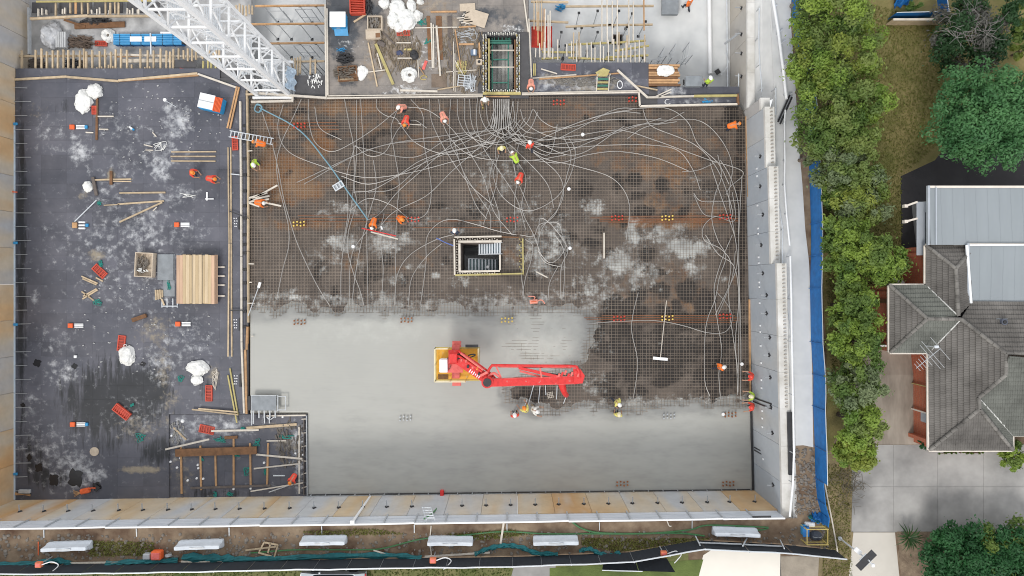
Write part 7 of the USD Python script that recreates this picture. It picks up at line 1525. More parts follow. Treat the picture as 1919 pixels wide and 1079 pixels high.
def lamp(px, py, dz, label, w=.42):
    c = PG(px, py, dz); th = thing('orange_barrier_box', label, 'barrier box', (c[0], c[1], c[2])); part(th, 'box', rbox(w, w * .9, .3, .04), M('sunfaded_orange', (.62, .17, .08), .6, .2) if not stage.GetPrimAtPath('/World/Looks/sunfaded_orange') else '/World/Looks/sunfaded_orange'); part(th, 'label_patch', bx(-.15, .12, -.1, .1, .3005, .31), REDFADE)
    part(th, 'cable', tube(spline([[.2, 0, .2], [.8, .15, .1], [1.2, -.1, 0], [.9, -.45, .1], [.7, -.6, .2]]), .035, 5), WHITE); part(th, 'stand', bx(-.03, .03, -.03, .03, -dz, 0), STEEL)
lamp(76, 1056, 1.2, 'orange box with white cable on the fence at far left'); lamp(812, 1048, 1.3, 'faded orange box on the middle of the black fence', .42); lamp(1243, 1036, 1.3, 'orange box with bent legs on the fence near the black panel', .42)
c = PG(294, 1040, .3); th = thing('orange_generator', 'orange and grey generator beside the second barrier', 'generator', (c[0], c[1], G)); part(th, 'body', rbox(.7, .6, .5, .06), ORANGE); part(th, 'grey_frame', rbox(.5, .4, .4, .05).apply_translation([-.7, -.1, 0]), STEEL); part(th, 'wheel', moved(cyl(.22, -.05, .05, 12), (.75, -.05, .22), rx=1.57), STEEL); part(th, 'lid', bx(-.28, .28, -.22, .22, .5005, .53), REDFADE)
th = thing('broken_timber_frame', 'broken timber frame lying on the soil left of the third barrier', 'frame')
for a, b in (((495, 1016), (521, 1021)), ((495, 1016), (486, 1033)), ((521, 1021), (514, 1044)), ((484, 1035), (514, 1044)), ((507, 1018), (502, 1036)), ((460, 1031), (518, 1024))): part(th, 'batten', beam(PG(*a, .08 + .02 * (a[0] % 3)), PG(*b, .08 + .02 * (a[0] % 3)), .1, .08), TIMBER)
for nm, pts, lab, r, m in (('green_hose', [(470, 1036), (560, 1030), (680, 1030), (720, 1027), (790, 1010), (860, 1004), (940, 996), (1020, 1000), (1100, 1000), (1200, 1000), (1290, 993), (1330, 984), (1440, 988)], 'long green hose snaking the whole length of the soil strip', .05, GREENH), ('green_hose', [(1072, 978), (1090, 990), (1120, 998), (1180, 1000), (1270, 999), (1320, 1004)], 'second green hose dropping from the silver screen', .06, GREENH), ('green_hose', [(1362, 994), (1385, 987), (1420, 993), (1440, 990)], 'green hose loop behind the rightmost barrier', .045, GREENH), ('cable', [(808, 985), (806, 1010), (808, 1035), (810, 1050)], 'pale pink cable crossing the soil strip in the middle', .04, TIMBERW), ('cable', [(1250, 976), (1254, 985), (1258, 986)], 'short pale cable by the silver screen', .04, TIMBERW), ('cable', [(72, 1015), (72, 1040)], 'thin orange cable by the leftmost barrier', .03, ORANGE), ('cable', [(1535, 845), (1540, 870), (1548, 920), (1560, 980), (1571, 1043)], 'pale boundary wire down the verge right of the blue hoarding', .05, TIMBERW)):
    q = spline([PG(x, y, .06) for x, y in pts], 8); q[:, 2] = Gz(q[:, 1]) + .07; single(nm, tube(q, r, 6), m, lab, 'hose' if 'hose' in nm else 'cable')
for a, b, t, w_ in (((944, 979), (938, 1018), 'upright pale pole crossing the soil strip', .14), ((796, 1043), (918, 1035), 'long pale pole lying near the middle of the fence', .12), ((700, 1031), (727, 1039), 'short pale stick lying above the fence', .08), ((1262, 1024), (1256, 1031), 'short white stick near the orange box on the fence', .1), ((124, 1055), (270, 1053), 'thin timber lying along the fence foot at left', .1), ((340, 1052), (430, 1053), 'thin timber under the teal mesh sheet', .1)):
    single('timber_pole', beam(PG(*a, .12), PG(*b, .12), w_, .08), TIMBERW, t, 'pole')
single('timber_pole', beam(P(1410, 968.5, 7.15), P(1445, 968, 7.15), .12, .05), BLACKM, 'black strip on the screen rail at the pit corner', 'strip')
# yellow guard frame etc. at the corner
c = PG(1532, 1006, 1.0); th = thing('yellow_guard_frame', 'yellow guard frame round dark goods at the lower right corner', 'guard frame', (c[0], c[1], G))
for y in (-.52, .52): part(th, 'rail', bx(-.75, .75, y - .025, y + .025, 1.0, 1.05), YELLOWS); part(th, 'rail', bx(-.75, .75, y - .02, y + .02, .5, .54), YELLOWS)
for x in (-.72, .68): part(th, 'side_rail', bx(x - .02, x + .02, -.485, .485, 1.0, 1.05), YELLOWS); [part(th, 'post', bx(x - .03, x + .03, y - .03, y + .03, 0, .995), YELLOWS) for y in (-.5, .5)]
c = PG(1530, 1005, .2); th = thing('dark_bundle', 'dark blue grey bundle inside the yellow guard frame', 'bundle', (c[0], c[1], G)); part(th, 'bundle', blob(.4, .32, .4, 9, .25, 3, 1.6, 0), M('dark_cloth', (.05, .06, .08), .8, .3)); part(th, 'tie', tube(spline([[-.38, 0, .1], [-.2, 0, .38], [.2, 0, .38], [.38, 0, .1]]), .02, 5), STEEL)
c = PG(1507, 993, .2); th = thing('blue_bin', 'small blue tub beside the yellow guard frame', 'tub', (c[0], c[1], G)); part(th, 'tub', rbox(.4, .7, .5, .08), BLUE); part(th, 'rim', rbox(.44, .74, .05, .02).apply_translation([0, 0, .49]), BLUEM)
c = PG(1518, 983, .2); th = thing('white_carton', 'white carton just above the yellow guard frame', 'carton', (c[0], c[1], G)); part(th, 'box', rbox(.62, .3, .3, .03), WHITE); part(th, 'tape', bx(-.31, .31, -.03, .03, .3005, .305), STEEL)
# ------------------------------------------------------------------ right side: hoarding, rails
fence([(1482, -60), (1483, 40), (1500, 130), (1512, 230), (1516, 330), (1519, 420), (1519, 480), (1517, 540), (1519, 640), (1523, 760), (1526, 835), (1527, 895)], 'blue_hoarding', 'long blue mesh hoarding between the pale path and the tree row', BLUEM, 1.95, 'hoarding', post_every=2.6, rail=ALU, rail_r=.03)
fence([(1527, 895), (1531, 935), (1538, 960), (1536, 976)], 'blue_hoarding', 'torn lower end of the blue hoarding bulging over brown soil', BLUEM, 1.3, 'hoarding', post_every=1.2, rail=BLUEM, rail_r=.03)
cloth([(1519, 968), (1530, 970), (1545, 972)], .9, 'blue hoarding cloth collapsed on the soil at its lower end', 8, BLUEM, .4, name='hoarding_cloth')
cloth([(1514, 965), (1524, 972), (1534, 977)], .35, 'teal fringe at the collapsed end of the blue hoarding', 9)
def rails(pts, label, hgt, m=WHITE, r=.06, name='guard_rail', dz=0.0, post=2.2):
    th = thing(name, label, 'guard rail'); q = [PG(x, y, dz + hgt) for x, y in pts]
    for a, b in zip(q, q[1:]):
        part(th, 'rail', tube([a, (a + b) / 2, b], r, 8), m); n = max(1, int(np.linalg.norm(b - a) / post))
        for i in range(n): p = a + (b - a) * i / n; z = float(Gz(p[1])) + dz; part(th, 'post', cyl(.035, z, z + hgt - .02, 6, at=p[:2]), STEEL)
rails([(1444, -30), (1459, 60), (1468, 130), (1473, 175), (1474, 185)], 'thick white pipe rail curving down the top right of the pit', .5, r=.11); rails([(1472, 206), (1470, 230), (1471, 300), (1470, 345), (1474, 400), (1480, 460)], 'white rail beside the pale path, middle length', .4, r=.06); rails([(1481, 480), (1483, 560), (1484, 640), (1486, 740), (1488, 850), (1486, 905), (1480, 968)], 'white rail beside the pale path, lower length', .7, r=.07)
rails([(1423, 15), (1422, 70), (1424, 120), (1428, 165), (1427, 172)], 'thin silver hand rail along the low batter at the top right', .9, ALU, .05, dz=-1.2); rails([(1454, 165), (1454, 215)], 'short silver hand rail above the first capping step', .9, ALU, .05, dz=-.6); rails([(1452, 340), (1467, 430), (1466, 495)], 'thin silver rail on the rear of the capping', .6, ALU, .035, dz=-.3)
th = thing('steel_strut', 'dark steel strut bridging the rail gap beside the pale path', 'strut')
for o in (0, 4): part(th, 'bar', beam(PG(1480 + o, 178 + o, .4), PG(1458 + o, 228 + o, .3), .12, .1), BLACKM)
th = thing('rail_brackets', 'small white brackets along the outside of the thick white rail', 'brackets')
for x, y in ((1453, 12), (1463, 58), (1468, 78), (1474, 120), (1481, 178)): part(th, 'bracket', beam(PG(x - 3, y + 3, .4), PG(x + 3, y - 3, .2), .08, .06), WHITE)
for i, (x0, x1, py) in enumerate(((1430, 1436, 178),)):
    pass
# light pole with panel
c = PG(1573, 1008); th = thing('light_pole', 'tall silver pole with dark solar panel leaning over the cream driveway', 'light pole', (c[0], c[1], G))
part(th, 'pole', cyl(.055, 0, 4.1, 8, .045), ALU); part(th, 'base', cyl(.14, 0, .12, 10), STEEL)
pn = moved(bx(-.72, .72, -.24, .24, 0, .05), (-.12, -.02, 3.9), rz=.78, rx=0); part(th, 'solar_panel', pn, BLACKM); part(th, 'panel_frame', moved(bx(-.3, .3, -.3, .3, -.06, -.01), (-.12, -.02, 3.9), rz=.78), ALU)
part(th, 'lamp_arm', beam((-.45, .38, 3.3), (.3, -.25, 3.35), .07, .07), ALU); part(th, 'lamp_head', moved(rbox(.5, .3, .14, .04), (-.35, .35, 3.25), rz=-.7), WHITE); part(th, 'camera_head', rbox(.22, .22, .2, .04).apply_translation([.42, -.42, 3.6]), WHITE); part(th, 'camera_arm', beam((0, 0, 3.7), (.42, -.42, 3.7), .06, .06), ALU)
# parked car at the bottom edge
c = PG(626, 1094, .5); th = thing('parked_car', 'silver grey car parked at the bottom edge outside the fence', 'car', (c[0], c[1], G))
base = [(-2.2, .38), (-2.15, .75), (-1.4, .92), (-.75, 1.38), (.85, 1.42), (1.55, .98), (2.1, .9), (2.22, .5), (2.1, .3), (-2.1, .3)]
bodyp = Polygon([(-2.2, .32), (-2.22, .72), (-1.3, .95), (1.5, .98), (2.15, .85), (2.2, .35)]); bm = trimesh.creation.extrude_polygon(bodyp, 1.7, engine='earcut'); bm.apply_transform(trimesh.transformations.rotation_matrix(math.pi / 2, [1, 0, 0])); bm.apply_translation([0, .85, 0]); part(th, 'body', bm, CARP)
part(th, 'cabin', trimesh.convex.convex_hull(np.array([(x, y, z) for x, z, w in ((-1.3, .955, .8), (1.45, .98, .8), (-.7, 1.4, .6), (.8, 1.42, .6)) for y in (-w, w)])), GLASSD); part(th, 'roof', rbox(1.5, 1.2, .05, .02).apply_translation([.05, 0, 1.415]), CARP)
for x in (-1.3, 1.3):
    for y in (-.86, .86): w = part(th, 'wheel', moved(cyl(.33, -.11, .11, 16), (x, y, .33), rx=math.pi / 2), TYRE); part(w, 'rim', moved(cyl(.2, -.115, .115, 12), (x, y, .33), rx=math.pi / 2), ALU)
for y in (-.95, .95): part(th, 'mirror', rbox(.14, .16, .12, .03).apply_translation([-.85, y, .95]), CARP)
for y in (-.6, .6): part(th, 'headlight', rbox(.1, .35, .14, .03).apply_translation([-2.2, y, .6]), WHITE); part(th, 'tail_light', rbox(.1, .35, .14, .03).apply_translation([2.18, y, .62]), RED)

# ------------------------------------------------------------------ vegetation
BARK = M('bark', (0.13, 0.10, 0.075), 0.9, 0.3, 4.0)
LM = {'bright': leafmat('bright_leaves', (0.131, 0.226, 0.039), (0.349, 0.452, 0.079), (0.600, 0.572, 0.170)), 'mid': leafmat('mid_green_leaves', (0.073, 0.138, 0.031), (0.198, 0.274, 0.058), (0.432, 0.443, 0.118)), 'sage': leafmat('sage_leaves', (0.115, 0.163, 0.076), (0.268, 0.315, 0.163), (0.516, 0.498, 0.288)), 'dark': leafmat('dark_leaves', (0.018, 0.053, 0.018), (0.045, 0.113, 0.038), (0.105, 0.194, 0.075)),
      'round': leafmat('blue_green_leaves', (0.048, 0.147, 0.052), (0.133, 0.301, 0.112), (0.332, 0.545, 0.209)), 'olive': leafmat('olive_leaves', (0.107, 0.174, 0.043), (0.278, 0.328, 0.092), (0.581, 0.523, 0.195)), 'yellow': leafmat('yellow_tipped_leaves', (0.122, 0.185, 0.033), (0.348, 0.386, 0.073), (0.600, 0.585, 0.122)), 'hedge': leafmat('hedge_leaves', (0.018, 0.078, 0.025), (0.044, 0.155, 0.049), (0.109, 0.265, 0.085)), 'twig': leafmat('dry_twig_leaves', (0.080, 0.080, 0.070), (0.140, 0.140, 0.120), (0.240, 0.230, 0.210))}
def leaves(rr, P0, N0, size, up=.5):
    """small bent leaves (two triangles each) at P0 facing roughly N0"""
    n = len(P0); d = N0 + rr.normal(0, .55, (n, 3)) + [0, 0, up]; d /= np.linalg.norm(d, axis=1, keepdims=True)
    t = np.cross(d, rr.normal(0, 1, (n, 3))); t /= np.linalg.norm(t, axis=1, keepdims=True); b = np.cross(d, t)
    s = size * rr.uniform(.6, 1.35, (n, 1))
    V = np.stack([P0 - t * s, P0 + b * s * .48 + d * s * .12, P0 + t * s, P0 - b * s * .48 + d * s * .12], 1).reshape(-1, 3)
    k = np.arange(n)[:, None] * 4; F = np.hstack([k, k + 1, k + 2, k, k + 2, k + 3]).reshape(-1, 3)
    return V, F
def tree(name, label, px, py, rx_px, ry_px, hgt, kind, seed, nleaf=5000, nblob=70, size=.12, cat='tree', group=None, dome=1.0, th_=None, wisp=.12):
    """trunk, limbs and a crown of many leaf clumps, round the point under the crown's middle"""
    rr = np.random.default_rng(seed); zc = hgt * .62
    c = PG(px, py, zc); gz = c[2] - zc; k = mpp(c[2]); RX, RY, RZ = rx_px * k, ry_px * k, hgt * .42
    th = th_ or thing(name, label, cat, (c[0], c[1], gz), group=group)
    C, Rd = [], []
    for i in range(nblob):
        while True:
            u = rr.uniform(-1, 1, 3)
            if .1 < np.dot(u, u) < 1 and u[2] > -.55: break
        u *= rr.uniform(.62, .98); C.append([u[0] * RX, u[1] * RY, zc + u[2] * RZ * dome]); Rd.append(rr.uniform(.10, .25) * min(RX, RY))
    C, Rd = np.array(C), np.array(Rd)
    w = Rd ** 2 * (0.6 + .4 * (C[:, 2] - zc) / RZ); w = np.clip(w, .01, None); pick = rr.choice(nblob, nleaf, p=w / w.sum())
    d = rr.normal(0, 1, (nleaf, 3)); d[:, 2] = np.abs(d[:, 2]) * .9 - .25; d /= np.linalg.norm(d, axis=1, keepdims=True)
    p = C[pick] + d * (Rd[pick] * (rr.uniform(.45, 1.1, nleaf) + (rr.random(nleaf) < wisp) * rr.uniform(.1, 1.0, nleaf)))[:, None] * [1, 1, .8]
    V, F = leaves(rr, p, d, size)
    m0 = kind if isinstance(kind, (list, tuple)) else [kind]
    cut = np.arange(len(F)); own = pick[F[:, 0] // 4] % len(m0)
    for j, kd in enumerate(m0):
        v2, f2 = compact(V, F[own == j]); part(th, 'crown' if j == 0 else 'foliage', trimesh.Trimesh(v2, f2, process=False), LM[kd])
    tr = .06 + .028 * hgt
    part(th, 'trunk', tube([[0, 0, -.1], [.05, .03, zc * .45], [.02, -.03, zc]], [tr, tr * .75, tr * .5], 8), BARK)
    for i in range(min(6, nblob)):
        part(th, 'limb', tube(spline([[.03, 0, zc * .4], C[i] * .5 + [0, 0, zc * .25], C[i]], 4), np.linspace(tr * .55, .02, 9), 5), BARK)
    return th
TR = 'row of trees along the blue hoarding'
for a in (('bright leafy tree at the very top of the row beside the hoarding', 1568, 30, 100, 74, 6.0, ['bright', 'mid', 'olive'], 1, 6500), ('yellow green tree, second from the top, overhanging the path', 1560, 122, 98, 66, 6.0, ['bright', 'olive', 'yellow'], 2, 6500), ('green tree third from the top of the row, with dark gaps', 1574, 195, 92, 64, 5.5, ['olive', 'mid', 'bright'], 3, 6500),
          ('bushy green tree fourth from the top, left half over the hoarding', 1566, 262, 78, 56, 5.0, ['mid', 'olive'], 4, 5000), ('sage and tan tree in the upper middle of the row', 1584, 322, 74, 58, 5.0, ['sage', 'olive'], 5, 5000), ('pale dry looking tree left of the lawn, middle of the row', 1598, 385, 58, 52, 4.6, ['sage', 'yellow', 'olive'], 6, 4800),
          ('small dark green tree squeezed against the hoarding', 1556, 365, 30, 34, 4.0, ['mid'], 7, 1800), ('bright fresh green tree reaching right towards the house', 1612, 488, 86, 58, 5.5, ['bright', 'mid'], 8, 6500), ('dark and light green tree just above the middle of the row', 1572, 440, 48, 46, 4.8, ['mid', 'bright'], 9, 3600),
          ('dense green tree level with the brick wing', 1590, 575, 52, 55, 5.0, ['bright', 'mid'], 10, 5500), ('dense round green tree opposite the brown driveway top', 1592, 640, 50, 48, 5.0, ['mid', 'bright'], 11, 5500), ('loose dark green tree opposite the stained driveway', 1592, 722, 54, 56, 4.6, ['mid', 'sage'], 12, 5000), ('olive tree near the foot of the row', 1598, 790, 50, 48, 4.4, ['olive', 'bright'], 13, 4600), ('yellow tipped small tree at the foot of the row', 1590, 850, 42, 36, 4.0, ['yellow', 'bright', 'yellow'], 14, 3600)):
    tree('row_tree', a[0], a[1] + (10 if a[2] > 330 else 0), a[2], a[3] * (1.1 if a[2] < 330 else .98), a[4] * 1.12, a[5], a[6], a[7], int(a[8] * 1.9), group=TR)
for i, (x, y, a, b_, kd, t) in enumerate(((1516, 72, 28, 24, ['bright', 'yellow'], 'light shrub leaning over the path at the top of the hoarding'), (1502, 108, 20, 22, ['yellow', 'olive'], 'yellowish shrub hanging over the path below the first one'), (1512, 160, 24, 26, ['olive', 'bright'], 'olive shrub over the hoarding beside the bend of the white rail'), (1518, 292, 24, 28, ['sage', 'olive'], 'grey green shrub over the hoarding below the bend'))): tree('shrub', t, x, y, a, b_, 3.0, kd, 60 + i, 1500, 14)
tree('round_tree', 'large round clipped blue green tree beside the grey roof', 1852, 218, 122, 104, 7.5, 'round', 20, 30000, 190, .12, dome=.75, wisp=.01)
tree('dark_bush_tree', 'dark green tree with bare grey twigs at the top right', 1815, 66, 92, 84, 5.0, ['dark', 'dark', 'twig'], 21, 11000, 50); tree('dark_bush_tree', 'dark glossy tree in the top right corner', 1905, 28, 52, 62, 5.5, ['dark', 'mid'], 22, 4200, 24); tree('shrub', 'orange green shrub at the right frame edge above the round tree', 1912, 96, 26, 22, 1.5, ['olive', 'yellow'], 23, 1000, 12)
rr = np.random.default_rng(5); c = PG(1822, 48, 4.8); th = thing('bare_twigs', 'pale bare twigs standing out of the dark tree at top right', 'twigs'); TW = M('pale_twig', (0.20, 0.19, 0.18), .9, .15)
for i in range(80):
    a = rr.uniform(0, 6.28); l = rr.uniform(.5, 1.7); o = c + [rr.uniform(-1.4, 1.4), rr.uniform(-.9, .9), rr.uniform(-.6, .2)]
    part(th, 'twig', tube([o, o + [l * .5 * math.cos(a), l * .5 * math.sin(a), .15], o + [l * math.cos(a + .4), l * math.sin(a + .4), .1]], [.024, .016, .008], 4), TW)
for i, a in enumerate((('deep green hedge mass at the lower right corner, left part', 1795, 1046, 86, 74, 3.0, 'hedge', 30, 16000, 80), ('deep green hedge mass at the lower right corner, right part', 1890, 1040, 80, 66, 3.0, ['hedge', 'hedge', 'mid'], 31, 15000, 80))): tree('hedge', *a, size=.12, cat='hedge')
tree('shrub', 'rounded light green shrub at the right end of the house front', 1900, 856, 32, 36, 2.2, ['bright', 'mid'], 32, 2600, 20, .11); tree('shrub', 'small dark hedge tucked under the house corner', 1733, 832, 14, 16, 1.5, 'hedge', 33, 900, 10, .09); tree('shrub', 'low green hedge along the house front', 1800, 848, 60, 4, .9, 'mid', 34, 900, 16, .08)
# palm
c = PG(1706, 1008, .9); th = thing('fan_palm', 'spiky fan palm at the driveway edge left of the hedge', 'palm', (c[0], c[1], G)); rr = np.random.default_rng(9); part(th, 'trunk', cyl(.14, 0, .8, 8, .1), BARK)
PALMG = leafmat('palm_leaves', (0.02, 0.055, 0.018), (0.05, 0.11, 0.03), (0.15, 0.22, 0.08))
for i in range(34):
    a = i * 2.399; l = rr.uniform(.75, 1.25); e = rr.uniform(.05, .8); d = np.array([math.cos(a) * math.cos(e), math.sin(a) * math.cos(e), math.sin(e)]); s = np.array([-math.sin(a), math.cos(a), 0]) * .045
    b = np.array([0, 0, .75]); m_ = b + d * l * .55; t_ = b + d * l - [0, 0, .25 * l]
    V = np.array([b - s * .4, b + s * .4, m_ + s, t_, m_ - s]); part(th, 'frond', trimesh.Trimesh(V, [[0, 1, 2], [0, 2, 4], [4, 2, 3]], process=False), PALMG)
# bare low shrub on verge
heap_c = PG(1590, 905, .2); rr = np.random.default_rng(12); ms = []
for i in range(150):
    a = rr.uniform(0, 6.28); l = rr.uniform(.2, .6); o = PG(1590 + rr.normal(0, 14), 905 + rr.normal(0, 20), .05); o[2] = G + rr.uniform(.02, .3); ms.append(beam(o, o + [l * math.cos(a), l * math.sin(a), rr.uniform(-.05, .25)], .02, .02))
single('dry_brush', cat_(ms), M('brush_stems', (.20, .17, .12), .9, .3, island=.4), 'sparse dry brush at the foot of the tree row beside the driveway', 'brush', kind='stuff')

# ------------------------------------------------------------------ house
EZ = G + 2.45
BRICK = usdkit.material(stage, '/World/Looks/red_brick', {'g': ('geometry', {}), 'sx': ('separate_xyz', {}), 'ad': ('math', {'math_type': 'add'}), 'cb': ('combine_xyz', {}), 'b': ('brick_texture', {'color1': (0.50, 0.125, 0.055), 'color2': (0.40, 0.09, 0.045), 'mortar': (0.36, 0.22, 0.15), 'scale': 1.0, 'brick_width': .24, 'row_height': .086, 'mortar_size': .009}), 'p': ('principled_bsdf', {'roughness': .85})},
                        [('g.position', 'sx.vector'), ('sx.x', 'ad.value1'), ('sx.y', 'ad.value2'), ('ad.value', 'cb.x'), ('sx.z', 'cb.y'), ('cb.vector', 'b.vector'), ('b.color', 'p.base_color')], surface='p.BSDF')
TILE = M('weathered_roof_tile', (0.15, 0.137, 0.124), 0.8, 0.35, 0.45, c2=(0.30, 0.28, 0.258), island=.38, bump=.2, bscale=14)
TILEG = M('lichen_roof_tile', (0.15, 0.155, 0.135), 0.85, 0.3, 0.6, c2=(0.26, 0.27, 0.24), island=.38, bump=.2, bscale=14)
RIDGE = M('ridge_tile', (0.125, 0.116, 0.106), 0.8, 0.3, 1.2, c2=(0.23, 0.218, 0.2), rnd=.15); RIDGEW = M('mortared_ridge', (0.5, 0.5, 0.48), 0.85, 0.2, 3.0, rnd=.2)
METAL = M('grey_metal_roof', (0.245, 0.272, 0.292), 0.6, 0.06, 0.4, stretch=(2.5, .4, 1)); GUT = M('cream_gutter', (0.68, 0.62, 0.55), 0.5, .08); SLAT = M('grey_awning', (0.36, 0.39, 0.43), 0.5, .06)
hs = thing('brick_house', 'brick house with weathered grey tiled hip roofs at the right', 'house')
def hp(x, y, z): return P(x, y, EZ + z)
XE = 2150      # the roof runs on past the frame
V = {'A': hp(1735, 460, 0), 'A2': hp(1816, 459, 0), 'B': hp(1735, 535, 0), 'C': hp(1667, 535, 0), 'D': hp(1667, 660, 0), 'E': hp(1740, 660, 0), 'F': hp(1741, 843, 0), 'Gc': hp(1897, 843, 0), 'H': hp(1790, 503, 1.0), 'H3': hp(1815, 474, .35), 'J': hp(1795, 592, 1.15), 'J3': hp(1820, 566, .45),
     'W': hp(1737, 597, 1.1), 'Q': hp(1800, 598, 1.16), 'K': hp(1884, 662, 2.2), 'K2': hp(1884, 702, 2.2), 'L': hp(1833, 745, 1.45), 'L2': hp(1835, 766, 1.45), 'N': hp(XE, 690, 2.2), 'N0': hp(XE, 568, .5), 'N1': hp(XE, 662, 2.2), 'Vb': hp(1897, 815, .1), 'Ve': hp(XE, 815, .0), 'T': hp(1905, 656, 2.2)}
faces = [('A B J H', TILE, 'A B'), ('A H H3 A2', TILE, 'A A2'), ('H J J3 H3', TILE, 'H J'), ('C B J W', TILEG, 'C B'), ('C W D', TILE, 'C D'), ('D W Q E', TILEG, 'D E'), ('E Q K K2 L L2 F', TILE, 'E F'), ('Q J3 N0 N1 K', TILE, 'J3 N0'), ('F L2 Gc', TILE, 'F Gc'), ('L L2 Gc Vb', TILEG, 'Vb Gc'), ('K2 L Vb Ve N K', TILEG, 'Vb Ve'), ('K N1 N', TILE, 'K N1')]
def tile_face(names, m, eave):
    pts = np.array([V[n] for n in names.split()]); e0, e1 = (V[n] for n in eave.split())
    u = e1 - e0; u[2] = 0; u /= np.linalg.norm(u)
    nrm = np.zeros(3)
    c = pts.mean(0)
    for i in range(len(pts)): nrm += np.cross(pts[i] - c, pts[(i + 1) % len(pts)] - c)
    nrm /= np.linalg.norm(nrm); nrm = nrm if nrm[2] > 0 else -nrm
    u = u - nrm * np.dot(u, nrm); u /= np.linalg.norm(u); v = np.cross(nrm, u)
    if v[2] < 0: v = -v; u = -u
    q = np.column_stack([(pts - e0) @ u, (pts - e0) @ v]); poly = Polygon(q).buffer(0)
    x0, y0, x1, y1 = poly.bounds; x1 = min(x1, x0 + 40); ms = []; RH, TW_ = .325, .152
    off = float(np.median((pts - e0) @ nrm))
    lim = P(2010, 0, EZ)[0]
    rr_ = np.random.default_rng(len(names) * 7 + int(abs(x1) * 10))
    for j in range(int((y1 - y0) / RH) + 1):
        for i in range(int((x1 - x0) / TW_) + 2):
            a = x0 + i * TW_ - (TW_ / 2 if (j % 2) else 0); b = y0 + j * RH
            w = e0 + u * (a + .07) + v * (b + .15)
            if w[0] > lim: continue
            r = sbox(a + .004, b, a + TW_ - .006, b + RH)
            if not poly.intersects(r): continue
            r = r if poly.contains(r) else poly.intersection(r)
            for g in getattr(r, 'geoms', [r]):
                if g.geom_type != 'Polygon' or g.area < .004: continue
                co = np.array(g.exterior.coords)[:-1]; tl = rr_.uniform(-.006, .008)
                up = .085 - .08 * (co[:, 1] - b) / RH + tl
                bt = e0 + np.outer(co[:, 0], u) + np.outer(co[:, 1], v) + nrm * (off - .02); tp = bt + np.outer(up + .02, nrm)
                k = len(co); mid = tp.mean(0) + nrm * .012
                VV = np.vstack([tp, bt, mid]); FF = []
                for s in range(k): FF += [[s, (s + 1) % k, 2 * k], [s, k + s, k + (s + 1) % k], [s, k + (s + 1) % k, (s + 1) % k]]
                ms.append((VV, FF))
    if ms:
        n = 0; VA, FA = [], []
        for vv, ff in ms: VA.append(vv); FA.append(np.array(ff) + n); n += len(vv)
        t = trimesh.Trimesh(np.vstack(VA), np.vstack(FA), process=False)
        part(hs, 'roof_tiles', t, m, kind='stuff')
    # decking below the tiles
    tri = trimesh.creation.triangulate_polygon(poly, engine='earcut'); w = e0 + np.outer(tri[0][:, 0], u) + np.outer(tri[0][:, 1], v) + nrm * (off - .015)
    part(hs, 'roof_deck', trimesh.Trimesh(w, tri[1], process=False), DARKWOOD)
for a in faces: tile_face(*a)
def ridge(a, b, m=RIDGE, r=.13, n='ridge_cap'):
    p, q = V[a], V[b]
    if q[0] > P(1990, 0, EZ)[0]: q = p + (q - p) * min(1, (P(1990, 0, EZ)[0] - p[0]) / (q[0] - p[0]))
    L = np.linalg.norm(q - p); k = max(1, int(L / .42)); d = (q - p) / k
    for i in range(k): part(hs, n, tube([p + d * (i + .01) + [0, 0, .05 + .012 * (i % 2)], p + d * (i + .97) + [0, 0, .06 + .012 * (i % 2)]], [r, r * .9], 7), m, smooth=60)
for a in ('A H', 'H H3', 'H J', 'C W', 'W D', 'W Q', 'Q K', 'K K2', 'K2 L', 'L L2', 'L2 F', 'L2 Gc', 'K N1'): ridge(*a.split())
for a in (('B', 'J'), ('Q', 'E'), ('L', 'Vb')): ridge(*a, m=RIDGEW if a[0] != 'L' else RIDGEW, r=.05, n='valley_flashing')
def gutter(a, b, out):
    p, q = V[a] + np.array([*out, 0]) * .06, V[b] + np.array([*out, 0]) * .06; part(hs, 'gutter', beam(p + [0, 0, -.04], q + [0, 0, -.04], .12, .12), GUT)
gutter('A', 'B', (-1, 0)); gutter('C', 'B', (0, 1)); gutter('C', 'D', (-1, 0)); gutter('D', 'E', (0, -1)); gutter('E', 'F', (-1, 0)); gutter('F', 'Gc', (0, -1)); gutter('Vb', 'Gc', (1, 0)); gutter('A', 'A2', (0, 1)); gutter('Vb', 'Ve', (0, -1))
i_ = .5
def wall(a, b, inn, n='brick_wall', m=BRICK, top=EZ - .06, bot=None):
    p, q = V[a] + np.array([*inn, 0.]), V[b] + np.array([*inn, 0.]); lo = (bot if bot is not None else 2.5)
    d = (q - p); d[2] = 0; d /= np.linalg.norm(d); s = np.array([-d[1], d[0], 0]) * .12
    return part(hs, n, extr(Polygon([(p + s)[:2], (q + s)[:2], (q - s)[:2], (p - s)[:2]]), lo, top), m)
wall('A', 'B', (i_, 0)); wall('C', 'D', (i_, 0)); wall('E', 'F', (i_, 0)); wall('F', 'Gc', (0, i_)); wall('C', 'B', (.3, -i_)); wall('D', 'E', (.3, i_)); wall('A', 'A2', (.3, -i_)); wall('Gc', 'Vb', (-i_, 0))
p = P(1722, 0, G + 1.0)[0]
yw = lambda py: P(0, py, G + 1.2)[1]
xw_ = V['E'][0] + i_ - .12
part(hs, 'window', bx(xw_ - .05, xw_ - .004, yw(790), yw(772), G + 1.0, G + 2.0), SLAT); part(hs, 'pipe', bx(xw_ - .14, xw_ - .05, yw(772.5), yw(770), G, G + 2.2), GUT); part(hs, 'pipe', bx(xw_ - .12, xw_ - .03, yw(723), yw(721.5), G, G + 2.2), TIMBERY)
part(hs, 'soffit', extr(Polygon([V['E'][:2], V['F'][:2], V['F'][:2] + [i_, 0], V['E'][:2] + [i_, 0]]), EZ - .1, EZ - .065), GUT)
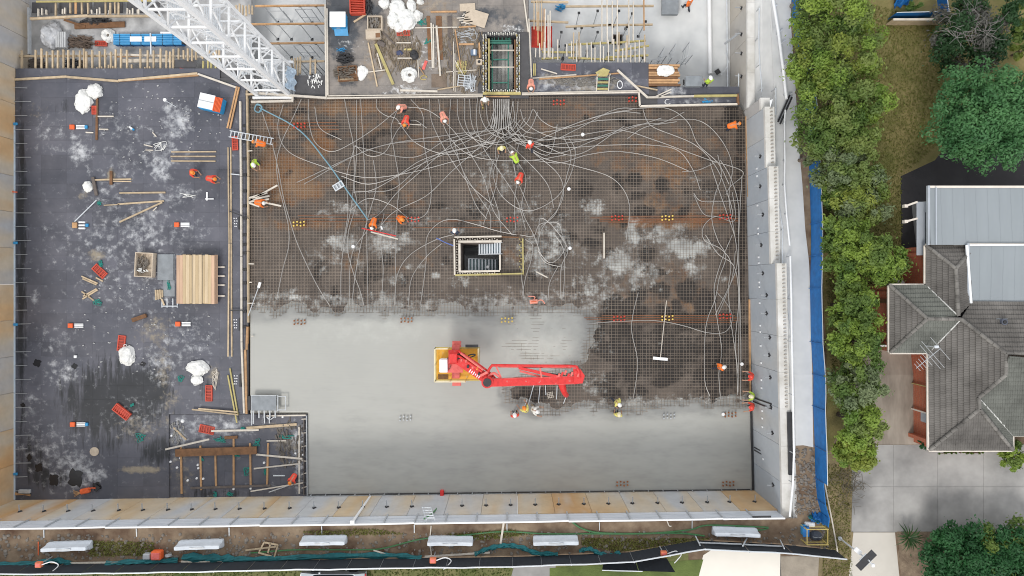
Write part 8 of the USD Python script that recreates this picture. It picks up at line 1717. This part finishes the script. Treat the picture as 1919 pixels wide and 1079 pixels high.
x5 = V['C'][0] + i_ - .12; part(hs, 'lintel', bx(x5 - .06, x5 - .004, yw(568), yw(560), G + .1, G + 2.2), BROWN)
# vent on the roof
c = hp(1879, 603, 1.2); v5 = part(hs, 'roof_vent', cyl(.22, c[2] - .3, c[2] + .2, 14, .2, c[:2]), M('dark_vent', (.08, .09, .12), .5)); part(v5, 'vent_cap', cyl(.13, c[2] + .2, c[2] + .26, 12, .11, c[:2]), BLACKM)
part(hs, 'vent_flashing', moved(rbox(.75, .5, .03, .01), c + [0, -.02, -.16], rx=.4), METAL)
# antenna
th = thing('roof_antenna', 'silver television antenna above the brick wall and tiled roof', 'antenna'); m0 = P(1757, 651, EZ + 1.6); part(th, 'mast', cyl(.03, EZ - .2, EZ + 1.7, 6, at=m0[:2]), ALU)
b0, b1 = P(1762, 653, EZ + 1.6), P(1717, 690, EZ + 1.5); part(th, 'boom', tube([b0, (b0 + b1) / 2, b1], .024, 6), STEEL); d = (b1 - b0) / np.linalg.norm(b1 - b0); s = np.cross([0, 0, 1], d)
for t, l in ((0, .95), (.3, 1.1), (.42, 1.0), (.55, .5), (.65, .42), (.75, .38), (.85, .34), (.95, .3)):
    q = b0 + (b1 - b0) * t; part(th, 'element', tube([q - s * l, q, q + s * l], .013, 5), STEEL)
part(th, 'amplifier', rbox(.28, .18, .12, .03).apply_translation(m0 + [-.1, .05, 0]), ALU)
# pale side gate between hedge and house
single('side_gate', beam(PG(1634, 647, 1.3), PG(1668, 646, 1.3), .12, 1.2), WHITE, 'white side gate between the tree row and the brick wing', 'gate')
single('water_tank_lid', cyl(.45, G - .3, G + .5, 14, .40, P2(1685, 533, G + .5)), M('pale_lid', (.5, .5, .48), .7), 'pale round lid showing behind the brick wing', 'lid')
# flat grey metal roofs with ribs
def metal_roof(nm, label, px0, py0, px1, py1, z, rise, walls=True):
    th = thing('grey_roof_wing', label, 'roofed wing'); a, b = P2(px0, py1, EZ + z), P2(px1, py0, EZ + z); n = int((b[0] - a[0]) / .76) + 1
    for i in range(n):
        x0, x1 = a[0] + i * .76, min(b[0], a[0] + (i + 1) * .76)
        if x1 - x0 < .05: continue
        vv = np.array([[x0 + .003, a[1], EZ + z + rise], [x1 - .003, a[1], EZ + z + rise], [x1 - .003, b[1], EZ + z], [x0 + .003, b[1], EZ + z]]); part(th, 'roof_sheet', trimesh.convex.convex_hull(np.vstack([vv, vv - [0, 0, .04]])), METAL)
        part(th, 'rib', beam((x0, a[1], EZ + z + rise + .004), (x0, b[1], EZ + z + .004), .03, .012), METAL)
    part(th, 'gutter', bx(a[0] - .08, b[0], b[1], b[1] + .14, EZ + z - .08, EZ + z + .05), GUT); part(th, 'barge_cap', bx(a[0] - .14, a[0], a[1], b[1] + .14, EZ + z - .08, EZ + z + .12), SLAT)
    if walls: part(th, 'wall', bx(a[0] + 1.7, b[0], a[1], b[1] - .45, 3.0, EZ + z - .09), M('pale_rendered_wall', (.42, .42, .42), .8))
    return th, a, b
th, a, b = metal_roof('n', 'wide flat grey metal roof north of the tiled roofs', 1741, 352, 2150, 459, .25, .2)
part(th, 'edge_fold', bx(a[0] + .28, a[0] + .36, a[1], b[1], EZ + .47, EZ + .52), SLAT)
metal_roof('s', 'second grey metal roof with white edge among the tiled roofs', 1815, 460, 2150, 567, .55, -.1, False); p0, p1 = P(1811, 459, EZ + .6), P(1819, 568, EZ + .6); single('roof_flashing', beam(p0 + [0, 0, .03], p1 + [0, 0, .03], .14, .1), WHITE, 'white flashing strip between tiled roof and second grey roof', 'flashing'); single('roof_flashing', beam(P(1816, 459.5, EZ + .62), P(2100, 457, EZ + .62), .1, .1), WHITE, 'white flashing strip between the two grey metal roofs', 'flashing')
# awning with two beams on the west side
th = thing('side_awning', 'pale grey awning with two projecting beams beside the dark parking surface', 'awning'); a, b = P2(1718, 478, G + 1.9), P2(1737, 378, G + 1.9); part(th, 'sheet', bx(a[0], b[0] + .3, a[1], b[1], G + 1.86, G + 1.9), SLAT); part(th, 'window_strip', bx(b[0] - .12, b[0] - .02, a[1], b[1] - .7, G + 1.905, G + 2.1), GLASSD)
for (x, y), (u, w) in (((1697, 386), (1719, 378)), ((1697, 415), (1719, 409))): part(th, 'beam', beam(P(x, y, G + 1.75), P(u, w, G + 1.85), .12, .12), GUT); part(th, 'beam_end', bx(*sorted((P(x, y, G + 1.7)[0] - .12, P(x, y, G + 1.7)[0] + .1)), P(x, y, G + 1.7)[1] - .1, P(x, y, G + 1.7)[1] + .1, G + 1.5, G + 1.83), GUT)
# blue fenced pool yard at the top
th = thing('garden_wall', 'low tan garden wall under the blue fence at the top right', 'garden wall'); 
q0, q1 = PG(1660, 46), PG(1763, 46)
for i in range(5): p, q = q0 + (q1 - q0) * (i + .01) / 5, q0 + (q1 - q0) * (i + .99) / 5; part(th, 'wall_board', beam(p + [0, 0, .5], q + [0, 0, .5], .1, 1.0), TIMBER)
part(th, 'coping', beam(q0 + [0, 0, 1.05], q1 + [0, 0, 1.05], .16, .08), TIMBERW)
fence([(1664, 35), (1762, 33)], 'blue_yard_fence', 'blue fence in front of the leafy yard at the top right', BLUEM, 1.2, 'fence', 1.8, ALU, .035); fence([(1760, 33), (1752, -20)], 'blue_yard_fence', 'short blue side fence of the leafy yard at the top', BLUEM, 1.2, 'fence', 1.8, ALU, .035)
cloth([(1672, 6), (1690, 2), (1705, -4)], 1.0, 'blue cloth hanging in the leafy yard at the top', 14, BLUEM, .6)
tree('shrub', 'green shrub inside the blue fenced yard', 1715, 10, 22, 16, 1.4, 'mid', 40, 900, 10, .1)
c = PG(1492, 10, .2); single('boulder', moved(blob(.45, .3, .3, 3, .25, 3), c), RUBBLE, 'pale boulder on the path at the very top beside the hoarding', 'boulder', smooth=True)
